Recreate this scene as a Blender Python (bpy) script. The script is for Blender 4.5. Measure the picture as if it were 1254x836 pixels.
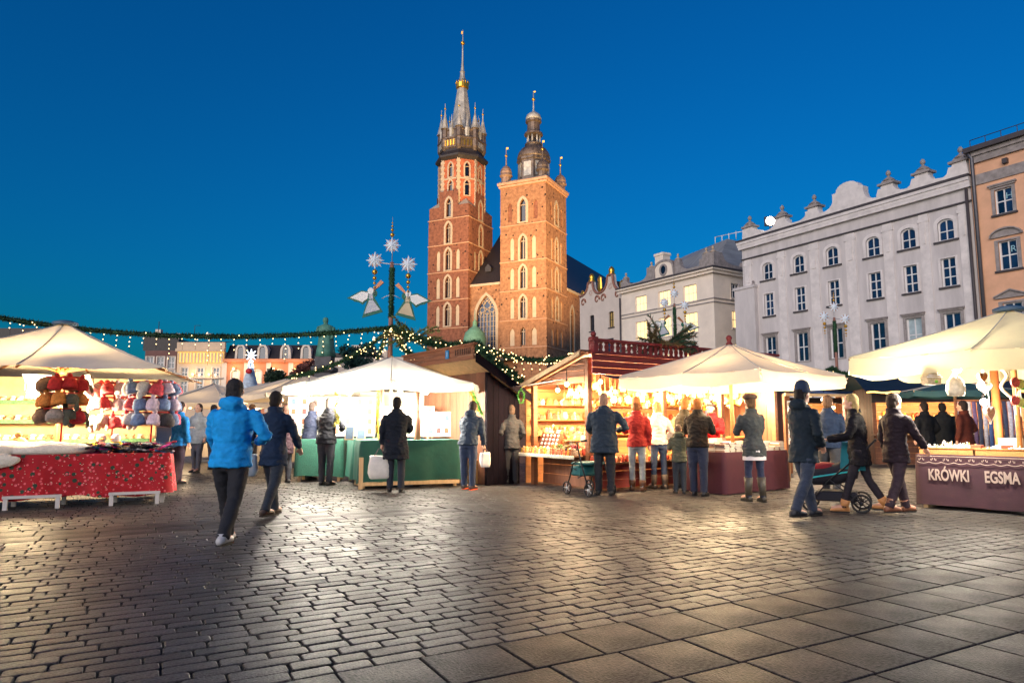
import bpy, math, random
from mathutils import Vector, Matrix, Euler, noise
random.seed(7)
R = math.radians
PI = math.pi
sc = bpy.context.scene
COL = sc.collection
for _o in list(bpy.data.objects):
    bpy.data.objects.remove(_o)

# ------------------------------------------------------------------ camera
EYE = 1.3
FPX = 836.0                               # focal length in pixels of the 1254 px wide photograph (24 mm)
PITCH = math.atan(97 / FPX)               # horizon stands 97 px under the centre
cam = bpy.data.cameras.new('camera'); cam.lens = 24; cam.sensor_width = 36
cam.clip_start = .05; cam.clip_end = 6000
camo = bpy.data.objects.new('camera', cam); COL.objects.link(camo)
camo.location = (0, 0, EYE); camo.rotation_euler = (PI / 2 + PITCH, 0, 0)
sc.camera = camo

# ------------------------------------------------------------------ sky, twilight, exposure
SUN_EL, SUN_ROT = R(9), R(212)
w = bpy.data.worlds.new('World'); sc.world = w; w.use_nodes = True
nt = w.node_tree; nt.nodes.clear()
sky = nt.nodes.new('ShaderNodeTexSky'); sky.sky_type = 'NISHITA'; sky.sun_disc = False
sky.sun_elevation = SUN_EL; sky.sun_rotation = SUN_ROT
sky.altitude = 200; sky.air_density = 1.6; sky.dust_density = .3; sky.ozone_density = 6
tint = nt.nodes.new('ShaderNodeMix'); tint.data_type = 'RGBA'; tint.blend_type = 'MULTIPLY'
tint.inputs[0].default_value = 1; tint.inputs[7].default_value = (.014, .585, 1, 1)
bg = nt.nodes.new('ShaderNodeBackground'); bg.inputs[1].default_value = .142
wo = nt.nodes.new('ShaderNodeOutputWorld')
nt.links.new(sky.outputs[0], tint.inputs[6]); nt.links.new(tint.outputs[2], bg.inputs[0]); nt.links.new(bg.outputs[0], wo.inputs[0])
sun = bpy.data.lights.new('twilight_glow', 'SUN'); sun.energy = 3.7; sun.angle = R(60); sun.color = (1, .83, .73)
suno = bpy.data.objects.new('twilight_glow', sun); COL.objects.link(suno)
suno.rotation_euler = (PI / 2 - SUN_EL, 0, R(-32)); suno.location = (0, -20, 30)
sc.view_settings.view_transform = 'Standard'; sc.view_settings.look = 'None'
sc.view_settings.exposure = 0; sc.view_settings.gamma = 1; sc.view_settings.use_curve_mapping = False
sc.render.engine = 'CYCLES'
cy = sc.cycles
cy.use_denoising = True; cy.max_bounces = 6; cy.diffuse_bounces = 3; cy.glossy_bounces = 3
cy.transmission_bounces = 4; cy.transparent_max_bounces = 6; cy.sample_clamp_indirect = 4; cy.caustics_reflective = False; cy.caustics_refractive = False

# ------------------------------------------------------------------ photo pixels to places
def ray(px, py):
    v = (418 - py) / FPX; y = math.cos(PITCH) - v * math.sin(PITCH)
    return (px - 627) / FPX / y, (v * math.cos(PITCH) + math.sin(PITCH)) / y
def at(px, py, Y):
    a, b = ray(px, py); return Vector((a * Y, Y, EYE + b * Y))
def gnd(px, py, z=0.0):
    a, b = ray(px, py); Y = (z - EYE) / b; return Vector((a * Y, Y, z))

class Frame:
    """a place on the ground with a heading: local x along, y back, z up"""
    def __init__(s, x, y, deg, z=0):
        s.o = Vector((x, y, z)); s.a = R(deg); s.c, s.s = math.cos(s.a), math.sin(s.a)
    def w(s, x, y, z=0): return Vector((s.o.x + s.c * x - s.s * y, s.o.y + s.s * x + s.c * y, s.o.z + z))
    def loc(s, p):
        dx, dy = p[0] - s.o.x, p[1] - s.o.y
        return Vector((s.c * dx + s.s * dy, -s.s * dx + s.c * dy, 0))

# ------------------------------------------------------------------ materials
def L(c): return tuple(((v / 255) / 12.92 if v / 255 <= .04045 else ((v / 255 + .055) / 1.055) ** 2.4) for v in c)
MATS = {}
def M(name, rgb=(128, 128, 128), rough=.65, var=.18, scale=5.0, bump=0.0, bscale=40.0, metal=0.0, emit=0.0,
      trans=0.0, orand=0.0, spec=.5, ecol=None, rgb2=None, det=4, stretch=None, coat=0, sheen=0, glass=0, rvar=0.0):
    if name in MATS: return MATS[name]
    m = bpy.data.materials.new(name); m.use_nodes = True
    n = m.node_tree; N = n.nodes; K = n.links; b = N['Principled BSDF']
    col = L(rgb); b.inputs['Base Color'].default_value = (*col, 1)
    b.inputs['Roughness'].default_value = rough; b.inputs['Metallic'].default_value = metal
    b.inputs['Specular IOR Level'].default_value = spec
    if coat: b.inputs['Coat Weight'].default_value = coat
    if sheen: b.inputs['Sheen Weight'].default_value = sheen
    if glass: b.inputs['Transmission Weight'].default_value = glass
    tc = N.new('ShaderNodeTexCoord'); vec = tc.outputs['Object']
    if stretch:
        mp = N.new('ShaderNodeMapping'); mp.inputs['Scale'].default_value = stretch; K.new(vec, mp.inputs[0]); vec = mp.outputs[0]
    if var or rgb2:
        t = N.new('ShaderNodeTexNoise'); t.inputs['Scale'].default_value = scale; t.inputs['Detail'].default_value = det; t.inputs['Roughness'].default_value = .65
        K.new(vec, t.inputs['Vector'])
        r = N.new('ShaderNodeValToRGB'); r.color_ramp.elements[0].position = .3; r.color_ramp.elements[1].position = .7
        c2 = L(rgb2) if rgb2 else None
        r.color_ramp.elements[0].color = (*[max(0, v * (1 - var)) for v in col], 1)
        r.color_ramp.elements[1].color = (*(c2 if c2 else [min(1, v * (1 + var)) for v in col]), 1)
        K.new(t.outputs[0], r.inputs[0]); out = r.outputs[0]
        if orand:
            oi = N.new('ShaderNodeObjectInfo'); mr = N.new('ShaderNodeMapRange')
            mr.inputs[3].default_value = 1 - orand; mr.inputs[4].default_value = 1 + orand
            K.new(oi.outputs['Random'], mr.inputs[0])
            mx = N.new('ShaderNodeMix'); mx.data_type = 'RGBA'; mx.blend_type = 'MULTIPLY'; mx.inputs[0].default_value = 1
            K.new(out, mx.inputs[6]); K.new(mr.outputs[0], mx.inputs[7]); out = mx.outputs[2]
        K.new(out, b.inputs['Base Color'])
        if rvar:
            tr_ = N.new('ShaderNodeTexNoise'); tr_.inputs['Scale'].default_value = 2.3; tr_.inputs['Detail'].default_value = 6; K.new(tc.outputs['Object'], tr_.inputs['Vector'])
            rr_ = N.new('ShaderNodeMapRange'); rr_.inputs[1].default_value = .3; rr_.inputs[2].default_value = .7; rr_.inputs[3].default_value = rough - rvar; rr_.inputs[4].default_value = rough + rvar; K.new(tr_.outputs[0], rr_.inputs[0]); K.new(rr_.outputs[0], b.inputs['Roughness'])
    else: out = None
    if bump:
        t2 = N.new('ShaderNodeTexNoise'); t2.inputs['Scale'].default_value = bscale; t2.inputs['Detail'].default_value = 3
        K.new(vec, t2.inputs['Vector'])
        bp = N.new('ShaderNodeBump'); bp.inputs['Strength'].default_value = bump; bp.inputs['Distance'].default_value = .02
        K.new(t2.outputs[0], bp.inputs['Height']); K.new(bp.outputs[0], b.inputs['Normal'])
    if emit:
        b.inputs['Emission Color'].default_value = (*L(ecol or rgb), 1); b.inputs['Emission Strength'].default_value = emit
    if trans:
        tr = N.new('ShaderNodeBsdfTranslucent'); tr.inputs[0].default_value = (*col, 1)
        if out: K.new(out, tr.inputs[0])
        ms = N.new('ShaderNodeMixShader'); ms.inputs[0].default_value = trans
        K.new(b.outputs[0], ms.inputs[1]); K.new(tr.outputs[0], ms.inputs[2])
        K.new(ms.outputs[0], N['Material Output'].inputs[0])
    MATS[name] = m; return m

# ------------------------------------------------------------------ mesh collecting
class MB:
    def __init__(s): s.v = []; s.f = []; s.mi = []; s.sm = []; s.X = None
    def add(s, vs, fs, mi=0, smooth=False):
        k = len(s.v)
        if s.X is not None: vs = [tuple(s.X @ Vector(q)) for q in vs]
        s.v.extend(tuple(q) for q in vs)
        for f in fs: s.f.append(tuple(i + k for i in f)); s.mi.append(mi); s.sm.append(smooth)
        return s
    def box(s, x0, x1, y0, y1, z0, z1, mi=0):
        return s.add([(x0, y0, z0), (x1, y0, z0), (x1, y1, z0), (x0, y1, z0), (x0, y0, z1), (x1, y0, z1), (x1, y1, z1), (x0, y1, z1)],
                     [(0, 3, 2, 1), (4, 5, 6, 7), (0, 1, 5, 4), (1, 2, 6, 5), (2, 3, 7, 6), (3, 0, 4, 7)], mi)
    def cbox(s, x0, x1, y0, y1, z0, z1, b=.01, mi=0):
        """box with chamfered edges"""
        P = []
        for z, i in ((z0, b), (z0 + b, 0), (z1 - b, 0), (z1, b)):
            P += [(x0 + i, y0 + i, z), (x1 - i, y0 + i, z), (x1 - i, y1 - i, z), (x0 + i, y1 - i, z)]
        F = [(3, 2, 1, 0), (12, 13, 14, 15)]
        for r in range(3):
            for k in range(4): F.append((r * 4 + k, r * 4 + (k + 1) % 4, r * 4 + 4 + (k + 1) % 4, r * 4 + 4 + k))
        return s.add(P, F, mi)
    def rings(s, rings, mi=0, smooth=True, caps=True):
        n = len(rings[0]); P = [q for r in rings for q in r]; F = []
        for i in range(len(rings) - 1):
            for k in range(n):
                a = i * n + k; b = i * n + (k + 1) % n
                F.append((a, b, b + n, a + n))
        if caps:
            F.append(tuple(reversed(range(n)))); F.append(tuple((len(rings) - 1) * n + k for k in range(n)))
        return s.add(P, F, mi, smooth)
    def tube(s, pts, rad, n=8, mi=0, smooth=True, caps=True, flat=None):
        pts = [Vector(p) for p in pts]
        if not hasattr(rad, '__len__'): rad = [rad] * len(pts)
        rs = []; up = Vector((0, 0, 1)); prev = None
        for i, p in enumerate(pts):
            d = (pts[min(i + 1, len(pts) - 1)] - pts[max(i - 1, 0)]).normalized()
            if prev is None:
                a = Vector((1, 0, 0)) if abs(d.z) > .9 else d.cross(up).normalized()
                a = (a - d * a.dot(d)).normalized()
            else:
                a = prev - d * prev.dot(d); a = a.normalized() if a.length > 1e-6 else prev
            prev = a; b = d.cross(a)
            r = rad[i]; r2 = r * (flat or 1)
            rs.append([tuple(p + a * (r * math.cos(2 * PI * k / n)) + b * (r2 * math.sin(2 * PI * k / n))) for k in range(n)])
        return s.rings(rs, mi, smooth, caps)
    def lathe(s, prof, n=16, c=(0, 0, 0), mi=0, smooth=True, a0=0.0, caps=True, sx=1, sy=1):
        rs = [[(c[0] + sx * r * math.cos(a0 + 2 * PI * k / n), c[1] + sy * r * math.sin(a0 + 2 * PI * k / n), c[2] + z) for k in range(n)] for r, z in prof]
        return s.rings(rs, mi, smooth, caps)
    def ball(s, c, r, n=10, m=7, mi=0):
        if not hasattr(r, '__len__'): r = (r, r, r)
        rs = []
        for j in range(m + 1):
            t = -PI / 2 + PI * j / m; q = max(.02, math.cos(t))
            rs.append([(c[0] + r[0] * q * math.cos(2 * PI * k / n), c[1] + r[1] * q * math.sin(2 * PI * k / n), c[2] + r[2] * math.sin(t)) for k in range(n)])
        return s.rings(rs, mi, True, True)
    def prism(s, poly, y0, y1, mi=0, smooth=False):
        """poly in (x,z), extruded from y0 to y1"""
        n = len(poly)
        P = [(x, y0, z) for x, z in poly] + [(x, y1, z) for x, z in poly]
        F = [tuple(range(n)), tuple(reversed(range(n, 2 * n)))]
        F += [((k + 1) % n, k, n + k, n + (k + 1) % n) for k in range(n)]
        return s.add(P, F, mi, smooth)
    def mesh(s, name, mats):
        me = bpy.data.meshes.new(name); me.from_pydata(s.v, [], s.f)
        for m in (mats if isinstance(mats, (list, tuple)) else [mats]): me.materials.append(m)
        if any(s.mi): me.polygons.foreach_set('material_index', s.mi)
        if any(s.sm): me.polygons.foreach_set('use_smooth', s.sm)
        me.update(); return me
    def build(s, name, mats, parent=None, loc=None, rz=None):
        return obj(name, s.mesh(name, mats), parent, loc, rz)

def obj(name, data, parent=None, loc=None, rz=None):
    o = bpy.data.objects.new(name, data); COL.objects.link(o)
    if parent is not None: o.parent = parent
    if loc is not None: o.location = loc
    if rz is not None: o.rotation_euler = (0, 0, rz)
    return o
def tag(o, label, cat, group=None):
    o['label'] = label; o['category'] = cat
    if group: o['group'] = group
    return o
def thing(name, label, cat, loc=(0, 0, 0), rz=0, group=None):
    o = obj(name, None, None, loc, rz); o.empty_display_size = .2
    return tag(o, label, cat, group)
def struct(o): o['kind'] = 'structure'; return o
def stuff(o): o['kind'] = 'stuff'; return o
def copy_tree(o, parent=None):
    c = o.copy(); COL.objects.link(c); c.parent = parent
    for ch in list(o.children): copy_tree(ch, c)
    return c
def lamp(name, kind, power, color, loc, parent=None, size=.1, rot=None, spot=None, blend=.6):
    l = bpy.data.lights.new(name, kind); l.energy = power; l.color = color
    if kind in ('POINT', 'SPOT'): l.shadow_soft_size = size
    if kind == 'AREA': l.size = size
    if spot: l.spot_size = spot; l.spot_blend = blend
    o = obj(name, l, parent, loc)
    if rot is not None: o.rotation_euler = rot
    return o
def aim(frm, to): return (Vector(to) - Vector(frm)).to_track_quat('-Z', 'Y').to_euler()
def rnd(a, b): return random.uniform(a, b)

# ------------------------------------------------------------------ walls with openings, windows
def outline(h, seg=6):
    x0, x1, z0, z1 = h['x0'], h['x1'], h['z0'], h['z1']; r = h.get('rise', 0); xm = (x0 + x1) / 2; a = (x1 - x0) / 2
    P = [(x0, z0), (x1, z0)]
    if not h.get('arch'): return P + [(x1, z1), (x0, z1)]
    for i in range(seg + 1):
        if h['arch'] == 'pointed': t = i / seg; q = (a * (1 - t ** 1.75), r * t)
        else: t = PI / 2 * i / seg; q = (a * math.cos(t), r * math.sin(t))
        P.append((xm + q[0], z1 - r + q[1]))
    n = len(P) - 2
    for i in range(n - 2, -1, -1): P.append((2 * xm - P[2 + i][0], P[2 + i][1]))
    return P
def wall_panel(mb, x0, x1, z0, z1, holes, depth=.25, mi=0, mir=None, y=0.0):
    mir = mi if mir is None else mir
    xs = sorted({x0, x1, *[h['x0'] for h in holes], *[h['x1'] for h in holes]})
    zs = sorted({z0, z1, *[h['z0'] for h in holes], *[h['z1'] for h in holes]})
    for i in range(len(xs) - 1):
        for j in range(len(zs) - 1):
            cx, cz = (xs[i] + xs[i + 1]) / 2, (zs[j] + zs[j + 1]) / 2
            if any(h['x0'] < cx < h['x1'] and h['z0'] < cz < h['z1'] for h in holes): continue
            mb.add([(xs[i], y, zs[j]), (xs[i + 1], y, zs[j]), (xs[i + 1], y, zs[j + 1]), (xs[i], y, zs[j + 1])], [(0, 1, 2, 3)], mi)
    for h in holes:
        P = outline(h); n = len(P)
        V = [(a, y, b) for a, b in P] + [(a, y + depth, b) for a, b in P]
        mb.add(V, [((k + 1) % n, k, n + k, n + (k + 1) % n) for k in range(n)], mir)
        if h.get('arch'):
            half = (n - 2 + 1) // 2
            rt = P[2:2 + half]; lf = P[2 + half - 1:]
            mb.add([(a, y, b) for a, b in [(h['x1'], h['z1'])] + rt], [(0, k + 1, k + 2) for k in range(len(rt) - 1)], mi)
            mb.add([(a, y, b) for a, b in [(h['x0'], h['z1'])] + lf], [(0, k + 1, k + 2) for k in range(len(lf) - 1)], mi)
def band(mb, P, off, y0, y1, mi=0, closed=True):
    """a flat frame that follows outline P, off metres wide outwards"""
    n = len(P); cx = sum(p[0] for p in P) / n; cz = (min(p[1] for p in P) + max(p[1] for p in P)) / 2
    Q = []
    for i, p in enumerate(P):
        a, b = P[i - 1], P[(i + 1) % n]
        d = Vector((b[0] - a[0], b[1] - a[1])); d.normalize() if d.length else None
        nrm = Vector((d.y, -d.x))
        Q.append((p[0] + nrm.x * off * 1.15, p[1] + nrm.y * off * 1.15))
    V = [(x, y0, z) for x, z in P] + [(x, y0, z) for x, z in Q] + [(x, y1, z) for x, z in P] + [(x, y1, z) for x, z in Q]
    F = []
    for k in range(n):
        j = (k + 1) % n
        F += [(k, j, n + j, n + k), (n + k, n + j, 3 * n + j, 3 * n + k), (j, k, 2 * n + k, 2 * n + j), (2*n+k, 3*n+k, 3*n+j, 2*n+j)]
    mb.add(V, F, mi)
WC = {}
def window(parent, h, y, frame, pane, nx=2, nz=3, bar=.05, surround=None, sw=.16, sp=.05, sill=None, hood=None, hoodm=None, name='window', split=False, depth=.22):
    """a window in a wall opening: frame with glazing bars > pane(s), surround, sill, hood"""
    wd, ht = h['x1'] - h['x0'], h['z1'] - h['z0']
    l = dict(x0=-wd / 2, x1=wd / 2, z0=0, z1=ht, arch=h.get('arch'), rise=h.get('rise', 0))
    key = (name, round(wd, 2), round(ht, 2), l['arch'], frame.name, nx, nz, surround and surround.name, hood, sw)
    loc = ((h['x0'] + h['x1']) / 2, y, h['z0'])
    if key not in WC:
        P = outline(l); c = {}
        mb = MB(); band(mb, P, -bar * 1.3, depth - .09, depth + .02)
        r = l['rise'] if l['arch'] else 0
        for i in range(1, nx):
            x = -wd / 2 + wd * i / nx
            zt = ht - .02 if not r else ht - r + (r * math.sqrt(max(0, 1 - (2 * x / wd) ** 2)) if l['arch'] != 'pointed' else r * (1 - abs(2 * x / wd)) ** .57)
            mb.box(x - bar / 2, x + bar / 2, depth - .08, depth + .01, .02, zt)
        for j in range(1, nz):
            z = (ht - r * .6) * j / nz; mb.box(-wd / 2 + .02, wd / 2 - .02, depth - .07, depth + .012, z - bar / 2, z + bar / 2)
        c['f'] = mb.mesh(name, frame)
        if split:
            c['ps'] = []
            for i in range(nx):
                for j in range(nz):
                    q = MB(); q.box(-wd / 2 + wd * i / nx + .01, -wd / 2 + wd * (i + 1) / nx - .01, depth - .03, depth - .022, ht * j / nz + .01, ht * (j + 1) / nz - .01); c['ps'].append(q.mesh('pane', pane))
        q = MB(); q.add([(a, depth - .02, b) for a, b in P], [tuple(range(len(P)))]); c['p'] = q
        if surround:
            mb = MB(); band(mb, P, sw, -sp, .02); c['s'] = mb.mesh('window_surround', surround)
        if sill:
            mb = MB(); mb.box(-wd / 2 - sw * 1.3, wd / 2 + sw * 1.3, -sp - .1, .05, -.16, -.03); c['sill'] = mb.mesh('window_sill', sill)
        if hood:
            mb = MB(); a = wd / 2 + sw * 1.7; z = ht + sw * 1.4
            if hood == 'flat': mb.box(-a, a, -.22, .0, z, z + .1); mb.box(-a + .08, a - .08, -.14, .0, z - .12, z)
            if hood == 'tri':
                mb.prism([(-a, z), (a, z), (a, z + .09), (0, z + .5), (-a, z + .09)], -.16, 0); mb.prism([(-a - .05, z + .07), (0, z + .5), (a + .05, z + .07), (a + .05, z + .16), (0, z + .6), (-a - .05, z + .16)], -.28, 0)
            if hood == 'seg':
                A = [(a * math.cos(t), z + .52 * math.sin(t)) for t in [PI * k / 10 for k in range(11)]]
                mb.prism(A, -.14, 0); B = [((a + .07) * math.cos(t), z + .62 * math.sin(t)) for t in [PI * k / 10 for k in range(11)]]
                mb.prism(B + A[::-1], -.28, 0)
            mb2 = mb; c['h'] = mb2.mesh('window_hood', hoodm or surround)
        WC[key] = c
    c = WC[key]
    o = obj(name, c['f'], parent, loc)
    if split:
        for m in c['ps']: obj('pane', m, o)
    else:
        pk = 'pm_' + pane.name
        if pk not in c: c[pk] = c['p'].mesh('pane', pane)
        obj('pane', c[pk], o)
    for k, nme in (('s', 'window_surround'), ('sill', 'window_sill'), ('h', 'window_hood')):
        if k in c: obj(nme, c[k], o)
    return o

# ================================================================== THE GROUND
A0 = 29.0                                             # heading of the paving rows
GF = Frame(0, 0, A0)
granite = M('granite_sett', (52, 52, 55), .44, .55, 38, .3, 75, spec=.1, rvar=.12, orand=.3, rgb2=(90, 87, 85), det=6)
slabm = M('granite_slab', (44, 45, 49), .42, .5, 42, .28, 80, spec=.035, rvar=.14, orand=.28, rgb2=(76, 74, 74), det=6)
groutm = M('joint_sand', (20, 18, 18), .9, .3, 20, .5, 90)

def ground_mat():
    m = bpy.data.materials.new('distant_paving'); m.use_nodes = True; n = m.node_tree; N = n.nodes; K = n.links; b = N['Principled BSDF']
    tc = N.new('ShaderNodeTexCoord'); mp = N.new('ShaderNodeMapping'); mp.inputs['Rotation'].default_value = (0, 0, R(-A0)); K.new(tc.outputs['Object'], mp.inputs[0])
    br = N.new('ShaderNodeTexBrick'); br.inputs['Scale'].default_value = 1; br.inputs['Brick Width'].default_value = .3; br.inputs['Row Height'].default_value = .155
    br.inputs['Mortar Size'].default_value = .014; br.inputs['Color1'].default_value = (*L((74, 72, 72)), 1); br.inputs['Color2'].default_value = (*L((98, 94, 92)), 1); br.inputs['Mortar'].default_value = (*L((38, 34, 32)), 1)
    K.new(mp.outputs[0], br.inputs['Vector']); K.new(br.outputs[0], b.inputs['Base Color']); b.inputs['Roughness'].default_value = .4; b.inputs['Specular IOR Level'].default_value = .06
    bp = N.new('ShaderNodeBump'); bp.inputs['Strength'].default_value = .6; bp.inputs['Distance'].default_value = .01; bp.invert = True
    K.new(br.outputs['Fac'], bp.inputs['Height']); K.new(bp.outputs[0], b.inputs['Normal']); return m
U0, U1, V0, V1 = -9.0, 19.0, .6, 19.0
def gq(u0, u1, v0, v1, z): return [tuple(GF.w(a, b, z)) for a, b in ((u0, v0), (u1, v0), (u1, v1), (u0, v1))]
B = 900
mb = MB()
for q in ((-B, U0, -B, B), (U1, B, -B, B), (U0, U1, -B, V0), (U0, U1, V1, B)): mb.add(gq(*q, -.004), [(0, 1, 2, 3)])
ground = struct(mb.build('ground', ground_mat()))
mb = MB(); mb.add(gq(U0, U1, V0, V1, -.02), [(0, 1, 2, 3)])
bed = struct(mb.build('paving_bed', groutm))

def stone_mesh(mb, w, h, b=.016, top=0.0, c=.028):
    """a paving stone w by h with clipped corners and worn edges, centred on the origin"""
    def ring(i, z):
        a, d = w / 2 - i, h / 2 - i; k = c
        return [(-a + k, -d, z), (a - k, -d, z), (a, -d + k, z), (a, d - k, z), (a - k, d, z), (-a + k, d, z), (-a, d - k, z), (-a, -d + k, z)]
    return mb.rings([ring(0, top - .05), ring(0, top - b * .7), ring(b, top)], smooth=False, caps=False).add(ring(b, top), [tuple(range(8))])
VS = 3.71
def seam(v): return 6.46 - .34 * (v - 2.9)
stones = []                                            # (u, v, w, h, kind)
def fill_row(v, h, ua, ub, kind, lo, hi, gap):
    u = ua + (rnd(0, .3) if kind == 'sett' else rnd(0, .3))
    prev = ua
    while prev < ub - .05:
        u = min(ub, prev + rnd(lo, hi))
        if ub - u < lo * .6: u = ub
        stones.append(((prev + u) / 2, v + h / 2, u - prev - gap * rnd(.8, 1.35), h - gap * .85, kind)); prev = u
v = V0
while v < V1:
    slab = (VS - 1.83 <= v < VS - .02); slab2 = 9.2 <= v < 9.98
    if slab:
        h = 1.83 / 4; fill_row(v, h, U0, seam(v), 'slab', .46, .5, .014); fill_row(v, h, seam(v) + .03, U1, 'sett', .19, .28, .012)
    elif slab2:
        h = .4; fill_row(v, h, U0, seam(v), 'slab', .5, .62, .014); fill_row(v, h, seam(v) + .03, U1, 'sett', .19, .28, .012)
    else:
        nxt = VS - 1.83 if v < VS - 1.83 else 9.2 if v < 9.2 else V1
        h = .126 * rnd(.94, 1.06)
        if nxt - (v + h) < .09: h = nxt - v
        m = seam(v)
        fill_row(v, h, U0, m, 'sett', .2, .32, .013); fill_row(v, h, m + .03, U1, 'sett', .19, .28, .012)
    v += h
def sett_size(s):
    p = GF.w(s[0], s[1]); d = p.y
    if d < 2.4: return 0
    px, py = 627 + FPX * p.x / d, 515 + FPX * EYE / d
    if not (-10 < px < 1264) or py > 850: return 0
    return s[2] * s[3] / d ** 3
order = sorted(range(len(stones)), key=lambda i: -sett_size(stones[i]))
nsett = nslab = 0; rest = {'sett': MB(), 'slab': MB()}
for i in order:
    u, vv, sw_, sh_, kind = stones[i]; p = GF.w(u, vv); size = sett_size(stones[i])
    tilt = (rnd(-.012, .012), rnd(-.008, .008)) if kind == 'sett' else (rnd(-.003, .003), rnd(-.003, .003))
    top = rnd(-.004, .002) if kind == 'sett' else rnd(-.002, .001)
    bev, cor = (.005, .012) if kind == 'sett' else (.004, .006)
    if size > 0 and ((kind == 'sett' and nsett < 290) or (kind == 'slab' and nslab < 110)):
        mb = MB(); stone_mesh(mb, sw_, sh_, bev, 0, cor)
        o = mb.build('paving_sett' if kind == 'sett' else 'paving_slab', granite if kind == 'sett' else slabm, bed)
        o.location = (p.x, p.y, top); o.rotation_euler = (tilt[0], tilt[1], GF.a + rnd(-.012, .012) * (kind == 'sett'))
        if kind == 'sett': nsett += 1
        else: nslab += 1
    else:
        r_ = rest[kind]; r_.X = Matrix.Translation((p.x, p.y, top)) @ Euler((tilt[0], tilt[1], GF.a)).to_matrix().to_4x4()
        if p.y < -1 or abs(p.x) > 16: continue
        stone_mesh(r_, sw_, sh_, bev, 0, cor)
stuff(rest['sett'].build('paving_setts', M('granite_sett_field', (52, 52, 55), .44, .55, 38, .3, 75, spec=.1, rvar=.12, rgb2=(92, 89, 87), det=8), bed))
stuff(rest['slab'].build('paving_slabs', slabm, bed))

# ================================================================== THE CHURCH
brick = M('church_brick', (152, 104, 72), .85, .42, 1.6, .6, 5, rgb2=(186, 134, 96), det=10)
brick2 = M('church_brick_dark', (130, 78, 58), .85, .45, 1.6, .6, 5, rgb2=(160, 102, 76), det=10)
stone = M('pale_stone', (190, 168, 142), .75, .15, 1.5)
plaster = M('niche_plaster', (196, 176, 150), .8, .12, 1.2)
def spots(m, scale, thr, col):
    N = m.node_tree.nodes; K = m.node_tree.links; b = N['Principled BSDF']; src = b.inputs['Base Color'].links[0].from_socket
    tc = N.new('ShaderNodeTexCoord'); v = N.new('ShaderNodeTexVoronoi'); v.inputs['Scale'].default_value = scale; K.new(tc.outputs['Object'], v.inputs['Vector'])
    c = N.new('ShaderNodeMath'); c.operation = 'LESS_THAN'; c.inputs[1].default_value = thr; K.new(v.outputs['Distance'], c.inputs[0])
    mx = N.new('ShaderNodeMix'); mx.data_type = 'RGBA'; K.new(c.outputs[0], mx.inputs[0]); K.new(src, mx.inputs[6]); mx.inputs[7].default_value = (*L(col), 1); K.new(mx.outputs[2], b.inputs['Base Color'])
spots(brick, .75, .16, (52, 30, 22)); spots(brick2, .75, .16, (46, 26, 22))
slate = M('slate_roof', (50, 44, 44), .55, .3, 3, .3, 8, stretch=(1, 1, .3))
lead = M('lead_sheet', (176, 172, 164), .45, .35, .9, metal=.25, rgb2=(206, 200, 188))
copper_dark = M('dark_copper', (84, 74, 70), .45, .35, 1.5, metal=.35, rgb2=(130, 112, 98))
gold = M('gilding', (236, 178, 70), .3, .1, 3, metal=.85)
verdigris = M('verdigris', (110, 158, 130), .6, .25, 2)
darkglass = M('dark_glass', (16, 22, 34), .12, 0, spec=.7)
CA = 26.0
_C = at(666, 217, 134)
church = thing('church', 'twin-towered brick church with a tall spired tower and a shorter domed tower', 'church',
               (_C.x - 30 * math.cos(R(CA)), _C.y + 30 * math.sin(R(CA)), 0), R(-CA))
def face(origin, ang):
    return Matrix.Translation(origin) @ Matrix.Rotation(R(ang), 4, 'Z')
def put_face(o, F):
    l = Matrix.Translation(o.location); o.matrix_local = F @ l; return o
def lancet(F, cx, z0, z1, wd, mull=1, surround=True, depth=.55, name='window', ow=.5):
    """pointed church window: pale surround, mullions and dark glass in one mesh"""
    h = dict(x0=cx - wd / 2, x1=cx + wd / 2, z0=z0, z1=z1, arch='pointed', rise=min(wd * .9, (z1 - z0) * .4))
    P = outline(h); mb = MB(); mb.X = F
    if surround: band(mb, P, ow, -.07, .06, 0)
    mb.add([(a, depth - .05, b) for a, b in P], [tuple(range(len(P)))], 1)
    for k in range(mull):
        x = cx + (k + 1 - (mull + 1) / 2) * wd / (mull + 1); mb.box(x - .07, x + .07, depth - .25, depth - .04, z0, z1 - h['rise'] * .35, 2)
    mb.box(cx - wd / 2, cx + wd / 2, depth - .2, depth - .04, z1 - h['rise'] * 1.1, z1 - h['rise'] * 1.1 + .14, 2)
    if surround: mb.box(cx - wd / 2 - ow, cx + wd / 2 + ow, -.16, .1, z0 - .28, z0 - .02, 0)
    mb.build(name, [stone, darkglass, stone], church); return h
def niche(F, cx, z0, z1, wd, m=None):
    h = dict(x0=cx - wd / 2, x1=cx + wd / 2, z0=z0, z1=z1, arch='pointed', rise=wd * .8)
    P = outline(h); mb = MB(); mb.X = F
    mb.add([(a, .22, b) for a, b in P], [tuple(range(len(P)))]); mb.build('blind_niche', m or plaster, church); return h
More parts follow.
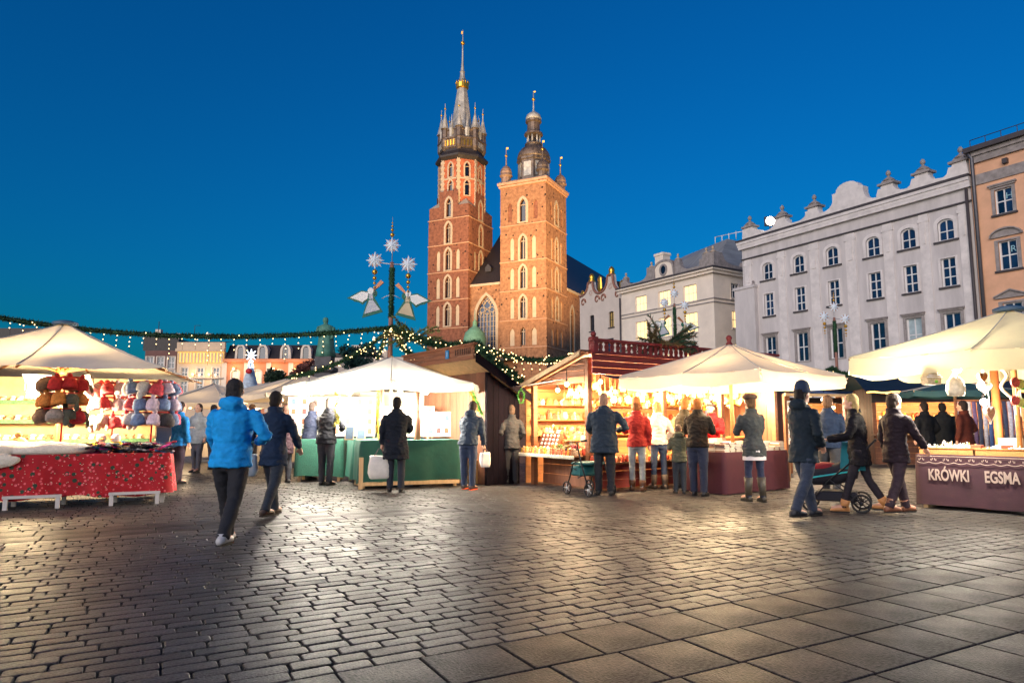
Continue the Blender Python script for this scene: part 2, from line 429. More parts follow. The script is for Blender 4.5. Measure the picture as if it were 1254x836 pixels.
def tower_face(F, W, rows, z0, z1, m, name='tower_wall'):
    """rows: (zlow, zhigh, kind) per storey"""
    holes = []; c = W / 2
    for a, b, kind in rows:
        if kind == 'open': holes.append(lancet(F, c, a + .5, b - .3, 1.35, 0, True)); holes.append(niche(F, c - 2.9, a + .8, b - .9, .95, brick2)); holes.append(niche(F, c + 2.9, a + .8, b - .9, .95, brick2))
        if kind == 'win': holes.append(lancet(F, c, a + .35, b - .3, 1.2, 1, True, ow=.42))
        if kind == 'three': holes.append(lancet(F, c, a + .35, b - .3, 1.2, 1, True, ow=.42)); holes.append(niche(F, c - 2.45, a + .3, b - .5, .95)); holes.append(niche(F, c + 2.45, a + .3, b - .5, .95))
        if kind == 'plain3': holes.append(lancet(F, c, a + .35, b - .3, 1.05, 1, False)); holes.append(niche(F, c - 2.45, a + .3, b - .5, 1.1)); holes.append(niche(F, c + 2.45, a + .3, b - .5, 1.1))
    mb = MB(); mb.X = F; wall_panel(mb, 0, W, z0, z1, holes, .55)
    mb.build(name, m, church)
def plain_face(F, W, z0, z1, m):
    mb = MB(); mb.X = F; wall_panel(mb, 0, W, z0, z1, [], .3); mb.build('tower_wall', m, church)
def string_course(x0, x1, y0, y1, z, p=.12, t=.2, m=None):
    mb = MB()
    for a in ((x0 - p, x1 + p, y0 - p, y0 + .1), (x0 - p, x1 + p, y1 - .1, y1 + p), (x0 - p, x0 + .1, y0 + .1, y1 - .1), (x1 - .1, x1 + p, y0 + .1, y1 - .1)):
        mb.box(a[0], a[1], a[2], a[3], z - t / 2, z + t / 2)
    mb.build('string_course', m or M('brick_stone_band', (196, 150, 118), .8, .2, 1.5), church)
# shorter tower
TX0, TX1, TD = 20.1, 30.4, 11.2
rowsS = [(16.0, 20.4, 'plain3'), (21.5, 26.7, 'three'), (27.6, 32.9, 'three'), (33.6, 39.2, 'three'), (41.3, 47.0, 'open')]
tower_face(face((TX0, 0, 0), 0), TX1 - TX0, rowsS, 0, 50.2, brick)
tower_face(face((TX1, 0, 0), 90), TD, rowsS, 0, 50.2, brick)
plain_face(face((TX1, TD, 0), 180), TX1 - TX0, 0, 50.2, brick); plain_face(face((TX0, TD, 0), 270), TD, 0, 50.2, brick)
for z in (15.9, 21.45, 27.5, 33.6, 41.2): string_course(TX0, TX1, 0, TD, z)
string_course(TX0, TX1, 0, TD, 50.25, .5, .5); string_course(TX0, TX1, 0, TD, 49.7, .28, .4)
mb = MB(); mb.box(TX0 - .3, TX1 + .3, -.3, TD + .3, 50.4, 50.8); mb.build('tower_deck', copper_dark, church)
hx, hy = (TX0 + TX1) / 2, TD / 2
mb = MB(); mb.lathe([(4.3, 50.8), (3.7, 51.6), (3.45, 51.8), (3.4, 56.0), (3.65, 56.2), (3.65, 56.7)], 8, (hx, hy, 0), 0, False, PI / 8); mb.build('helm_drum', copper_dark, church)
for k in range(8):
    a = k * PI / 4; F = Matrix.Translation((hx, hy, 0)) @ Matrix.Rotation(a, 4, 'Z')
    mb = MB(); mb.X = F; mb.box(-.85, .85, -3.26, -3.12, 52.4, 55.5); mb.build('helm_panel', lead, church)
mb = MB(); mb.lathe([(3.5, 56.7), (3.6, 57.2), (3.35, 58.1), (2.7, 59.0), (2.0, 59.6), (1.6, 59.9), (1.9, 60.0), (1.9, 60.3)], 16, (hx, hy, 0)); mb.build('helm_dome', copper_dark, church)
for k in range(8):
    a = k * PI / 4 + .2; mb = MB(); mb.tube([(hx + 1.35 * math.cos(a), hy + 1.35 * math.sin(a), 60.2), (hx + 1.35 * math.cos(a), hy + 1.35 * math.sin(a), 62.3)], .2, 6); mb.build('lantern_column', lead, church)
mb = MB(); mb.lathe([(.7, 60.3), (.7, 62.2), (2.05, 62.3), (2.0, 62.7), (1.4, 63.1), (1.35, 65.0), (1.75, 65.2), (1.75, 65.6)], 12, (hx, hy, 0), 0, False); mb.build('lantern', copper_dark, church)
mb = MB(); mb.lathe([(1.6, 65.6), (1.72, 66.1), (1.5, 66.8), (.9, 67.3), (.3, 67.7), (.16, 68.4), (.1, 70.2), (.08, 72.4)], 14, (hx, hy, 0)); mb.build('onion_cap', lead, church)
mb = MB(); mb.ball((hx, hy, 70.5), .38); mb.build('gilt_ball', gold, church); mb = MB(); mb.box(hx, hx + .5, hy - .03, hy + .03, 72.0, 72.35); mb.build('weather_vane', gold, church)
for sx, sy in ((-1, -1), (1, -1), (1, 1), (-1, 1)):
    cx, cy_ = hx + sx * 4.15, hy + sy * 4.9
    mb = MB(); mb.lathe([(1.15, 50.7), (1.1, 51.0), (1.0, 52.6), (1.4, 52.9), (1.35, 53.1), (1.2, 53.4), (1.25, 53.8), (1.05, 54.4), (.7, 54.9), (.25, 55.2), (.14, 55.7), (.1, 57.5), (.06, 59.2)], 10, (cx, cy_, 0), 0, False)
    t = mb.build('corner_turret', M('rosy_copper', (150, 122, 104), .5, .3, 1.5, metal=.2) if (sx, sy) != (1, -1) else copper_dark, church); t.location.z = -.7
    mb = MB(); mb.ball((cx, cy_, 57.4), .3); mb.box(cx, cx + .5, cy_ - .03, cy_ + .03, 58.8, 59.2); mb.build('turret_ball', gold, t)
# taller tower
LX0, LX1, LD = 2.4, 12.5, 11.0
rowsL = [(21.0, 26.4, 'three'), (27.0, 32.4, 'three'), (33.1, 38.4, 'three'), (39.0, 44.2, 'win'), (44.7, 49.9, 'win')]
tower_face(face((LX0, 0, 0), 0), LX1 - LX0, rowsL[:4], 0, 44.7, brick2)
tower_face(face((LX1, 0, 0), 90), LD, rowsL[:4], 0, 44.7, brick2)
plain_face(face((LX1, LD, 0), 180), LX1 - LX0, 0, 44.7, brick2); plain_face(face((LX0, LD, 0), 270), LD, 0, 44.7, brick2)
for z in (14.9, 20.8, 26.85, 33.0, 39.0, 44.7): string_course(LX0, LX1, 0, LD, z)
for k, (W_, F) in enumerate(((LX1 - LX0, face((LX0 + .1, .1, 0), 0)), (LD, face((LX1 - .1, .1, 0), 90)), (LX1 - LX0, face((LX1 - .1, LD - .1, 0), 180)), (LD, face((LX0 + .1, LD - .1, 0), 270)))):
    W_ -= .2; hs = [lancet(F, W_ / 2, 45.2, 49.4, 1.2, 0, True, ow=.42)] if k < 2 else []
    mb = MB(); mb.X = F; c = W_ / 2
    wall_panel(mb, c - 2.4, c + 2.4, 44.7, 51, hs, .5); wall_panel(mb, 0, c - 2.4, 44.7, 47.6, []); wall_panel(mb, c + 2.4, W_, 44.7, 47.6, []); mb.build('tower_wall', brick2, church)
ox, oy = (LX0 + LX1) / 2, LD / 2
for sx, sy in ((-1, -1), (1, -1), (1, 1), (-1, 1)):
    mb = MB(); x, y = ox + sx * 4.9, oy + sy * 5.3
    mb.add([(x, y, 47.6), (x - sx * 2.6, y, 47.6), (x - sx * 2.6, y - sy * 2.9, 47.6), (x, y - sy * 2.9, 47.6), (x - sx * 2.5, y - sy * 2.7, 50.4)], [(0, 1, 4), (1, 2, 4), (2, 3, 4), (3, 0, 4)]); mb.build('corner_weathering', stone, church)
OR = 5.15; ap = OR * math.cos(PI / 8); side = 2 * OR * math.sin(PI / 8)
octo = M('octagon_brick', (186, 92, 60), .85, .35, 1.2, .4, 6, rgb2=(206, 120, 84), det=10)
for k in range(8):
    F = Matrix.Translation((ox, oy, 0)) @ Matrix.Rotation(k * PI / 4, 4, 'Z') @ Matrix.Translation((-side / 2, -ap, 0))
    hs = []
    for a, b in ((50.2, 53.6), (54.4, 57.6)): hs.append(lancet(F, side / 2, a, b, .95, 0, True, .4, ow=.3))
    mb = MB(); mb.X = F; wall_panel(mb, 0, side, 44, 58.6, hs, .4); mb.build('octagon_wall', octo, church)
    mb = MB(); mb.X = F; mb.box(-.32, .32, -.14, .1, 47.5, 58.6)
    for q in range(9): mb.box(-.5, .5, -.16, .08, 47.9 + q * 1.2, 48.4 + q * 1.2)
    mb.build('corner_quoins', stone, church)
    mb = MB(); mb.X = F; mb.box(0, side, -.12, .1, 53.75, 54.1); mb.build('stone_band', stone, church)
mb = MB(); mb.lathe([(5.3, 58.3), (6.0, 58.9), (6.05, 59.3), (5.0, 60.4), (4.9, 61.0)], 8, (ox, oy, 0), 0, False, PI / 8 ); mb.build('tower_eave', slate, church)
mb = MB(); mb.lathe([(4.6, 60.8), (5.2, 61.2), (5.25, 63.0), (5.5, 63.2), (5.5, 63.5), (5.0, 63.6), (4.9, 65.1), (5.1, 65.3), (5.1, 65.6), (4.2, 65.8), (3.2, 66.4)], 8, (ox, oy, 0), 0, False, PI / 8); mb.build('crown_gallery', copper_dark, church)
for k in range(8):
    a = k * PI / 4 + PI / 8
    for rr, z0, z1, r0, nm in ((4.75, 61.2, 70.8, .85, 'crown_turret'),):
        cx, cy_ = ox + rr * math.cos(a), oy + rr * math.sin(a)
        mb = MB(); mb.lathe([(1.0, z0 + 4.5), (.82, z0 + 4.9), (.42, z0 + 6.8), (.13, z0 + 8.2), (.08, z1), (.05, z1 + 1.0)], 8, (cx, cy_, 0), 0, False); t = mb.build(nm, lead, church); mb = MB(); mb.lathe([(.4, z0 - .6), (.8, z0 + .3), (.8, z0 + 2.0), (.95, z0 + 2.1), (.8, z0 + 2.3), (.75, z0 + 4.2), (.95, z0 + 4.4), (.9, z0 + 4.5)], 8, (cx, cy_, 0), 0, False); mb.build('turret_body', copper_dark, t)
        mb = MB(); mb.ball((cx, cy_, z1 - .3), .26, 8, 5); mb.build('turret_ball', gold, t)
    a += PI / 8
    cx, cy_ = ox + 4.5 * math.cos(a), oy + 4.5 * math.sin(a)
    mb = MB(); mb.lathe([(.5, 63.6), (.6, 65.6), (.4, 66), (.1, 67.6), (.05, 68.8)], 6, (cx, cy_, 0), 0, False); t = mb.build('crown_pinnacle', lead, church)
    F = Matrix.Translation((ox, oy, 0)) @ Matrix.Rotation(k * PI / 4, 4, 'Z')
    mb = MB(); mb.X = F; mb.box(-.35, .35, -4.78, -4.6, 63.7, 64.9); mb.build('gallery_opening', M('dark_opening', (18, 14, 12), .9, 0), church)
    mb = MB(); mb.X = F
    for q in range(5): mb.box(-1.6 + q * .75, -1.25 + q * .75, -5.02, -4.86, 61.5, 62.8)
    mb.build('gallery_panels', gold if k in (0, 1) else lead, church)
mb = MB(); mb.lathe([(2.75, 65.9), (2.5, 67.5), (1.75, 72.5), (1.1, 77.0)], 8, (ox, oy, 0), 0, False); mb.build('spire', lead, church)
mb = MB(); mb.lathe([(.95, 77.6), (.75, 78.8), (.5, 80.6), (.62, 80.8), (.4, 81.2), (.22, 83.5), (.14, 87.6), (.06, 91.2)], 8, (ox, oy, 0), 0, False); mb.build('spire_needle', lead, church)
mb = MB(); mb.lathe([(1.1, 76.6), (1.45, 76.9), (1.5, 77.9), (1.35, 77.9), (1.0, 77.2)], 16, (ox, oy, 0), 0, False)
for k in range(12): a = k * PI / 6; mb.lathe([(.16, 77.8), (.2, 78.2), (.02, 78.7)], 5, (ox + 1.42 * math.cos(a), oy + 1.42 * math.sin(a), 0))
mb.build('gilt_crown', gold, church)
mb = MB(); mb.ball((ox, oy, 87.9), .5); mb.build('gilt_ball', gold, church); mb = MB(); mb.box(ox - .4, ox + .1, oy - .04, oy + .04, 90.2, 90.9); mb.build('weather_vane', gold, church)
# west front between the towers, with the great window
WF = face((LX1, 1.0, 0), 0); WW = TX0 - LX1
gw = dict(x0=WW / 2 - 2.25, x1=WW / 2 + 2.25, z0=15.5, z1=27.4, arch='pointed', rise=3.9)
mb = MB(); mb.X = WF; wall_panel(mb, 0, WW, 0, 29.6, [gw], .7); mb.build('west_wall', brick, church)
P = outline(gw); mb = MB(); mb.X = WF; band(mb, P, .55, -.1, .1); mb.build('great_window_surround', stone, church)
mb = MB(); mb.X = WF; mb.add([(a, .6, b) for a, b in P], [tuple(range(len(P)))]); mb.build('great_window_pane', M('leaded_glass', (40, 62, 96), .25, .3, 2), church)
mb = MB(); mb.X = WF; c = WW / 2
for k in range(5): x = c - 1.5 + k * .75; mb.box(x - .07, x + .07, .4, .62, 15.5, 23.8)
for k in range(7): mb.box(c - 2.2, c + 2.2, .5, .62, 16.6 + k * 1.05, 16.68 + k * 1.05)
def ringx(cx, cz, r, t=.1):
    n = 14; A = [(cx + r * math.cos(2 * PI * k / n), cz + r * math.sin(2 * PI * k / n)) for k in range(n)]; band(mb, A, t, .4, .6)
ringx(c, 25.4, .75); ringx(c - 1.15, 24.4, .5); ringx(c + 1.15, 24.4, .5); ringx(c, 23.9, .45); ringx(c - .75, 25.9, .3); ringx(c + .75, 25.9, .3); ringx(c - 1.7, 23.6, .3); ringx(c + 1.7, 23.6, .3); ringx(c, 26.6, .25)
mb.build('great_window_tracery', stone, church)
mb = MB(); mb.X = WF; mb.box(-.0, WW, -.25, .1, 29.4, 29.9); mb.build('west_cornice', stone, church)
# nave roof and walls
mb = MB(); xr = 16.3; zr = 46.5
mb.add([(LX1, .8, 29.9), (TX0, .8, 29.9), (TX0, 17, zr), (LX1, 17, zr)], [(0, 1, 2, 3)])
mb.add([(2.0, LD, 29.5), (2.0, 92, 29.5), (xr, 88, zr), (xr, 17, zr)], [(0, 1, 2, 3)]); mb.add([(30.6, TD, 29.5), (30.6, 92, 29.5), (xr, 88, zr), (xr, 17, zr)], [(3, 2, 1, 0)]); mb.add([(2, 92, 29.5), (30.6, 92, 29.5), (xr, 88, zr)], [(0, 1, 2)])
mb.build('nave_roof', slate, church)
NF = face((30.2, TD, 0), 90); hs = []
for k in range(10): hs.append(lancet(NF, 3.6 + k * 7.6, 15, 26, 1.8, 1, True, .6))
mb = MB(); mb.X = NF; wall_panel(mb, 0, 80, 0, 29.3, hs, .6); mb.build('nave_wall', brick, church)
mb = MB(); mb.X = NF; mb.box(0, 80, -.35, .1, 29.0, 29.5); mb.build('nave_cornice', stone, church)
mb = MB(); mb.X = face((2.2, 92, 0), 270); wall_panel(mb, 0, 80, 0, 29.3, [], .6); mb.build('nave_wall', brick, church)
mb = MB(); mb.prism([(-.7, 0), (.7, 0), (.7, .9), (0, 1.7), (-.7, .9)], 0, 3); d = mb.build('roof_dormer', slate, church, (15.4, 3.4, 33.0))
# porch with a green dome
mb = MB(); mb.lathe([(3.6, 0), (3.6, 14.6), (4.0, 14.9), (4.0, 15.3)], 8, (16.2, -3.6, 0), 0, False, PI / 8); mb.build('porch_wall', stone, church)
mb = MB(); mb.lathe([(3.6, 15.3), (2.5, 15.9), (2.25, 16.6), (2.35, 17.6), (2.0, 18.9), (1.1, 19.8), (.5, 20.2), (.42, 21.0), (.5, 21.1), (.1, 21.6), (.06, 23.6)], 16, (16.2, -3.6, 0)); mb.build('porch_dome', verdigris, church)
mb = MB(); mb.box(17.5, 24.2, -3.2, .0, 13.2, 13.6); mb.build('porch_roof', slate, church)

# ================================================================== HOUSES ROUND THE SQUARE
grey_pl = M('grey_lavender_plaster', (208, 201, 198), .85, .24, .5, .15, 25, rgb2=(220, 213, 209), stretch=(1.6, 1.6, .35), det=8)
grey_lt = M('grey_trim', (220, 213, 208), .8, .16, 1.2)
dark_trim = M('dark_trim', (70, 64, 66), .6, .2, 2)
stone_trim = M('weathered_stone', (150, 142, 138), .85, .3, 2.5, .3, 15)
cream_pl = M('cream_plaster', (216, 202, 188), .85, .08, .6, .12, 25)
white_pl = M('white_plaster', (236, 222, 204), .85, .1, .5, .12, 25)
orange_pl = M('orange_plaster', (228, 176, 140), .85, .12, .7, .15, 25)
win_white = M('white_window_paint', (226, 224, 222), .5, .05, 2)
glass_blue = M('window_glass', (24, 44, 72), .08, .4, .8, spec=.8, orand=.6)  # blue base and per-pane tone painted in for varied sky reflections
glass_lit = M('lit_window', (255, 226, 168), .5, .2, 1.4, emit=1.5, ecol=(255, 214, 140))
glass_curtain = M('curtained_window', (168, 186, 190), .3, .2, 2)
zinc = M('zinc_roof', (150, 150, 146), .5, .25, 1.2, metal=.2, stretch=(3, .3, .3))
rust = M('brown_trim', (150, 104, 88), .8, .2, 2)

class House:
    def __init__(s, L_, R_, label, group=None, name='town_house'):
        d = Vector((R_[0] - L_[0], R_[1] - L_[1])); s.n = d.length; s.d = d / s.n; s.L = Vector((L_[0], L_[1]))
        s.o = thing(name, label, 'building', (L_[0], L_[1], 0), math.atan2(d.y, d.x), group)
    def uv(s, px, py):
        a, b = ray(px, py); t = (a * s.L.y - s.L.x) / (s.d.x - a * s.d.y); return t, EYE + b * (s.L.y + t * s.d.y)
def part(name, m, parent, fn):
    mb = MB(); fn(mb); return mb.build(name, m, parent)
def shell(H, depth, z1, m, holes, xa=0, xb=None, rev=.28, side_holes=None):
    xb = H.n if xb is None else xb
    part('front_wall', m, H.o, lambda b: wall_panel(b, xa, xb, 0, z1, holes, rev))
    def rest(b):
        b.X = face((xb, 0, 0), 90); wall_panel(b, 0, depth, 0, z1, side_holes or [], rev)
        b.X = face((xb, depth, 0), 180); wall_panel(b, 0, xb - xa, 0, z1, [])
        b.X = face((xa, depth, 0), 270); wall_panel(b, 0, depth, 0, z1, [])
    part('side_walls', m, H.o, rest)
def hole(x, z, w_, h, arch=None, rise=0): return dict(x0=x - w_ / 2, x1=x + w_ / 2, z0=z, z1=z + h, arch=arch, rise=rise)
def urn(mb, x, z, y=.45, s=1.0):
    mb.lathe([(.62 * s, 0), (.55 * s, .1 * s), (.3 * s, .3 * s), (.12 * s, .45 * s), (.1 * s, .55 * s), (.2 * s, .6 * s), (.24 * s, .75 * s), (.22 * s, .9 * s), (.12 * s, 1.05 * s), (.03 * s, 1.12 * s)], 10, (x, y, z))

# --- grey palace with the scrolled parapet
gl, gr = at(908, 295, 66), at(1187, 213, 47.6)
G = House(gl, gr, 'grey plastered palace with three window rows and scrolled parapet with urns')
cols = [3.0, 6.43, 9.8, 13.5, 16.4, 19.2]
top = [hole(x, 14.55, 1.15, 1.6, 'seg', .35) for x in cols]; mid = [hole(x, 11.1, 1.05, 2.1) for x in cols]; low = [hole(x, 6.55, 1.2, 2.55) for x in cols]; grd = [hole(x, 1.2, 1.4, 3.2) for x in cols]
shell(G, 16, 18.2, grey_pl, top + mid + low + grd)
for i, h in enumerate(top): window(G.o, h, 0, win_white, glass_blue, 2, 2, .07, grey_lt, .24, .05, dark_trim)
for i, h in enumerate(mid): window(G.o, h, 0, win_white, glass_blue, 2, 3, .08, grey_lt, .16, .05, dark_trim)
for i, h in enumerate(low): window(G.o, h, 0, win_white, glass_curtain if i == 4 else glass_blue, 2, 2, .08, stone_trim, .2, .06, None, 'flat', stone_trim)
for i, h in enumerate(grd): window(G.o, h, 0, win_white, glass_lit, 2, 3, .08, stone_trim, .2, .06)
for a, b in ((.3, 1.15), (4.2, 5.0), (7.6, 8.5), (11.1, 12.0), (14.4, 15.2), (17.3, 18.0), (20.15, 20.85)):
    part('pilaster', grey_lt, G.o, lambda m: m.box(a, b, -.07, .02, 5.2, 16.9).box(a - .08, b + .08, -.11, .02, 16.3, 16.55).box(a + .2, b - .2, -.1, 0, 15.4, 16.3).box(a + .27, b - .27, -.13, 0, 14.6, 15.6))
part('string_course', dark_trim, G.o, lambda m: m.box(-.05, G.n + .05, -.16, .02, 16.95, 17.06))
part('cornice', grey_lt, G.o, lambda m: m.box(-.2, G.n + .1, -.3, .1, 18.0, 18.25).box(-.3, G.n + .1, -.32, .1, 18.25, 18.5).box(-.35, G.n + .1, -.4, .1, 18.5, 18.75))
part('gutter', dark_trim, G.o, lambda m: m.box(-.4, G.n + .1, -.45, .2, 18.752, 18.95))
def curve(a, b, up, n=6):                                   # quarter-curve between two points
    P = []
    for i in range(n + 1):
        t = i / n * PI / 2; P.append((a[0] + (b[0] - a[0]) * math.sin(t), a[1] + (b[1] - a[1]) * (1 - math.cos(t))) if up else (a[0] + (b[0] - a[0]) * (1 - math.cos(t)), a[1] + (b[1] - a[1]) * math.sin(t)))
    return P
peds = [.75, 4.6, 8.05, 14.9, 17.65, 20.4]
prof = [(0, 18.95)]
def ped_to(x, nxt): return [(x - .5, 20.15), (x + .5, 20.15)] + curve((x + .5, 19.75), (x + 1.0, 19.35), False) + [(x + .9, 19.25)]
prof += [(.1, 20.15), (1.3, 20.15), (1.3, 19.9)] + curve((1.35, 19.8), (2.3, 19.3), True)
for x in peds[1:3]:
    prof += curve((x - 1.6, 19.3), (x - .75, 19.75), True) + [(x - .75, 19.95), (x - .5, 19.95), (x - .5, 20.15), (x + .5, 20.15), (x + .5, 19.85)] + ([(x + .7, 19.85)] + curve((x + .7, 19.7), (x + 1.4, 19.3), False) if x < 8 else [])
prof += [(8.8, 19.4)] + curve((8.9, 19.4), (10.05, 20.2), True) + [(10.05, 20.75), (10.3, 20.75)]
prof += [(11.45 + 1.05 * math.cos(t), 20.8 + .65 * math.sin(t)) for t in [PI - PI * k / 10 for k in range(11)]]
prof += [(12.9, 20.7), (12.9, 20.2)] + curve((12.95, 20.1), (14.0, 19.35), False)
for x in peds[3:]:
    prof += [(x - .9, 19.5), (x - .75, 19.95), (x - .5, 19.95), (x - .5, 20.15), (x + .5, 20.15), (x + .5, 19.9)] + (curve((x + .6, 19.8), (x + 1.6, 19.35), False) if x < 20 else [])
prof += [(G.n - .05, 18.95)]
part('parapet', grey_lt, G.o, lambda m: m.prism(prof, .1, .8))
for x in peds:
    part('pedestal_cap', stone_trim, G.o, lambda m: m.box(x - .7, x + .7, -.05, .95, 20.15, 20.32).lathe([(.62, 20.32), (.5, 20.5), (.3, 20.62)], 4, (x, .45, 0), 0, False, PI / 4))
    part('parapet_urn', stone_trim, G.o, lambda m: urn(m, x, 20.5, .45, .8))
part('roof', zinc, G.o, lambda m: m.add([(0, .8, 18.9), (G.n, .8, 18.9), (G.n, 16, 18.9), (0, 16, 18.9), (2, 8, 20.4), (G.n - 2, 8, 20.4)], [(0, 1, 5, 4), (1, 2, 5), (2, 3, 4, 5), (3, 0, 4)]))
part('corner_buttress', grey_pl, G.o, lambda m: m.box(-.75, 1.7, -.45, .02, 0, 14.0).box(-.85, 1.8, -.55, .02, 14.0, 14.25))
part('buttress_pinnacle', stone_trim, G.o, lambda m: (urn(m, -.4, 14.25, -.2, .45), urn(m, 1.4, 14.25, -.2, .45)))
part('drainpipe', dark_trim, G.o, lambda m: m.tube([(G.n - .22, -.16, 0), (G.n - .22, -.16, 17.9)], .11, 8))
# rooftop floodlight that shines at the church
fl = Vector((gl.x, gl.y, 20.75)) + Vector((G.d.x, G.d.y, 0)) * 2.0 + Vector((-G.d.y, G.d.x, 0)) * 1.9
F_ = thing('floodlight', 'glaring white floodlight on the parapet of the grey palace', 'floodlight', fl, 0)
part('housing', M('lamp_housing', (60, 60, 64), .5, .1, 3), F_, lambda m: m.box(-.5, .5, .0, .3, -.45, .45).box(-.04, .04, .1, .2, -1.4, -.3))
part('lens', M('lamp_lens', (255, 250, 240), .4, 0, emit=40, ecol=(255, 246, 226)), F_, lambda m: m.lathe([(.01, 0), (.42, 0), (.42, .04), (.01, .05)], 16).__class__ and m)
F_.children[-1].rotation_euler = (R(90), 0, 0); F_.children[-1].location = (0, -.02, 0)

# --- orange house on the right
dR = Vector((math.cos(math.atan2(G.d.y, G.d.x)), math.sin(math.atan2(G.d.y, G.d.x))))
O0 = Vector((gr.x, gr.y)) + dR * .05; O1 = O0 + dR * 12
O = House(O0, O1, 'orange plastered house with hooded windows and a grey drainpipe')
ox_ = [2.0, 5.2, 8.4]
ot = [hole(x, 15.55, 1.1, 1.75) for x in ox_]; om = [hole(x, 11.6, 1.15, 2.0) for x in ox_]; ol = [hole(x, 7.1, 1.2, 2.2) for x in ox_]
shell(O, 16, 18.9, orange_pl, ot + om + ol)
for h in ot: window(O.o, h, 0, win_white, glass_blue, 2, 2, .08, stone_trim, .2, .06, dark_trim, 'flat', stone_trim, split=True)
for h in om: window(O.o, h, 0, win_white, glass_blue, 2, 2, .085, stone_trim, .22, .06, dark_trim, 'seg', stone_trim, split=True)
for h in ol: window(O.o, h, 0, win_white, glass_blue, 2, 2, .09, stone_trim, .24, .06, dark_trim, 'tri', stone_trim, split=True)
part('frieze', stone_trim, O.o, lambda m: m.box(.2, 12, -.1, .02, 18.0, 18.75).box(.2, 12, -.2, .02, 19.6, 20.1).box(.2, 12, -.32, .02, 20.1, 20.4))
part('attic_wall', orange_pl, O.o, lambda m: m.box(0, 12, .0, .4, 18.9, 20.4))
part('cornice', dark_trim, O.o, lambda m: m.box(-.1, 12, -.6, .4, 20.4, 20.75))
part('roof', slate, O.o, lambda m: m.add([(0, -.4, 20.76), (12, -.4, 20.76), (12, 8, 23), (0, 8, 23)], [(0, 1, 2, 3)]))
part('roof_rail', dark_trim, O.o, lambda m: [m.tube([(.3, -.3, 21.3), (12, -.3, 21.3)], .03, 5)] + [m.tube([(.3 + k, -.3, 20.7), (.3 + k, -.3, 21.3)], .025, 5) for k in range(12)])
part('drainpipe', M('grey_pipe', (92, 92, 98), .4, .15, 3, metal=.4), O.o, lambda m: m.tube([(.28, -.2, 0), (.28, -.2, 20.0), (.05, -.4, 20.6)], .13, 8))
part('vent', dark_trim, O.o, lambda m: m.box(2.2, 2.5, -.3, 0, 18.95, 19.3))
def text(name, s, size, m, parent=None, loc=(0, 0, 0), rot=(PI / 2, 0, 0), ext=.01, bold=0.0, align='LEFT', sx=1):
    cu = bpy.data.curves.new(name, 'FONT'); cu.body = s; cu.size = size; cu.extrude = ext; cu.align_x = align; cu.offset = bold
    t = bpy.data.objects.new(name, cu); COL.objects.link(t)
    me = bpy.data.meshes.new_from_object(t); bpy.data.objects.remove(t)
    me.materials.clear(); me.materials.append(m); me.name = name
    o = obj(name, me, parent, loc); o.rotation_euler = rot; o.scale = (sx, 1, 1); return o
lettm = M('window_letter', (150, 196, 206), .5, 0)
text('window_letter', 'H', .62, lettm, O.o, (2.06, .15, 16.55)); text('window_letter', 'R', .62, lettm, O.o, (2.08, .15, 12.8))

# --- white house with lit windows
wl, wr_ = at(760.8, 354, 82.5), at(872.8, 327.3, 70.3)
W = House(wl, wr_, 'white corner house with lit windows, oval attic window and zinc roof')
wc = [3.45, 7.3, 11.15]
wt = [hole(x, 14.15, 1.85, 1.8) for x in wc]; wm = [hole(x, 10.75, 1.9, 2.15) for x in wc]; wlow = [hole(x, 6.4, 1.9, 2.3) for x in wc]
sh = [hole(3.35, 14.3, 1.3, 1.6), hole(3.35, 11.1, 1.2, 1.8), hole(3.35, 7.6, 1.2, 1.8)]
shell(W, 14, 17.0, white_pl, wt + wm + wlow, side_holes=sh)
for h in wt + wm + wlow: window(W.o, h, 0, win_white, glass_lit, 3, 2, .07, white_pl, .1, .03, cream_pl)
for i, h in enumerate(sh):
    put_face(window(W.o, h, 0, win_white, glass_blue if i == 0 else glass_lit, 3, 2, .07, white_pl, .1, .03, cream_pl), face((W.n, 0, 0), 90))
for z in (13.6, 14.0):
    part('string_course', stone_trim, W.o, lambda m: m.box(0, W.n + .1, -.1, .02, z, z + .1).box(W.n - .02, W.n + .1, .02, 14, z, z + .1))
part('cornice', white_pl, W.o, lambda m: m.box(-.2, W.n + .3, -.35, 14, 16.7, 17.0).box(-.3, W.n + .5, -.6, 14.2, 17.0, 17.2))
part('gutter', dark_trim, W.o, lambda m: m.box(-.35, W.n + .6, -.7, 14.3, 17.202, 17.36))
wp = [(-.1, 17.36), (-.1, 18.2), (.3, 18.2), (.3, 18.6), (1.0, 18.6), (1.0, 18.1)] + curve((1.1, 18.0), (2.4, 17.7), False) + [(3.2, 17.7)] + curve((3.2, 17.7), (4.5, 18.5), True) + [(4.5, 19.1), (5.7, 19.1), (5.7, 18.9)]
part('parapet', stone_trim, W.o, lambda m: m.prism(wp + [(5.9, 17.36)], .0, .5))
gp = [(5.9, 17.36)] + [(7.3 + 1.6 * math.cos(t), 18.6 + .95 * math.sin(t)) for t in [PI - PI * k / 10 for k in range(11)]] + [(8.9, 17.36)]
part('attic_gable', white_pl, W.o, lambda m: m.prism(gp, -.05, .5))
part('gable_coping', stone_trim, W.o, lambda m: band(m, gp, .22, -.12, .55))
part('oval_window', darkglass, W.o, lambda m: m.prism([(7.3 + .38 * math.cos(2 * PI * k / 16), 18.35 + .48 * math.sin(2 * PI * k / 16)) for k in range(16)], -.09, -.06))
part('oval_window_surround', stone_trim, W.o, lambda m: band(m, [(7.3 + .38 * math.cos(2 * PI * k / 16), 18.35 + .48 * math.sin(2 * PI * k / 16)) for k in range(16)], .2, -.14, -.04))
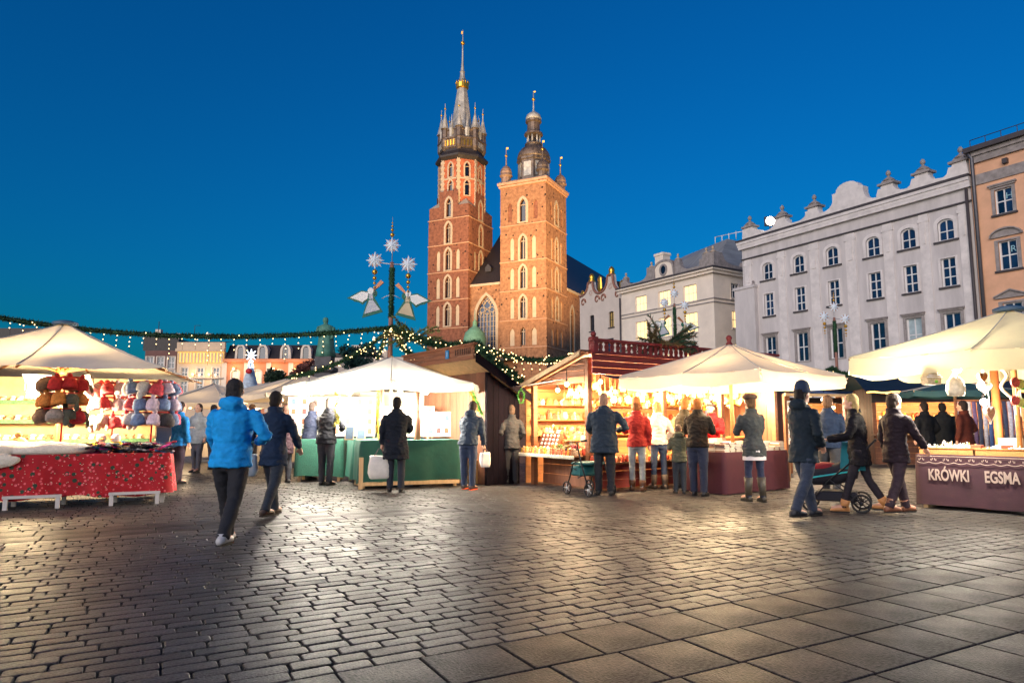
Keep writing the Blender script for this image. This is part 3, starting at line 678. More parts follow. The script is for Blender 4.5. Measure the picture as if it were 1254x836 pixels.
wp2 = [(8.95, 17.36), (8.95, 19.2), (9.7, 19.2), (9.7, 18.9)] + curve((9.75, 18.8), (11.2, 17.8), False) + [(12.6, 17.8), (12.6, 18.5), (13.0, 18.5), (13.0, 19.0), (14.6, 19.0), (14.6, 17.36)]
part('parapet', stone_trim, W.o, lambda m: m.prism(wp2, 0, .5))
part('side_parapet', stone_trim, W.o, lambda m: (setattr(m, 'X', face((W.n + .1, .5, 0), 90)), m.prism([(0, 17.36), (0, 19.0), (.8, 19.0)] + curve((1.0, 18.6), (3.2, 17.8), False) + [(4.0, 17.8), (4.2, 18.4), (5, 18.4), (5, 17.36)], -.1, .4)))
for x, z in ((.65, 18.6), (5.1, 19.1), (9.3, 19.2), (13.4, 19.0), (14.3, 19.0)): part('parapet_urn', stone, W.o, lambda m: urn(m, x, z, .25, .6))
part('roof', zinc, W.o, lambda m: m.add([(.2, .5, 17.3), (W.n, .5, 17.3), (W.n, 14, 17.3), (.2, 14, 17.3), (4.0, 7, 21.6), (W.n - 3, 6, 21.9), (W.n - 3, 9, 21.9), (4.0, 9, 21.6)], [(0, 1, 5, 4), (1, 2, 6, 5), (2, 3, 7, 6), (3, 0, 4, 7), (4, 5, 6, 7)]))
part('roof_rail', win_white, W.o, lambda m: [m.tube([(W.n - 5 + k, 6.3, 21.7), (W.n - 5 + k, 6.3, 22.6)], .05, 5) for k in range(6)] + [m.tube([(W.n - 5, 6.3, 22.6), (W.n, 6.3, 22.3)], .05, 5), m.tube([(W.n, 6.3, 22.3), (W.n - 1, 14, 19.5)], .05, 5)])
part('chimney', white_pl, W.o, lambda m: m.box(1.6, 3.0, 4.2, 5.4, 17.5, 21.6).box(1.5, 3.1, 4.1, 5.5, 21.6, 21.9))
part('drainpipe', dark_trim, W.o, lambda m: m.tube([(-.05, -.2, 0), (-.05, -.2, 16.2)], .11, 8))

# --- cream house with two curved gables
hl, hr = at(710, 370, 92), at(761, 352, 83)
D = House(hl, hr, 'narrow cream house with twin curved gables and brown scrolls')
dn = D.n
dh = [hole(3.1, 13.05, 1.1, 2.1, 'seg', .2), hole(7.65, 13.0, 1.1, 2.0, 'seg', .2), hole(3.1, 9.4, 1.1, 2), hole(7.3, 9.4, 1.6, 2.2)]
shell(D, 14, 16.6, cream_pl, dh)
for i, h in enumerate(dh): window(D.o, h, 0, M('dark_window_frame', (60, 48, 40), .5, .1), glass_blue if i != 1 else M('amber_window', (190, 160, 90), .3, .4, 2), 2, 2, .07, cream_pl, .1, .03, dark_trim)
dp = [(0, 16.6), (0, 18.2)] + curve((.3, 18.1), (2.2, 19.4), True) + [(2.3, 19.6), (3.3, 19.6), (3.4, 19.2)] + curve((3.4, 19.2), (5.0, 17.8), False) + curve((5.2, 17.8), (6.9, 19.4), True) + [(7.0, 19.7), (8.0, 19.7), (8.1, 19.3)] + curve((8.1, 19.3), (dn - .1, 17.4), False) + [(dn, 16.6)]
part('twin_gable', cream_pl, D.o, lambda m: m.prism(dp, 0, .5))
part('gable_coping', rust, D.o, lambda m: [m.tube([(x, -.02, z) for x, z in dp[1:-1]], .2, 6, flat=.8)])
for x, z in ((1.0, 17.1), (4.4, 17.0), (5.85, 16.95), (9.1, 16.9)):
    part('scroll', rust, D.o, lambda m: m.tube([(x + (.62 - .045 * k) * math.cos(k * .55), -.06, z + (.62 - .045 * k) * math.sin(k * .55)) for k in range(12)], [.15 - .008 * k for k in range(12)], 6))
for x in (2.8, 7.5): part('gable_finial', gold, D.o, lambda m: m.lathe([(.45, 19.6), (.5, 19.8), (.35, 20.0), (.42, 20.3), (.3, 20.6), (.05, 20.85)], 10, (x, .25, 0)))
for k, (x, z) in enumerate(((.3, 18.3), (4.6, 18.5), (9.6, 18.0))): part('gable_ornament', gold, D.o, lambda m: m.lathe([(.12, z - .6), (.4, z - .1), (.42, z + .3), (.3, z + (1.4 if k == 1 else .5)), (.04, z + (1.7 if k == 1 else .7))], 7, (x, .3, 0), 0, False, 0, True, 1.2, .4))
for x, z in ((2.85, 18.2), (7.5, 18.3)): part('plaster_rosette', M('rosette_plaster', (206, 182, 168), .8, .1), D.o, lambda m: [m.ball((x + .3 * math.cos(t), -.03, z + .3 * math.sin(t)), (.16, .06, .16), 6, 4) for t in [k * PI / 3 for k in range(6)]])
part('roof', slate, D.o, lambda m: [m.add([(a, .5, 16.6), (b, .5, 16.6), ((a + b) / 2, .5, 19.0), (a, 14, 16.6), (b, 14, 16.6), ((a + b) / 2, 14, 19)], [(0, 2, 5, 3), (2, 1, 4, 5), (0, 1, 2)]) for a, b in ((0, dn / 2), (dn / 2, dn))])

# --- far side of the square, left
def far_house(pxa, pxb, Y, label, z_c, m, rows, extra=None, depth=12, lit=()):
    a, b = at(pxa, 430, Y), at(pxb, 430, Y); Hh = House(a, b, label); hs = []
    for r, (z, h_, wd, n, arch) in enumerate(rows):
        for k in range(n): hs.append((hole((k + .5) * Hh.n / n, z, wd, h_, arch, .5 if arch else 0), (r, k)))
    shell(Hh, depth, z_c, m, [q[0] for q in hs])
    for h, key in hs: window(Hh.o, h, 0, win_white, glass_lit if key in lit else glass_blue, 2, 2, .14, white_pl, .25, .1, None)
    if extra: extra(Hh)
    return Hh
warm_pl = M('warm_cream_plaster', (236, 206, 172), .85, .1, .4)
pink_pl = M('terracotta_plaster', (232, 150, 108), .85, .12, .4)
def ex_cream(H):
    part('lit_frieze', M('lit_frieze', (255, 214, 130), .7, .3, 2, emit=.75, ecol=(255, 206, 110)), H.o, lambda m: m.box(.2, H.n - .2, -.35, .02, z430(444), z430(431)))  # lighting of the frieze put into its material as emission, no lamp there
    for k in range(14): part('frieze_bracket', warm_pl, H.o, lambda m: m.box(.3 + k * (H.n - .8) / 13, .6 + k * (H.n - .8) / 13, -.5, -.355, z430(444), z430(432)))
    part('cornice', warm_pl, H.o, lambda m: m.box(-.1, H.n + .1, -.8, .1, z430(430.5), z430(427)).box(-.05, H.n + .05, -.3, .3, z430(427), z430(419)))
    part('ledge', stone_trim, H.o, lambda m: m.box(0, H.n, -.3, .02, z430(464), z430(462.5)))
    part('roof', slate, H.o, lambda m: m.add([(0, .3, z430(419)), (H.n, .3, z430(419)), (H.n, 6, z430(414)), (0, 6, z430(414))], [(0, 1, 2, 3)]))
def z430(py, Y=140): return at(300, py, Y).z
far_house(217.5, 275.5, 140, 'cream house with a glowing frieze beyond the market garland', z430(430.5), warm_pl, [(z430(482), 3.6, 1.5, 3, None), (z430(462), 2.0, 1.4, 3, None), (3.5, 3, 1.6, 3, None)], ex_cream)
def ex_pink(H):
    part('cornice', pink_pl, H.o, lambda m: m.box(-.1, H.n + .1, -.7, .1, z430(443.5), z430(439.5)))
    part('mansard_roof', slate, H.o, lambda m: m.add([(0, 0, z430(439.5)), (H.n, 0, z430(439.5)), (H.n, 2.2, z430(421)), (0, 2.2, z430(421)), (H.n, 12, z430(421)), (0, 12, z430(421)), (H.n, 12, z430(439)), (0, 12, z430(439))], [(0, 1, 2, 3), (3, 2, 4, 5), (1, 6, 4, 2), (0, 3, 5, 7)]))
    for px in (295, 322, 350, 375):
        x = at(px, 430, 140).x - H.L.x; d = part('dormer', white_pl, H.o, lambda m: m.prism([(x - 1.1, z430(439)), (x - .6, z430(439)), (x - .6, z430(428))] + [(x - .6 * math.cos(t), z430(428) + .7 * math.sin(t)) for t in [PI * k / 6 for k in range(7)]] + [(x + .6, z430(439)), (x + 1.2, z430(439)), (x + 1.0, z430(427)), (x + .6, z430(422.5)), (x - .6, z430(422.5)), (x - 1.0, z430(427))], -.3, 1.5))
        part('dormer_pane', glass_blue, d, lambda m: m.box(x - .62, x + .62, -.1, 0, z430(439), z430(425)))
    for k in range(5): part('wall_panel', white_pl, H.o, lambda m: m.box(k * H.n / 4 - .5, k * H.n / 4 + .5, -.15, .02, 3, z430(444)))
far_house(276, 384, 140, 'terracotta house with mansard roof and white arched dormers', z430(443.5), pink_pl, [(z430(469), 2.6, 1.5, 4, 'seg'), (4, 3.2, 1.6, 4, None)], ex_pink, lit={(0, 0), (0, 1), (0, 2)})
def ex_dark(H): part('roof', slate, H.o, lambda m: m.prism([(-.5, z430(428)), (H.n + .2, z430(428)), (H.n + .2, z430(414)), (H.n - 2, z430(410)), (-.5, z430(410))], 0, 9)); [part('chimney', white_pl, H.o, lambda m: m.box(x, x + 1.1, 2, 3, z430(412), z430(405 if k else 400))) for k, x in enumerate((.8, 5.0, 11.5))]; part('antenna', dark_trim, H.o, lambda m: [m.tube([(2, 1, z430(408)), (2, 1, z430(391))], .07, 5), m.tube([(9.6, 1, z430(412)), (9.6, 1, z430(396)), (10.8, 1, z430(396))], .06, 5)])
far_house(178, 217, 142, 'brownish house with rooftop antennas left of the glowing cream house', z430(428), M('brown_plaster', (128, 92, 84), .85, .15, .5), [(z430(470), 3, 1.5, 3, None), (z430(450), 2.4, 1.4, 3, None)], ex_dark)
far_house(384, 470, 165, 'low pale house beyond the bronze statue', at(300, 438, 165).z, white_pl, [(4, 2.6, 1.5, 5, None), (9, 2.4, 1.4, 5, None)], lambda H: (part('roof', slate, H.o, lambda m: m.prism([(0, at(300, 438, 165).z), (H.n, at(300, 438, 165).z), (H.n - 1, at(300, 432, 165).z), (1, at(300, 432, 165).z)], 0, 8)), [part('chimney', white_pl, H.o, lambda m: m.box(x, x + 2.2, 1, 3, 12, at(300, 422 + 3 * k, 165).z)) for k, x in enumerate((9, 12.5, 15.5))]))
far_house(-60, 60, 150, 'long dark-roofed house behind the parasol over the red table', at(0, 430, 150).z, warm_pl, [(5, 3, 1.6, 8, None), (10, 2.6, 1.5, 8, None)], lambda H: part('roof', slate, H.o, lambda m: m.prism([(-1, at(0, 430, 150).z), (H.n + 1, at(0, 430, 150).z), (H.n, at(0, 402, 150).z), (0, at(0, 402, 150).z)], -.3, 9)))
far_house(468, 535, 170, 'pale house far behind the star pole', at(300, 437, 170).z, white_pl, [(4, 2.6, 1.5, 4, None)], None)

for i, px in enumerate((236, 256, 286, 308, 335, 362)):
    p = at(px, 459 if i < 2 else 452, 139.2); t = thing('wall_lamp', 'small warm wall lamp on the ' + ('glowing cream house' if i < 2 else 'terracotta house'), 'lamp', p, 0, 'wall lamps on the ' + ('cream house' if i < 2 else 'terracotta house'))
    part('shade', M('wall_lamp_glow', (255, 214, 140), .5, 0, emit=6, ecol=(255, 196, 110)), t, lambda m: m.lathe([(.1, -.2), (.2, 0), (.25, .3), (.05, .35)], 8)); part('arm', dark_trim, t, lambda m: m.box(-.04, .04, .1, .8, -.05, .05)); lamp('wall_light', 'POINT', 160, (1, .7, .4), (0, -.9, .2), t, .2)
# floodlights at the foot of the church
SOD = (1, .66, .3)
for k, (x, y, z, tx, tz, pw, sp) in enumerate(((-14, 92, 4, -12, 46, 85000, 38), (4, 90, 4, 3, 46, 180000, 34), (-2, 100, 4, -4, 24, 16000, 60), (34, 112, 9, 12, 44, 120000, 40))):
    lo = Vector((x, y, z))
    f = thing('floodlight', ['dark floodlight on a post aimed at the tall church tower', 'dark floodlight on a post aimed at the domed church tower', 'dark floodlight on a post aimed at the church porch', 'dark floodlight on a post aimed at the church nave side'][k], 'floodlight', (x, y, 0))
    part('post', dark_trim, f, lambda m: m.tube([(0, 0, 0), (0, 0, z - .3)], .08, 8))
    part('housing', MATS['lamp_housing'], f, lambda m: m.cbox(-.3, .3, -.35, -.05, z - .3, z + .25, .04))
    lamp('flood_beam', 'SPOT', pw, SOD, (0, .1, z + .1), f, .4, aim((x, y + .1, z + .1), (tx, 142, tz)), R(sp * 1.6), .9)
rp = Vector(fl) + Vector((-.35, .4, .15))
lamp('flood_beam', 'SPOT', 170000, (1, .66, .32), rp - Vector(fl), F_, .4, aim(rp, (0, 142, 50)), R(34), .8)

# ================================================================== MARKET: BUILDERS
canvas = M('cream_canvas', (232, 216, 190), .8, .08, 2, .4, 5, trans=.13)
canvas_w = M('white_canvas', (240, 232, 214), .8, .05, 2, .25, 5, trans=.1)
canvas_y = M('yellow_canvas', (236, 220, 172), .8, .08, 2, .4, 5, trans=.12)
wood = M('warm_wood', (176, 112, 58), .55, .3, 4, .3, 30, orand=.15, stretch=(.35, .35, 3))
wood_d = M('brown_planks', (112, 70, 48), .6, .3, 4, .4, 30, orand=.22, stretch=(3, 3, .4))
wood_h = M('brown_boards', (130, 82, 52), .6, .3, 4, .4, 30, orand=.2, stretch=(.4, .4, 3))
wood_r = M('red_stained_wood', (128, 44, 40), .5, .28, 4, .35, 30, orand=.15, stretch=(.4, .4, 3))
wood_p = M('purple_stained_planks', (15, 10, 19), .85, .3, 4, .4, 30, spec=.08, orand=.2, stretch=(3, 3, .4))  # purple stain taken near black to hold the shade of the unlit wall
wood_l = M('pale_timber', (206, 172, 126), .6, .2, 4, .2, 30, orand=.1, stretch=(3, 3, .4))
steel = M('painted_steel', (196, 196, 198), .35, .08, 3, metal=.4)
darksteel = M('dark_steel', (38, 40, 46), .4, .15, 4, metal=.5)
navy_cloth = M('navy_awning', (44, 48, 76), .8, .15, 4, .2, 8)
WARM = (1, .72, .4); WHITE = (1, .9, .74)
bulb_w = M('bulb_warm', (255, 226, 168), .4, 0, emit=30, ecol=(255, 206, 128))
bulb_c = M('bulb_white', (255, 246, 226), .4, 0, emit=30, ecol=(255, 236, 206))

def poly_square(h, rot): return [(h * a * math.cos(rot) - h * b * math.sin(rot), h * a * math.sin(rot) + h * b * math.cos(rot)) for a, b in ((-1, -1), (0, -1), (1, -1), (1, 0), (1, 1), (0, 1), (-1, 1), (-1, 0))]
def poly_oct(r, rot): return [(r * math.cos(rot + k * PI / 4), r * math.sin(rot + k * PI / 4)) for k in range(8)]
def parasol(label, cx, cy, poly, za, zr, val, m, pole_top=None, sag=.05, finial=None, pole_m=None, group=None, hub=True):
    t = thing('market_parasol', label, 'parasol', (cx, cy, 0), 0, group)
    n = len(poly); nr, nc = 7, 6
    for k in range(n):
        a, b = Vector((*poly[k], zr)), Vector((*poly[(k + 1) % n], zr)); ap_ = Vector((0, 0, za))
        P = []; F = []
        for i in range(nr + 1):
            for j in range(nc + 1):
                s_ = i / nr; c = j / nc; r0 = max(s_, .02)
                q = ap_.lerp(a.lerp(b, c), r0); q.z -= sag * 4 * s_ * (1 - s_) * .7 + .035 * math.sin(PI * c) * s_ + .03 * math.sin(7 * c + 3 * k) * s_ * (1 - s_) + .01 * math.sin(19 * c + 5 * k) * s_ ** 2
                P.append(tuple(q))
        for i in range(nr):
            for j in range(nc): z = i * (nc + 1) + j; F.append((z, z + 1, z + nc + 2, z + nc + 1))
        mb = MB(); mb.add(P, F, 0, True); pan = mb.build('canopy_panel', m, t)
        mb = MB(); mb.tube([P[i * (nc + 1)][:2] + (P[i * (nc + 1)][2] + .006,) for i in range(nr + 1)], .009, 4); mb.build('canopy_seam', M('seam', (186, 182, 174), .8, 0), t)
        if val:
            P2 = []; F2 = []
            for j in range(nc + 1):
                c = j / nc; q = a.lerp(b, c); q.z -= .035 * math.sin(PI * c); d = (b - a).normalized(); nrm = Vector((d.y, -d.x, 0))
                P2 += [tuple(q), tuple(q + nrm * (.015 + .02 * math.sin(c * 7 + k)) - Vector((0, 0, val * .55))), tuple(q + nrm * (.01 + .035 * math.sin(c * 9 + k * 2)) - Vector((0, 0, val * (1 + .06 * math.sin(c * 5 + k)))))]
            for j in range(nc): F2 += [(j * 3, j * 3 + 3, j * 3 + 4, j * 3 + 1), (j * 3 + 1, j * 3 + 4, j * 3 + 5, j * 3 + 2)]
            mb = MB(); mb.add(P2, F2, 0, True); mb.build('valance', m, t)
        rp_ = Vector((*poly[k], zr - .03)); mb = MB(); mb.tube([(0, 0, za - .07), tuple(rp_ * .5 + Vector((0, 0, (za - .07) * .5 - sag * .7 - .02))), tuple(rp_)], .018, 5); mb.build('rib', pole_m or wood_l, t)
        if hub: mb = MB(); mb.tube([(0, 0, zr + .02), tuple(Vector((*poly[k], zr)) * .45 + Vector((0, 0, za * .55 - .13 - sag * .3)))], .014, 5); mb.build('strut', pole_m or wood_l, t)
    mb = MB(); mb.tube([(0, 0, .05), (0, 0, za + .02)], .035, 8); mb.build('pole', pole_m or wood_l, t)
    mb = MB(); mb.cbox(-.2, .2, -.2, .2, 0, .09, .015); mb.build('base_weight', M('concrete', (120, 118, 116), .9, .2, 6), t)
    mb = MB(); mb.lathe([(.07, zr - .02), (.085, zr), (.085, zr + .08), (.06, zr + .1)], 10); mb.build('hub', pole_m or wood_l, t)
    if finial:
        mb = MB(); mb.lathe([(.07, za - .015), (.06, za + .01), (.035, za + .03), (.045, za + .08), (.06, za + .11), (.04, za + .15), (.01, za + .165)] if finial != 'cap' else [(.2, za - .03), (.2, za + .02), (.1, za + .05), (.02, za + .06)], 10)
        mb.build('finial', MATS['red_stained_wood'] if finial != 'cap' else M('cap_plastic', (70, 96, 120), .5, .1), t)
    return t
NB = [0]
def bulb(p, power, label, color=WARM, r=.05, m=None, cord=.25, group='bulbs lighting the stalls'):
    t = thing('hanging_bulb', label, 'lamp', p, 0, group)
    mb = MB(); mb.ball((0, 0, 0), r, 10, 7); mb.build('glass_bulb', m or bulb_w, t)
    mb = MB(); mb.lathe([(.022, r * .9), (.026, r + .05), (.01, r + .07), (.006, r + cord)], 8); mb.build('socket', darksteel, t)
    if power: lamp('bulb_light', 'POINT', power, color, (0, 0, -r - .16), t, .14)
    return t
def cloth(label, F, x0, x1, y0, y1, zt, zb, m, flare=.06, fold=.025, nf=9, sides='flrb', name='tablecloth', rag=.02):
    """a cloth over a table: flat top and a hanging skirt with soft folds"""
    t = MB(); P = []; F_ = []
    per = []; N_ = 26
    corners = [(x0, y0), (x1, y0), (x1, y1), (x0, y1)]
    for k in range(4):
        a, b = corners[k], corners[(k + 1) % 4]; nn = max(6, int(math.hypot(b[0] - a[0], b[1] - a[1]) * 14))
        for i in range(nn): s_ = i / nn; per.append((a[0] + (b[0] - a[0]) * s_, a[1] + (b[1] - a[1]) * s_))
    n = len(per); cx, cy_ = (x0 + x1) / 2, (y0 + y1) / 2; rows = 6
    for r in range(rows + 1):
        s_ = r / rows
        for i, (x, y) in enumerate(per):
            a, b = per[i - 1], per[(i + 1) % n]; d = Vector((b[0] - a[0], b[1] - a[1])).normalized(); nx_, ny_ = d.y, -d.x
            f = (fold * (math.sin(i * .52) + .6 * math.sin(i * .23 + 1) + .5 * math.sin(i * 1.1 + 2)) * s_ + flare * s_ + .012) * (1 if r else 0)
            z = zt - (zt - zb) * s_ + (rag * math.sin(i * .31) + rag * .6 * math.sin(i * .83)) * s_ * (s_ > .9)
            P.append((x + nx_ * f, y + ny_ * f, z - (.004 if r else 0)))
    for r in range(rows):
        for i in range(n): F_.append((r * n + i, r * n + n + i, r * n + n + (i + 1) % n, r * n + (i + 1) % n))
    t.add(P, F_, 0, True); t.add(P[:n], [tuple(range(n))], 0, False)
    o = t.build(name, m, None, F.o, F.a); return tag(o, label, 'tablecloth')
def table(label, F, x0, x1, y0, y1, zt, m, legs=None, name='market_table'):
    t = thing(name, label, 'table', F.o, F.a)
    mb = MB(); mb.box(x0 + .01, x1 - .01, y0 + .01, y1 - .01, zt - .04, zt - .006); mb.build('table_top', m, t)
    for x in (x0 + .06, x1 - .06):
        for y in (y0 + .06, y1 - .06): mb = MB(); mb.box(x - .03, x + .03, y - .03, y + .03, 0, zt - .041); mb.build('leg', m, t)
    return t
PM = {}
def planks(parent, X, x0, x1, z0, z1, wd, m, vertical=True, th=.025, gap=.006, name='plank', top=None):
    """a wall of single boards in the plane of X; top(x) gives a sloping upper edge"""
    a0, a1 = (x0, x1) if vertical else (z0, z1); n = max(1, round((a1 - a0) / wd)); st = (a1 - a0) / n
    for k in range(n):
        a, b = a0 + k * st + gap / 2, a0 + (k + 1) * st - gap / 2; mb = MB(); dy = rnd(-.004, .004)
        if vertical:
            za, zb = (z1, z1) if top is None else (top(a), top(b))
            if min(za, zb) - z0 < .03: continue
            mb.prism([(a, z0), (b, z0), (b, zb), (a, za)], dy, dy + th)
        else:
            if top is None: mb.box(x0, x1, dy, dy + th, a, b)
            else: mb.prism(top(a, b), dy, dy + th)
        o = mb.build(name, m, parent); o.matrix_local = X
LOOKS = {}
def row(mesh, name, spots, label, cat, group, rots=None, scale=None):
    out = []
    for i, p in enumerate(spots):
        me_ = mesh if not isinstance(mesh, list) else random.choice(mesh); o = obj(name, me_, None, p); o.rotation_euler = (0, 0, rnd(-.3, .3)) if rots is None else rots(i)
        if scale: s_ = scale(); o.scale = (s_, s_, s_)
        lk = LOOKS.get(me_.name); tag(o, lk + label if lk else label, cat, lk + ' among ' + group if lk else group); out.append(o)
    return out

# ================================================================== RED STALL ON THE LEFT
g_ = gnd(203, 615); F1 = Frame(g_.x, g_.y, 24)
def red_cloth():
    m = M('red_floral_cloth', (172, 8, 26), .8, .2, 6, .15, 60); N = m.node_tree.nodes; K = m.node_tree.links
    tc = N.new('ShaderNodeTexCoord'); b = N['Principled BSDF']; src = b.inputs['Base Color'].links[0].from_socket
    cur = src
    for sc_, th, col in ((9, .13, L((40, 60, 44))), (14, .12, L((226, 96, 104))), (22, .065, L((206, 196, 170)))):
        v = N.new('ShaderNodeTexVoronoi'); v.inputs['Scale'].default_value = sc_; K.new(tc.outputs['Object'], v.inputs['Vector'])
        c = N.new('ShaderNodeMath'); c.operation = 'LESS_THAN'; c.inputs[1].default_value = th * 2.2; K.new(v.outputs['Distance'], c.inputs[0])
        mx = N.new('ShaderNodeMix'); mx.data_type = 'RGBA'; K.new(c.outputs[0], mx.inputs[0]); K.new(cur, mx.inputs[6]); mx.inputs[7].default_value = (*col, 1); cur = mx.outputs[2]
    K.new(cur, b.inputs['Base Color']); return m
table('table under the red floral cloth, on white trestle bars', F1, -4.6, 0, .02, 1.0, .77, M('white_painted_wood', (214, 206, 200), .6, .1, 4))
cloth('red floral tablecloth hanging over the front of the hat stall', F1, -4.62, .02, 0, 1.02, .79, .15, red_cloth(), .07, .03)
for i, (xa, xb) in enumerate(((-2.1, -1.45), (-.75, -.12), (-3.7, -3.0))):
    t = thing('trestle', ['white low trestle under the middle of the red cloth', 'white low trestle at the end of the red cloth', 'white low trestle under the far end of the red cloth'][i], 'trestle', F1.w(xa, -.12), F1.a)
    w_ = xb - xa; mw = MATS['white_painted_wood']
    for x in (0, w_):
        for y in (0, .5): mb = MB(); mb.box(x - .028, x + .028, y - .028, y + .028, 0, .16); mb.build('leg', mw, t)
    mb = MB(); mb.box(-.04, w_ + .04, -.04, .04, .161, .2); mb.build('rail', mw, t); mb = MB(); mb.box(-.04, w_ + .04, .46, .54, .161, .2); mb.build('rail', mw, t)
ap1 = at(80, 396, 12.0)
parasol('cream parasol over the red table of hats and sheepskins', ap1.x, ap1.y, poly_square(2.0, R(17)), ap1.z, 2.12, 0, canvas, sag=.1, finial='cap', pole_m=wood)
# the flood lamps under that parasol
for i, (px, py, D_, rz) in enumerate(((44, 478, 11.4, .6), (108, 478, 11.6, -.7))):
    p = at(px, py, D_); t = thing('clamp_floodlight', ['white barn-door floodlight left of the hat rack under the parasol', 'white barn-door floodlight right of the hat rack under the parasol'][i], 'lamp', p, rz)
    mb = MB(); mb.X = Matrix.Rotation(R(-35), 4, 'X'); mb.cbox(-.13, .13, -.06, .1, -.1, .1, .02); mb.build('housing', steel, t)
    mb = MB(); mb.X = Matrix.Rotation(R(-35), 4, 'X'); mb.box(-.11, .11, -.07, -.062, -.085, .085); mb.build('lamp_face', bulb_c, t)
    mb = MB(); mb.tube([(-.15, .02, 0), (-.15, .02, .2), (.15, .02, .2), (.15, .02, 0)], .012, 5); mb.build('bracket', steel, t)
    mb = MB(); mb.X = Matrix.Rotation(R(-35), 4, 'X'); mb.add([(-.15, -.07, .1), (.15, -.07, .1), (.2, -.2, .18), (-.2, -.2, .18)], [(0, 1, 2, 3)]); mb.build('barn_door', steel, t)
    lamp('lamp_light', 'POINT', 560, (1, .74, .4), (0, -.22, -.26), t, .2)
# shelf rack with slippers behind
FS = Frame(*F1.w(-5.2, 2.35)[:2], 24)
t = thing('shelf_rack', 'three-tier slipper rack with green trimmed shelves', 'shelf', FS.o, FS.a)
for x in (0, 1.6, 3.2, 4.8): mb = MB(); mb.box(x - .03, x + .03, .3, .36, 0, 2.0); mb.build('upright', wood_l, t)
for k, z in enumerate((.95, 1.3, 1.65)):
    y = .0 + k * .12
    mb = MB(); mb.box(-.05, 4.85, y, y + .3, z - .03, z); mb.build('shelf_board', wood_l, t)
    mb = MB(); mb.box(-.05, 4.85, y - .03, y - .004, z - .05, z + .02); mb.build('shelf_trim', M('green_fringe', (78, 120, 84), .9, .4, 30, .5, 80), t)
mb = MB(); mb.box(-.05, 4.85, .37, .4, .8, 2.1); mb.build('back_cloth', M('pale_backdrop', (176, 150, 112), .9, .2), t)
def slipper(rgb, nm):
    mb = MB()
    mb.rings([[(r * math.cos(a) + 0, y + .0, max(0, h * math.sin(a))) for a in [2 * PI * k / 10 for k in range(10)]] for y, r, h in ((-.13, .012, .02), (-.115, .042, .06), (-.06, .05, .085), (0, .046, .075), (.06, .042, .05), (.12, .036, .05), (.135, .01, .02))])
    mb.lathe([(.03, 0), (.05, .01), (.052, .03), (.03, .045)], 8, (0, .03, .06))
    me = mb.mesh('slipper', M('slipper_%d' % rgb[0], rgb, .95, .15, 20, .5, 60)); LOOKS[me.name] = nm; return me
SL = [slipper(c, n_) for c, n_ in (((236, 228, 212), 'cream'), ((214, 196, 164), 'beige'), ((188, 150, 110), 'tan'), ((150, 96, 66), 'brown'), ((240, 236, 230), 'white'))]
sp = []
for k, z in enumerate((.95, 1.3, 1.65)):
    for i in range(36): sp.append(FS.w(.1 + i * .132 + rnd(-.01, .01), .13 + k * .12, z + .001))
row(SL, 'slipper', sp, ' fleece-lined slipper on the tiered rack behind the hat stands', 'slipper', 'slippers on the tiered rack', lambda i: (0, 0, F1.a + rnd(-.15, .15)))
sp2 = [FS.w(.1 + i * .132, .18 + .12 * (i % 3), .0) + Vector((0, 0, (.95, 1.3, 1.65)[i % 3] + .1)) for i in range(30)]
# hat stands and hats
LOOK = {}
def hat_mesh(kind, rgb, nm):
    mb = MB()
    if kind == 'fur':
        mb.lathe([(.1, -.04), (.135, -.02), (.14, .05), (.12, .1), (.1, .11), (.08, .15), (.03, .17)], 14)
    elif kind == 'beanie':
        mb.lathe([(.1, -.03), (.112, -.02), (.112, .04), (.1, .045), (.1, .08), (.075, .13), (.03, .155)], 14); mb.ball((0, 0, .185), .038, 8, 6)
    else:
        mb.lathe([(.1, 0), (.105, .02), (.1, .1), (.06, .15), (.02, .16)], 14); mb.ball((-.1, 0, -.05), (.025, .05, .075), 8, 6); mb.ball((.1, 0, -.05), (.025, .05, .075), 8, 6)
    for i, q in enumerate(mb.v):
        d = noise.noise_vector(Vector(q) * 22) * (.014 if kind == 'fur' else .006); mb.v[i] = (q[0] + d.x, q[1] + d.y, q[2] + d.z)
    me = mb.mesh('winter_hat', M(nm, rgb, .95, .35, 30, .8, 70)); LOOK[me.name] = nm[4:].replace('_', ' ') + {'fur': '' if 'fur' in nm else ' fur', 'beanie': ' bobble', 'flap': ' ear-flap'}[kind]; return me
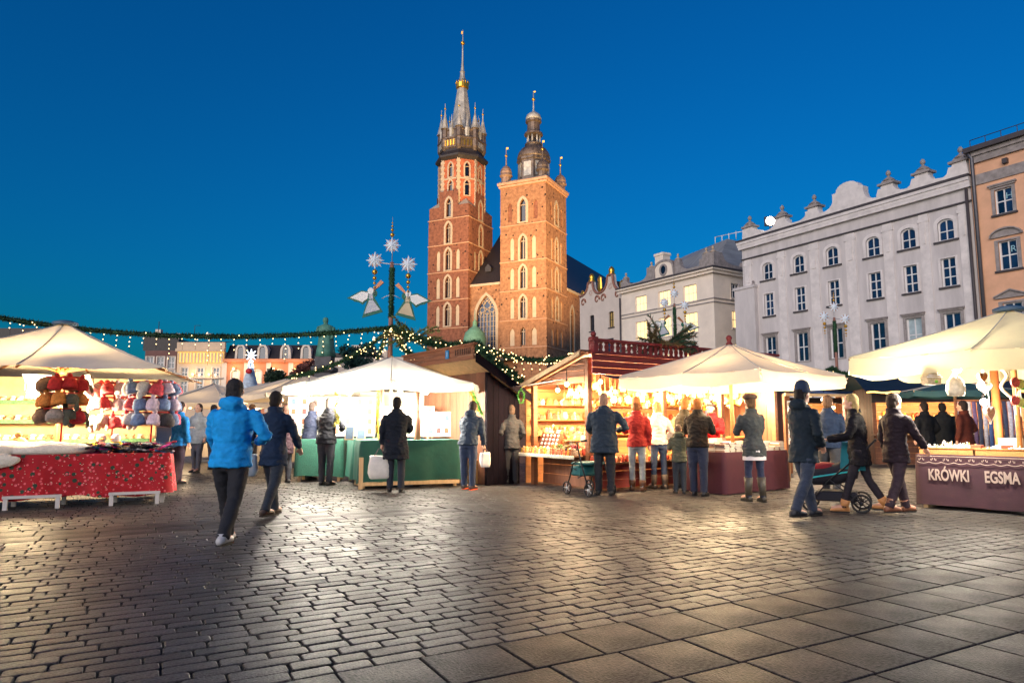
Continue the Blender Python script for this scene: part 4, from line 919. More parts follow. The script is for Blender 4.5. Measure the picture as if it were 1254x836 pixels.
def hat_stand(label, p, tiers, rad, hats, n, glabel, group):
    t = thing('hat_stand', label, 'rack', p, F1.a)
    mr = M('red_rack_paint', (196, 40, 28), .4, .1)
    mb = MB(); mb.tube([(0, 0, 0), (0, 0, tiers[-1] + .12)], .014, 6); mb.build('pole', mr, t)
    for k in range(4): mb = MB(); a = k * PI / 2; mb.tube([(0, 0, .12), (.16 * math.cos(a), .16 * math.sin(a), .0)], .012, 5); mb.build('foot', M('yellow_paint', (226, 168, 40), .5, .1), t)
    for z in tiers:
        mb = MB(); mb.tube([(rad * math.cos(a), rad * math.sin(a), z + .1) for a in [2 * PI * k / 16 for k in range(17)]], .008, 5)
        for k in range(4): a = k * PI / 2; mb.tube([(0, 0, z + .1), (rad * math.cos(a), rad * math.sin(a), z + .1)], .007, 4)
        mb.build('tier_ring', mr, t)
    for z in tiers:
        for k in range(n):
            a = 2 * PI * (k + .3 * (z * 10 % 1)) / n + rnd(-.1, .1); q = Vector(p) + Vector((rad * math.cos(a), rad * math.sin(a), z - .07 + rnd(-.02, .02)))
            hm_ = random.choice(hats); o = obj('winter_hat', hm_, None, q); o.rotation_euler = (rnd(-.3, .3), rnd(-.3, .3), rnd(0, 6)); tag(o, LOOK[hm_.name] + glabel, 'hat', LOOK[hm_.name] + ' ' + group)
HA = [hat_mesh('fur', (92, 72, 60), 'hat_brown_fur'), hat_mesh('fur', (40, 36, 38), 'hat_black_fur'), hat_mesh('fur', (150, 140, 134), 'hat_grey_fur'), hat_mesh('beanie', (176, 40, 44), 'hat_red'), hat_mesh('beanie', (200, 128, 60), 'hat_orange'), hat_mesh('flap', (70, 74, 66), 'hat_olive')]
HB = [hat_mesh('beanie', (224, 200, 214), 'hat_pink'), hat_mesh('beanie', (120, 140, 176), 'hat_blue'), hat_mesh('fur', (176, 168, 170), 'hat_silver'), hat_mesh('flap', (232, 222, 214), 'hat_cream'), hat_mesh('fur', (66, 60, 62), 'hat_charcoal'), hat_mesh('beanie', (210, 76, 88), 'hat_coral')]
def on_table(px, Fr, y, z):                                       # point of a table at depth y behind its edge, seen at column px
    a, _ = ray(px, 515); o, c, s_ = Fr.o, Fr.c, Fr.s
    x = (a * (o.y + c * y) - (o.x - s_ * y)) / (c - a * s_); return Fr.w(x, y, z)
hat_stand('red-ringed stand of dark fur hats on the red table', on_table(76, F1, .45, .79), (.6, .85, 1.1), .26, HA, 9, ' hat on the red-ringed stand beside the floodlights', 'hats on the dark hat stand')
hat_stand('red-ringed stand of pastel knitted hats at the table end', on_table(186, F1, .5, .79), (.55, .8, 1.05), .34, HB, 11, ' hat on the stand of pastel hats at the table end', 'hats on the pastel hat stand')
hat_stand('hat stand of pink caps behind the yellow plush ducks', on_table(138, F1, 1.2, .0) , (1.3, 1.6, 1.85), .28, [HB[0], HB[3], HB[5]], 8, ' hat on the stand of pink and cream caps', 'hats on the pink hat stand')
# sheepskins
def blob(pts, seed, amp=.03, fr=6):
    mb = MB()
    for c, r in pts: mb.ball(c, r, 22, 14)
    for i, q in enumerate(mb.v):
        d = noise.noise_vector(Vector(q) * fr + Vector((seed, 0, 0))) * amp + noise.noise_vector(Vector(q) * fr * 4) * amp * .4; mb.v[i] = (q[0] + d.x, q[1] + d.y, max(.002, q[2] + d.z) if seed >= 0 else q[2] + d.z)
    return mb
fleece = M('white_fleece', (240, 232, 216), .98, .12, 25, 1.0, 70, sheen=.5)
o = blob([((0, .0, .05), (.75, .34, .14)), ((-.6, -.02, .05), (.5, .36, .17))], 3).build('sheepskin', fleece, None, on_table(52, F1, .3, .79), F1.a); tag(o, 'long white sheepskin lying along the front of the red table', 'sheepskin')
mb = blob([((0, 0, -.07), (.48, .06, .13)), ((-.1, .05, .02), (.45, .12, .06))], -2, .03); o = mb.build('sheepskin', fleece, None, F1.w(-2.45, -.06, .78), F1.a); tag(o, 'white sheepskin drooping over the front edge of the red cloth', 'sheepskin')
o = blob([((0, 0, .02), (.5, .22, .07))], 9).build('sheepskin', M('tan_fleece', (222, 196, 158), .98, .25, 12, 1, 60), None, on_table(88, F1, .72, .79), F1.a); tag(o, 'tan and cream fur pelt behind the white sheepskin', 'sheepskin')
o = obj('winter_hat', HA[4].copy(), None, on_table(24, F1, .6, .86)); o.data.materials[0] = M('tan_fur', (214, 160, 96), .95, .25, 20, .8, 60); o.scale = (1.3, 1.3, 1.2); tag(o, 'big tan fur hat lying beside the sheepskin', 'hat')
def glove_mesh():
    mb = MB(); mb.ball((0, 0, .018), (.05, .085, .018), 10, 6)
    for k in range(4): mb.ball((-.033 + k * .022, .1, .016), (.011, .045, .013), 6, 5)
    mb.ball((.055, .02, .016), (.014, .04, .013), 6, 5); mb.ball((0, -.1, .018), (.042, .045, .02), 8, 5); return mb
gms = []
for i, c in enumerate(((30, 32, 42), (44, 50, 70), (150, 30, 60), (170, 40, 120), (52, 44, 48), (190, 186, 184), (24, 26, 30), (40, 84, 120))): gms.append(glove_mesh().mesh('knitted_glove', M('glove_%d' % i, c, .95, .25, 30, .6, 90))); LOOKS[gms[-1].name] = ('black', 'slate blue', 'crimson', 'magenta', 'dark brown', 'pale grey', 'jet black', 'petrol blue')[i]
sp = []
for i in range(80):
    px = rnd(108, 211); p = on_table(px, F1, rnd(.1, .55), .79); p.z += (i % 5) * .03; sp.append(p)
row(gms, 'knitted_glove', sp, ' knitted glove in the heap at the end of the red table', 'glove', 'gloves heaped on the red table', lambda i: (rnd(-.25, .25), rnd(-.25, .25), rnd(0, 6.28)))
for i, px in enumerate((124, 144)):
    p = on_table(px, F1, .8, .79); t = thing('plush_duck', ['yellow plush duck sitting next to the sheepskin end', 'yellow plush duck sitting nearer the pastel hat stand'][i], 'toy', p, .5 - i)
    my = M('yellow_plush', (244, 196, 60), .95, .1, 20, .6, 60); wy = M('white_plush', (244, 238, 226), .95, .05, 20, .6, 60)
    mb = MB(); mb.ball((0, 0, .09), (.13, .1, .09), 14, 9); mb.build('body', my, t); mb = MB(); mb.ball((.02, -.02, .22), .075, 12, 8); mb.build('head', wy, t); mb = MB(); mb.ball((.03, -.1, .21), (.035, .04, .012), 8, 5); mb.build('beak', M('orange_plush', (230, 120, 40), .9, .1), t)
    for s_ in (-1, 1): mb = MB(); mb.ball((s_ * .09, -.06, .03), (.05, .06, .025), 8, 5); mb.build('foot', MATS['orange_plush'], t)
    mb = MB(); mb.ball((-.1, 0, .13), (.07, .05, .03), 8, 5); mb.build('tail', my, t)

# ================================================================== WHITE PARASOL WITH GREEN TABLES
g_ = gnd(441, 598.5); F2 = Frame(g_.x, g_.y, 20)
green = M('green_cloth', (6, 70, 58), .8, .2, 3, .2, 12); dgreen = M('dark_green_net', (8, 62, 50), .9, .3, 40, .4, 60)
table('timber table under the green cloth of the picture stall', F2, .0, 1.95, 0, .8, .9, wood_l)
cloth('long green cloth over the picture stall table', F2, -.01, 1.97, -.02, .83, .92, .12, green, .03, .02)
table('timber table at the corner of the picture stall', F2, -.02, .72, .9, 2.0, .9, wood_l)
mb = MB(); mb.box(-.04, .04, -.08, -.03, 0, .6); mb.box(.04, 1.95, -.08, -.04, .06, .13); o = mb.build('timber_rail', wood_l, None, F2.o, F2.a); tag(o, 'pale timber post and rail at the foot of the green cloth', 'rail')
cloth('green cloth over the corner table of the picture stall', F2, -.03, .72, .86, 2.05, .92, .12, green, .03, .02)
g_ = gnd(362, 590); F2b = Frame(g_.x, g_.y, 8)
table('folding table under the netted green cloth', F2b, 0, .95, 0, .7, .88, wood_l)
cloth('netted green cloth over the separate small table', F2b, -.01, .97, -.02, .72, .9, .12, dgreen, .02, .015)
ap2 = at(480, 437, 15.4)
parasol('glowing white parasol over the green picture stall', ap2.x, ap2.y, poly_oct(2.35, R(10)), ap2.z, 2.06, .16, canvas_w, sag=.06, finial=None)
for i, (px, Y) in enumerate(((467, 14.1), (511, 14.0))):
    p = at(px, 515, Y); t = thing('stall_post', ['rough timber post wound with tinsel in the picture stall', 'thick rough timber post beside the dark-coated shopper'][i], 'post', (p.x, p.y, 0))
    mb = MB(); mb.tube([(0, 0, .0), (.01, 0, 1.1), (0, .0, 2.1)], [.05 + .025 * i, .045 + .02 * i, .04 + .015 * i], 8); mb.build('shaft', wood_d, t)
p = at(588, 515, 14.6); mb = MB(); mb.tube([(-.25, 0, 1.2), (.05, 0, 2.05)], .03, 6); o = mb.build('stall_brace', wood_h, None, (p.x, p.y, 0)); tag(o, 'slanting timber brace under the right rim of the white parasol', 'brace')
def tinsel(label, pts, rgb, r=.05, n=500, name='tinsel_garland'):
    mb = MB(); P_ = [Vector(p) for p in pts]
    for i in range(n):
        s_ = random.random() * (len(P_) - 1); k = min(int(s_), len(P_) - 2); c = P_[k].lerp(P_[k + 1], s_ - k); d = Vector((rnd(-1, 1), rnd(-1, 1), rnd(-1, 1))).normalized(); e = d.cross(Vector((rnd(-1, 1), rnd(-1, 1), 1))).normalized() * .006; q = c + d * r
        mb.add([tuple(c + e), tuple(c - e), tuple(q)], [(0, 1, 2)])
    o = mb.build(name, M('tinsel_%d_%d' % (rgb[0], rgb[1]), rgb, .35, .3, 8, metal=.3)); tag(o, label, 'garland'); return o
tinsel('gold tinsel wound round the tinsel post of the picture stall', [at(463, y, 13.85) for y in range(478, 540, 6)], (230, 190, 60), .06)
tinsel('gold and green tinsel hanging left of the tinsel post', [at(412 + 3 * math.sin(y), y, 13.6) for y in range(476, 522, 5)], (206, 196, 70), .07)
tinsel('green and yellow tinsel draped at the right rim of the white parasol', [at(577 + (y - 475) * .42, y, 14.0) for y in range(478, 512, 5)], (80, 180, 70), .06)
tinsel('yellow tinsel twisted with the green at the right rim', [at(574 + (y - 475) * .45, y, 14.05) for y in range(478, 508, 5)], (236, 206, 60), .06)
CARD = [M('card_%d' % i, c, .5, .3, 30) for i, c in enumerate(((150, 96, 60), (70, 90, 110), (130, 76, 50), (160, 140, 110), (64, 76, 54), (110, 56, 54)))]
def card_mesh(m, arch):
    mb = MB(); mb.box(-.06, .06, -.012, 0, -.075, .075, 0)
    if arch: mb.prism([(-.042, -.055), (.042, -.055)] + [(.042 * math.cos(t), .01 + .045 * math.sin(t)) for t in [PI * k / 6 for k in range(7)]], -.016, -.011, 1)
    else: mb.box(-.042, .042, -.016, -.011, -.055, .055, 1)
    return mb.mesh('picture_card', [M('card_white', (240, 236, 228), .6, .05), m])
CM = [[card_mesh(m, a) for m in CARD] for a in (0, 1)]
def board(label, Fr, w_, z0, z1, nx, nz, arch=0, m=None, group=None):
    t = thing('display_board', label, 'board', Fr.o, Fr.a, group)
    mb = MB(); mb.box(0, w_, 0, .03, z0, z1); mb.build('panel', m or M('board_white', (196, 184, 168), .8, .06, 3), t)
    for x in (.04, w_ - .04): mb = MB(); mb.box(x - .02, x + .02, .031, .07, 0, z1); mb.build('leg', wood_l, t)
    for i in range(nx):
        for j in range(nz):
            o = obj('picture_card', random.choice(CM[arch]), t, (w_ * (i + .5) / nx + rnd(-.01, .01), -.002, z0 + (z1 - z0) * (j + .5) / nz)); o.rotation_euler = (0, rnd(-.03, .03), 0); s_ = min(1.15, (z1 - z0) / nz / .19); o.scale = (s_, 1, s_)
def pxF(px, Y, deg): p = at(px, 515, Y); return Frame(p.x, p.y, deg)
board('white board of small framed pictures left of the tinsel post', pxF(352, 15.8, 4), 2.0, .95, 1.85, 8, 4)
board('white board of framed pictures between the two timber posts', pxF(468, 15.2, 10), 1.15, .95, 1.62, 5, 3)
board('pale board of arched picture magnets beside the thick post', pxF(522, 15.3, 12), 1.45, .95, 1.5, 8, 2, 1)
board('tall white board at the back of the picture stall', pxF(440, 16.8, 8), 3.3, 1.0, 2.0, 0, 0)
for i, (px, py, Y) in enumerate(((378, 480, 14.4), (428, 481, 14.0), (395, 480, 15.0), (490, 479, 13.9), (522, 480, 14.1))):
    bulb(at(px, py, Y), 380 if i != 2 else 180, 'bare bulb under the glowing white parasol', WHITE, .05, bulb_c, group='bulbs under the white parasol')
for i, (px, Y, h_) in enumerate(((428, 13.9, .28), (442, 14.0, .22))):
    p = at(px, 515, Y); mb = MB(); mb.X = Matrix.Rotation(R(-12), 4, 'X'); mb.box(-.09, .09, 0, .02, 0, h_, 0); mb.box(-.075, .075, -.004, 0, .02, h_ - .02, 1); o = mb.build('framed_picture', [wood_l, CARD[1]], None, (p.x, p.y, .92)); tag(o, ['taller framed picture propped on the corner of the green table', 'smaller framed picture propped on the green table'][i], 'picture')

# ================================================================== BROWN HUT BEHIND THE WHITE PARASOL
K3 = at(583, 431, 13.7); F3 = Frame(K3.x, K3.y, 34); zt3 = K3.z
h3 = thing('wooden_hut', 'brown plank hut with slotted roof board and purple side wall', 'hut', F3.o, F3.a)
wx, wy = .42, .22                                                   # wall corner behind the roof overhang
def rz3(x): return zt3 - .1 - .58 * x
planks(h3, face((wx, wy, 0), 0), 0, .8, 0, 2.4, .13, wood_p, True, top=lambda a: rz3(a + wx) - .05)
planks(h3, Matrix.Translation((wx, wy, 0)) @ Matrix.Rotation(PI / 2, 4, 'Z') @ Matrix.Scale(-1, 4, (0, 1, 0)), .03, 2.9, 0, zt3 - .36, .14, wood_d, True)
part('corner_post', wood_p, h3, lambda m: m.box(wx - .05, wx + .03, wy - .06, wy + .03, 0, zt3 - .38))
part('roof_deck', wood_l, h3, lambda m: m.add([(0, 0, zt3 - .12), (1.33, 0, rz3(1.33) - .02), (1.33, 3.3, rz3(1.33) - .02), (0, 3.3, zt3 - .12), (0, 0, zt3 - .09), (1.33, 0, rz3(1.33)), (1.33, 3.3, rz3(1.33)), (0, 3.3, zt3 - .09)], [(0, 3, 2, 1), (4, 5, 6, 7), (0, 1, 5, 4), (1, 2, 6, 5), (2, 3, 7, 6), (3, 0, 4, 7)]))
part('roof_felt', M('roof_felt', (40, 44, 48), .9, .2, 6), h3, lambda m: m.add([(-.02, -.03, zt3 - .07), (1.36, -.03, rz3(1.36) + .02), (1.36, 3.35, rz3(1.36) + .02), (-.02, 3.35, zt3 - .07)], [(0, 1, 2, 3)]))
part('barge_board', wood_p, h3, lambda m: m.prism([(-.03, zt3 - .2), (1.36, rz3(1.36) - .12), (1.36, rz3(1.36) + .06), (-.03, zt3 + .0)], -.055, -.03))
for k in range(3): part('roof_fascia', wood_h, h3, lambda m: m.box(-.06 - .001 * k, -.03, .0, 3.3, zt3 - .14 + k * .1, zt3 - .05 + k * .1))
part('fascia_cap', wood_h, h3, lambda m: m.box(-.09, .0, -.06, 3.35, zt3 + .15, zt3 + .19))
for k in range(9): part('fascia_slot', M('slot_shadow', (40, 24, 18), .9, 0), h3, lambda m: m.box(-.068, -.06, .12 + k * .075, .15 + k * .075, zt3 - .02, zt3 + .1))
q = part('number_plate', M('blue_enamel', (30, 120, 176), .4, .05), h3, lambda m: m.box(-.085, -.07, 1.0, 1.14, zt3 - .06, zt3 + .12))
text('plate_digit', '1', .15, M('white_print', (236, 236, 232), .6, 0), h3, (-.088, 1.1, zt3 - .02), (PI / 2, 0, -PI / 2), .002)
p = gnd(590, 592); FC = Frame(p.x, p.y, 20)
mb = MB(); mb.cbox(-.24, .3, 0, .5, 0, .5, .012); o = mb.build('plywood_box', M('plywood', (196, 142, 82), .7, .15, 4, .1, 20), None, FC.o, FC.a); tag(o, 'yellow plywood box beside the red railing', 'box')
p = gnd(598, 592); t = thing('red_railing', 'low red tubular railing in front of the purple wall', 'railing', (p.x, p.y, 0), R(6)); mr = M('red_tube', (206, 52, 34), .4, .1)
part('frame_tube', mr, t, lambda m: m.tube([(0, 0, .02), (0, 0, .62), (.42, 0, .62), (.42, 0, .02), (0, 0, .02)], .016, 6))
for k in range(5): part('bar', mr, t, lambda m: m.tube([(.07 + k * .07, 0, .02), (.07 + k * .07, 0, .62)], .01, 5))

# ================================================================== BROWN AND RED KIOSK WITH BALUSTRADE
g_ = gnd(722, 601); F4 = Frame(g_.x, g_.y, 34)
k4 = thing('market_kiosk', 'timber kiosk with red balustraded roof and golden lit wares', 'kiosk', F4.o, F4.a)
KL, KD = 5.7, 1.75
for x, y, z in ((0, 0, 2.5), (0, KD, 2.05), (2.0, 0, 2.5), (3.8, 0, 2.5), (KL, 0, 2.5), (KL, KD, 2.1)):
    part('corner_post', wood_h, k4, lambda m: m.box(x - .05, x + .05, y - .05, y + .05, 0, z))
# back wall, far end wall and floor
planks(k4, face((0, KD + .3, 0), 0), -.0, KL, 0, 2.1, .18, wood, False)
planks(k4, face((KL + .03, 0, 0), 90), .06, KD, 0, 2.2, .15, wood_d, True)
# front counter
planks(k4, face((0, .02, 0), 0), .06, KL, .02, .5, .16, wood_r, False)
part('front_counter', wood_h, k4, lambda m: m.box(-.02, KL, -.32, .3, .5, .53))
part('inner_shelf', wood, k4, lambda m: m.box(.06, KL, .5, .95, .9, .93))
# left counter
planks(k4, Matrix.Translation((.25, 0, 0)) @ Matrix.Rotation(PI / 2, 4, 'Z'), .06, KD, .02, .62, .2, wood_d, False)
part('side_counter', wood_h, k4, lambda m: m.box(-.34, .5, .05, KD + .1, .62, .65))
part('lace_edging', M('white_lace', (240, 228, 200), .9, .15, 60), k4, lambda m: [m.ball((-.35, .05 + q * .06, .62), (.012, .035, .04), 6, 4) for q in range(30)])
for z in (1.0, 1.32, 1.64): part('wall_shelf', wood, k4, lambda m: m.box(.1, KL - .1, KD + .05, KD + .29, z - .02, z))
# gable on the left side, roof, red front board and balustrade
def rz4(y): return 2.58 - .28 * (y + .1)
planks(k4, Matrix.Translation((-.03, 0, 0)) @ Matrix.Rotation(PI / 2, 4, 'Z'), .05, 1.9, 2.02, 2.5, .12, wood_h, False, top=lambda a, b: [(.05, a), (max(.06, (2.55 - a) / .28 - .1), a), (max(.06, (2.55 - b) / .28 - .1), b), (.05, b)])
part('roof_deck', wood_d, k4, lambda m: m.add([(-.28, -.12, rz4(-.12)), (KL + .2, -.12, rz4(-.12)), (KL + .2, 2.4, rz4(2.4)), (-.28, 2.4, rz4(2.4)), (-.28, -.12, rz4(-.12) + .04), (KL + .2, -.12, rz4(-.12) + .04), (KL + .2, 2.4, rz4(2.4) + .04), (-.28, 2.4, rz4(2.4) + .04)], [(0, 3, 2, 1), (4, 5, 6, 7), (0, 1, 5, 4), (1, 2, 6, 5), (2, 3, 7, 6), (3, 0, 4, 7)]))
part('barge_board', wood_l, k4, lambda m: (setattr(m, 'X', Matrix.Translation((-.3, 0, 0)) @ Matrix.Rotation(PI / 2, 4, 'Z')), m.prism([(-.1, rz4(-.1) - .07), (2.4, rz4(2.4) - .07), (2.4, rz4(2.4) + .02), (-.1, rz4(-.1) + .02)], -.02, .01)))
planks(k4, face((0, -.15, 0), 0), -.02, KL, 2.18, 2.56, .13, wood_r, False)
part('balustrade_rail', wood_r, k4, lambda m: m.box(-.05, KL, -.2, -.08, 2.562, 2.6)); part('balustrade_rail', wood_r, k4, lambda m: m.box(-.05, KL, -.21, -.07, 2.8, 2.85))
bal = MB(); bal.prism([(-.05, 0), (.05, 0), (.05, .02), (.028, .045), (.048, .09), (.05, .12), (.025, .155), (.05, .18), (.05, .2), (-.05, .2), (-.05, .18), (-.025, .155), (-.05, .12), (-.048, .09), (-.028, .045), (-.05, .02)], -.012, .012); balm = bal.mesh('baluster', wood_r)
for k in range(36): obj('baluster', balm, k4, (.2 + k * .148, -.14, 2.6))
for x in (0, 2.8): part('balustrade_post', wood_r, k4, lambda m: m.box(x - .03, x + .08, -.22, -.06, 2.562, 2.88).ball((x + .025, -.14, 2.93), .055, 8, 6))
# navy awning strips
def awn(x0, x1, y0, y1, za, zb):
    mb = MB(); P = []; F = []
    for i in range(13):
        s_ = i / 12
        P += [(x0 + (x1 - x0) * s_, y0, za - .03 * math.sin(PI * s_)), (x0 + (x1 - x0) * s_, y1, zb - .05 * math.sin(PI * s_) - .01 * math.sin(s_ * 30))]
    for i in range(12): F.append((i * 2, i * 2 + 2, i * 2 + 3, i * 2 + 1))
    mb.add(P, F, 0, True); return mb
awn(.1, 1.9, -.16, -.45, 2.18, 2.1).build('awning', navy_cloth, k4); awn(2.0, 3.7, -.16, -.45, 2.18, 2.1).build('awning', navy_cloth, k4)
part('side_flap', M('grey_tarp', (120, 116, 124), .7, .1, 3, .2, 8, trans=.2), k4, lambda m: m.add([(-.05, -.05, 2.16), (-.05, 2.0, 2.02), (-.62, 2.25, 1.96), (-.5, -.05, 2.08)], [(0, 1, 2, 3)]))
# wares of the kiosk
honey = [M('ware_%d' % i, c, .6, .25, 14, .2, 30) for i, c in enumerate(((214, 150, 82), (236, 196, 130), (190, 110, 56), (240, 220, 180), (206, 80, 50), (230, 180, 60), (180, 134, 92)))]
WN = ('honey', 'straw', 'chestnut', 'cream', 'red', 'yellow', 'oak')
def figure_mesh(m, k):
    mb = MB()
    if k == 0: mb.lathe([(.035, 0), (.04, .01), (.028, .05), (.034, .08), (.014, .1), (.024, .115), (.026, .135), (.006, .155)], 10)
    elif k == 1: mb.prism([(-.045, 0), (.045, 0), (.05, .05), (.06, .06), (0, .12), (-.06, .06), (-.05, .05)], -.03, .03)
    elif k == 2: mb.lathe([(.02, 0), (.045, .02), (.05, .07), (.035, .1), (.036, .12), (.03, .12)], 10)
    else:
        mb.prism([(.05 * (1.0 if i % 2 == 0 else .45) * math.cos(i * PI / 6 + PI / 2), .06 + .055 * (1.0 if i % 2 == 0 else .45) * math.sin(i * PI / 6 + PI / 2)) for i in range(12)], -.01, .01)
    me = mb.mesh('wooden_figure', m); LOOKS[me.name] = WN[int(m.name[5:])] + (' turned doll', ' little house', ' little pot', ' star')[k]; return me
FM = [[figure_mesh(m, k) for m in honey] for k in range(4)]
sp = []
for z in (1.0, 1.32, 1.64):
    for i in range(58): sp.append(F4.w(.2 + i * .092 + rnd(-.02, .02), KD + .15 + rnd(-.05, .05), z))
row(FM[0] + FM[1] + FM[2], 'carved_figure', sp, ' on the back shelves of the golden kiosk', 'figurine', 'figures on the kiosk shelves', lambda i: (0, 0, F4.a + rnd(-.5, .5)), lambda: rnd(.8, 1.45))
sp = []
for r_ in range(3):
    for i in range(42): sp.append(F4.w(.2 + i * .13 + rnd(-.03, .03), .5 + r_ * .25, 2.02 - .1 * ((i + r_) % 3) - rnd(0, .22)))
for p in sp:
    om_ = random.choice(FM[3] + FM[2] + FM[1]); t = thing('hanging_ornament', LOOKS[om_.name] + ' ornament dangling from the kiosk ceiling', 'ornament', p, F4.a + rnd(-.5, .5), LOOKS[om_.name] + ' ornaments hung in the golden kiosk')
    o = obj('ornament_shape', om_, t); o.scale = (1.25,) * 3; o.location = (0, 0, -.06)
    mb = MB() if 'orn_thread' not in MATS else None
    if mb is not None: mb.tube([(0, 0, .06), (0, 0, .34)], .003, 4); OT = mb.mesh('thread', M('orn_thread', (190, 150, 90), .8, 0))
    obj('thread', OT, t)
sp = []
for i in range(56):
    for r_ in range(2): sp.append(F4.w(.0 + i * .1 + rnd(-.02, .02), -.26 + r_ * .17, .53))
row(FM[0] + FM[2], 'turned_toy', sp, ' on the low front ledge of the golden kiosk', 'figurine', 'toys on the kiosk front ledge', lambda i: (0, 0, rnd(0, 6)), lambda: rnd(.7, 1.1))
sp = []
for i in range(26):
    for r_ in range(4): sp.append(F4.w(-.3 + r_ * .1, .12 + i * .066 + rnd(-.01, .01), .65))
row(FM[0], 'peg_doll', sp, ' on the lace-edged side counter', 'figurine', 'pegs on the side counter', lambda i: (0, 0, rnd(0, 6)), lambda: rnd(.6, .95))
sp = []
for r_ in range(5):
    for i in range(22): sp.append(F4.w(.12 + r_ * .09, .1 + i * .074 + rnd(-.015, .015), .7 + r_ * .09))
for r_ in range(5): part('stepped_tray', wood, k4, lambda m: m.box(.07 + r_ * .09, .165 + r_ * .09, .06, KD - .06, .651, .698 + r_ * .09))
row(FM[1] + FM[2], 'painted_ware', sp, ' on the stepped side trays of the kiosk', 'figurine', 'wares on the stepped side trays', lambda i: (0, 0, F4.a + PI / 2 + rnd(-.4, .4)), lambda: rnd(.8, 1.2))
# case of white eggs on the side counter
ce = F4.w(-.12, 1.2, .652); t = thing('display_case', 'slanted brown compartment case of white eggs on the side counter', 'case', ce, F4.a + PI / 2 + PI)
part('tray', M('case_wood', (140, 74, 44), .6, .2, 5), t, lambda m: (setattr(m, 'X', Matrix.Rotation(R(-20), 4, 'X')), m.box(-.3, .3, .05, .08, 0, .42)))
for k in range(6): part('divider', MATS['case_wood'], t, lambda m: (setattr(m, 'X', Matrix.Rotation(R(-20), 4, 'X')), m.box(-.3 + k * .12 - .006, -.3 + k * .12 + .006, 0, .05, 0, .42)))
for k in range(6): part('divider', MATS['case_wood'], t, lambda m: (setattr(m, 'X', Matrix.Rotation(R(-20), 4, 'X')), m.box(-.3, .3, 0, .05, k * .084 - .006, k * .084 + .006)))
em = MB(); em.ball((0, 0, 0), (.045, .026, .032), 10, 7); em = em.mesh('painted_egg', M('egg_shell', (244, 236, 222), .5, .05))
for i in range(5):
    for j in range(5):
        v_ = Matrix.Rotation(R(-20), 4, 'X') @ Vector((-.24 + i * .12, .024, .042 + j * .084)); wv = Matrix.Rotation(F4.a + PI * 1.5, 4, 'Z') @ v_ + ce
        o = obj('painted_egg', em, None, wv); o.rotation_euler = (0, 0, F4.a + PI * 1.5); tag(o, 'white egg in a compartment of the slanted case', 'egg', 'eggs in the compartment case')
for i in range(4):
    p = F4.w(-.15, .25 + i * .22, .652); t = thing('flower_pot', 'dark round pot of dried berries on the side counter', 'pot', p, 0, 'pots of dried berries')
    part('pot', M('dark_pot', (52, 48, 54), .5, .15), t, lambda m: m.lathe([(.05, 0), (.065, .1), (.07, .12), (.06, .12), (.05, .1)], 12))
    part('berries', M('berry_%d' % i, ((150, 40, 50), (120, 96, 40), (90, 110, 50), (170, 120, 60))[i], .6, .3, 30), t, lambda m: [m.ball((rnd(-.05, .05), rnd(-.05, .05), rnd(.11, .18)), .018, 6, 4) for _ in range(30)])
for i in range(6): bulb(F4.w(.5 + i * .95, .22, 2.06), 360, 'bare bulb inside the golden kiosk', WARM, .045, bulb_w, .15, 'bulbs inside the golden kiosk')
bulb(F4.w(.12, 1.1, 1.92), 190, 'bare bulb over the lace-edged side counter', WARM, .045)
bulb(F4.w(-.2, .4, 2.0), 160, 'bare bulb at the outer corner of the side counter', WARM, .045)
tinsel('green tinsel ring on the side post of the golden kiosk', [at(638 + 4 * math.cos(k), 480 + 9 * math.sin(k) + 5, 13.3) for k in range(8)], (110, 200, 80), .04, 200)

# ================================================================== BOOK STALL
g_ = gnd(888, 606); F5 = Frame(g_.x, g_.y, 36)
maroon = M('maroon_cloth', (64, 20, 36), .85, .15, 3, .2, 10)
table('table under the maroon cloth of the book stall', F5, 0, 1.9, 0, .85, .72, wood_l)
cloth('plain maroon cloth reaching the ground round the book table', F5, -.02, 1.92, -.02, .87, .74, .02, maroon, .01, .008, rag=.003)
bkc = [(226, 214, 196), (206, 190, 168), (180, 160, 140), (120, 92, 80), (236, 230, 220), (160, 120, 100), (96, 80, 90), (198, 176, 150)]
bm = []
for i, c in enumerate(bkc):
    mb = MB(); w_, h_, th = rnd(.14, .17), rnd(.19, .23), rnd(.018, .032)
    mb.box(-w_ / 2, w_ / 2, -h_ / 2, h_ / 2, 0, .003, 0).box(-w_ / 2, w_ / 2, -h_ / 2, h_ / 2, th - .003, th, 0).box(-w_ / 2 + .004, w_ / 2 - .004, -h_ / 2 + .004, h_ / 2 - .004, .003, th - .003, 1).box(-w_ / 2, -w_ / 2 + .004, -h_ / 2, h_ / 2, .003, th - .003, 0)
    bm.append((mb.mesh('book', [M('cover_%d' % i, c, .5, .1, 10), M('book_pages', (236, 226, 206), .9, .06, 40)]), th))
for i in range(11):
    for j in range(4):
        z = .742; base = F5.w(.1 + i * .17, .1 + j * .21, 0); nb = random.choice((3, 4, 5, 5, 6))
        for q in range(nb):
            me, th = random.choice(bm); o = obj('book', me, None, (base.x + rnd(-.01, .01), base.y + rnd(-.01, .01), z)); o.rotation_euler = (0, 0, F5.a + rnd(-.08, .08)); z += th + .0005; tag(o, 'book lying in the low stacks on the maroon table', 'book', 'books stacked on the maroon table')
for i in range(4):
    p = F5.w(.75 + i * .12, .84, .86); me, th = bm[i]; o = obj('book', me, None, p); o.rotation_euler = (R(78), 0, F5.a); tag(o, 'book standing upright at the back of the maroon table', 'book', 'books standing upright')
ap5 = at(893, 421, 12.75)
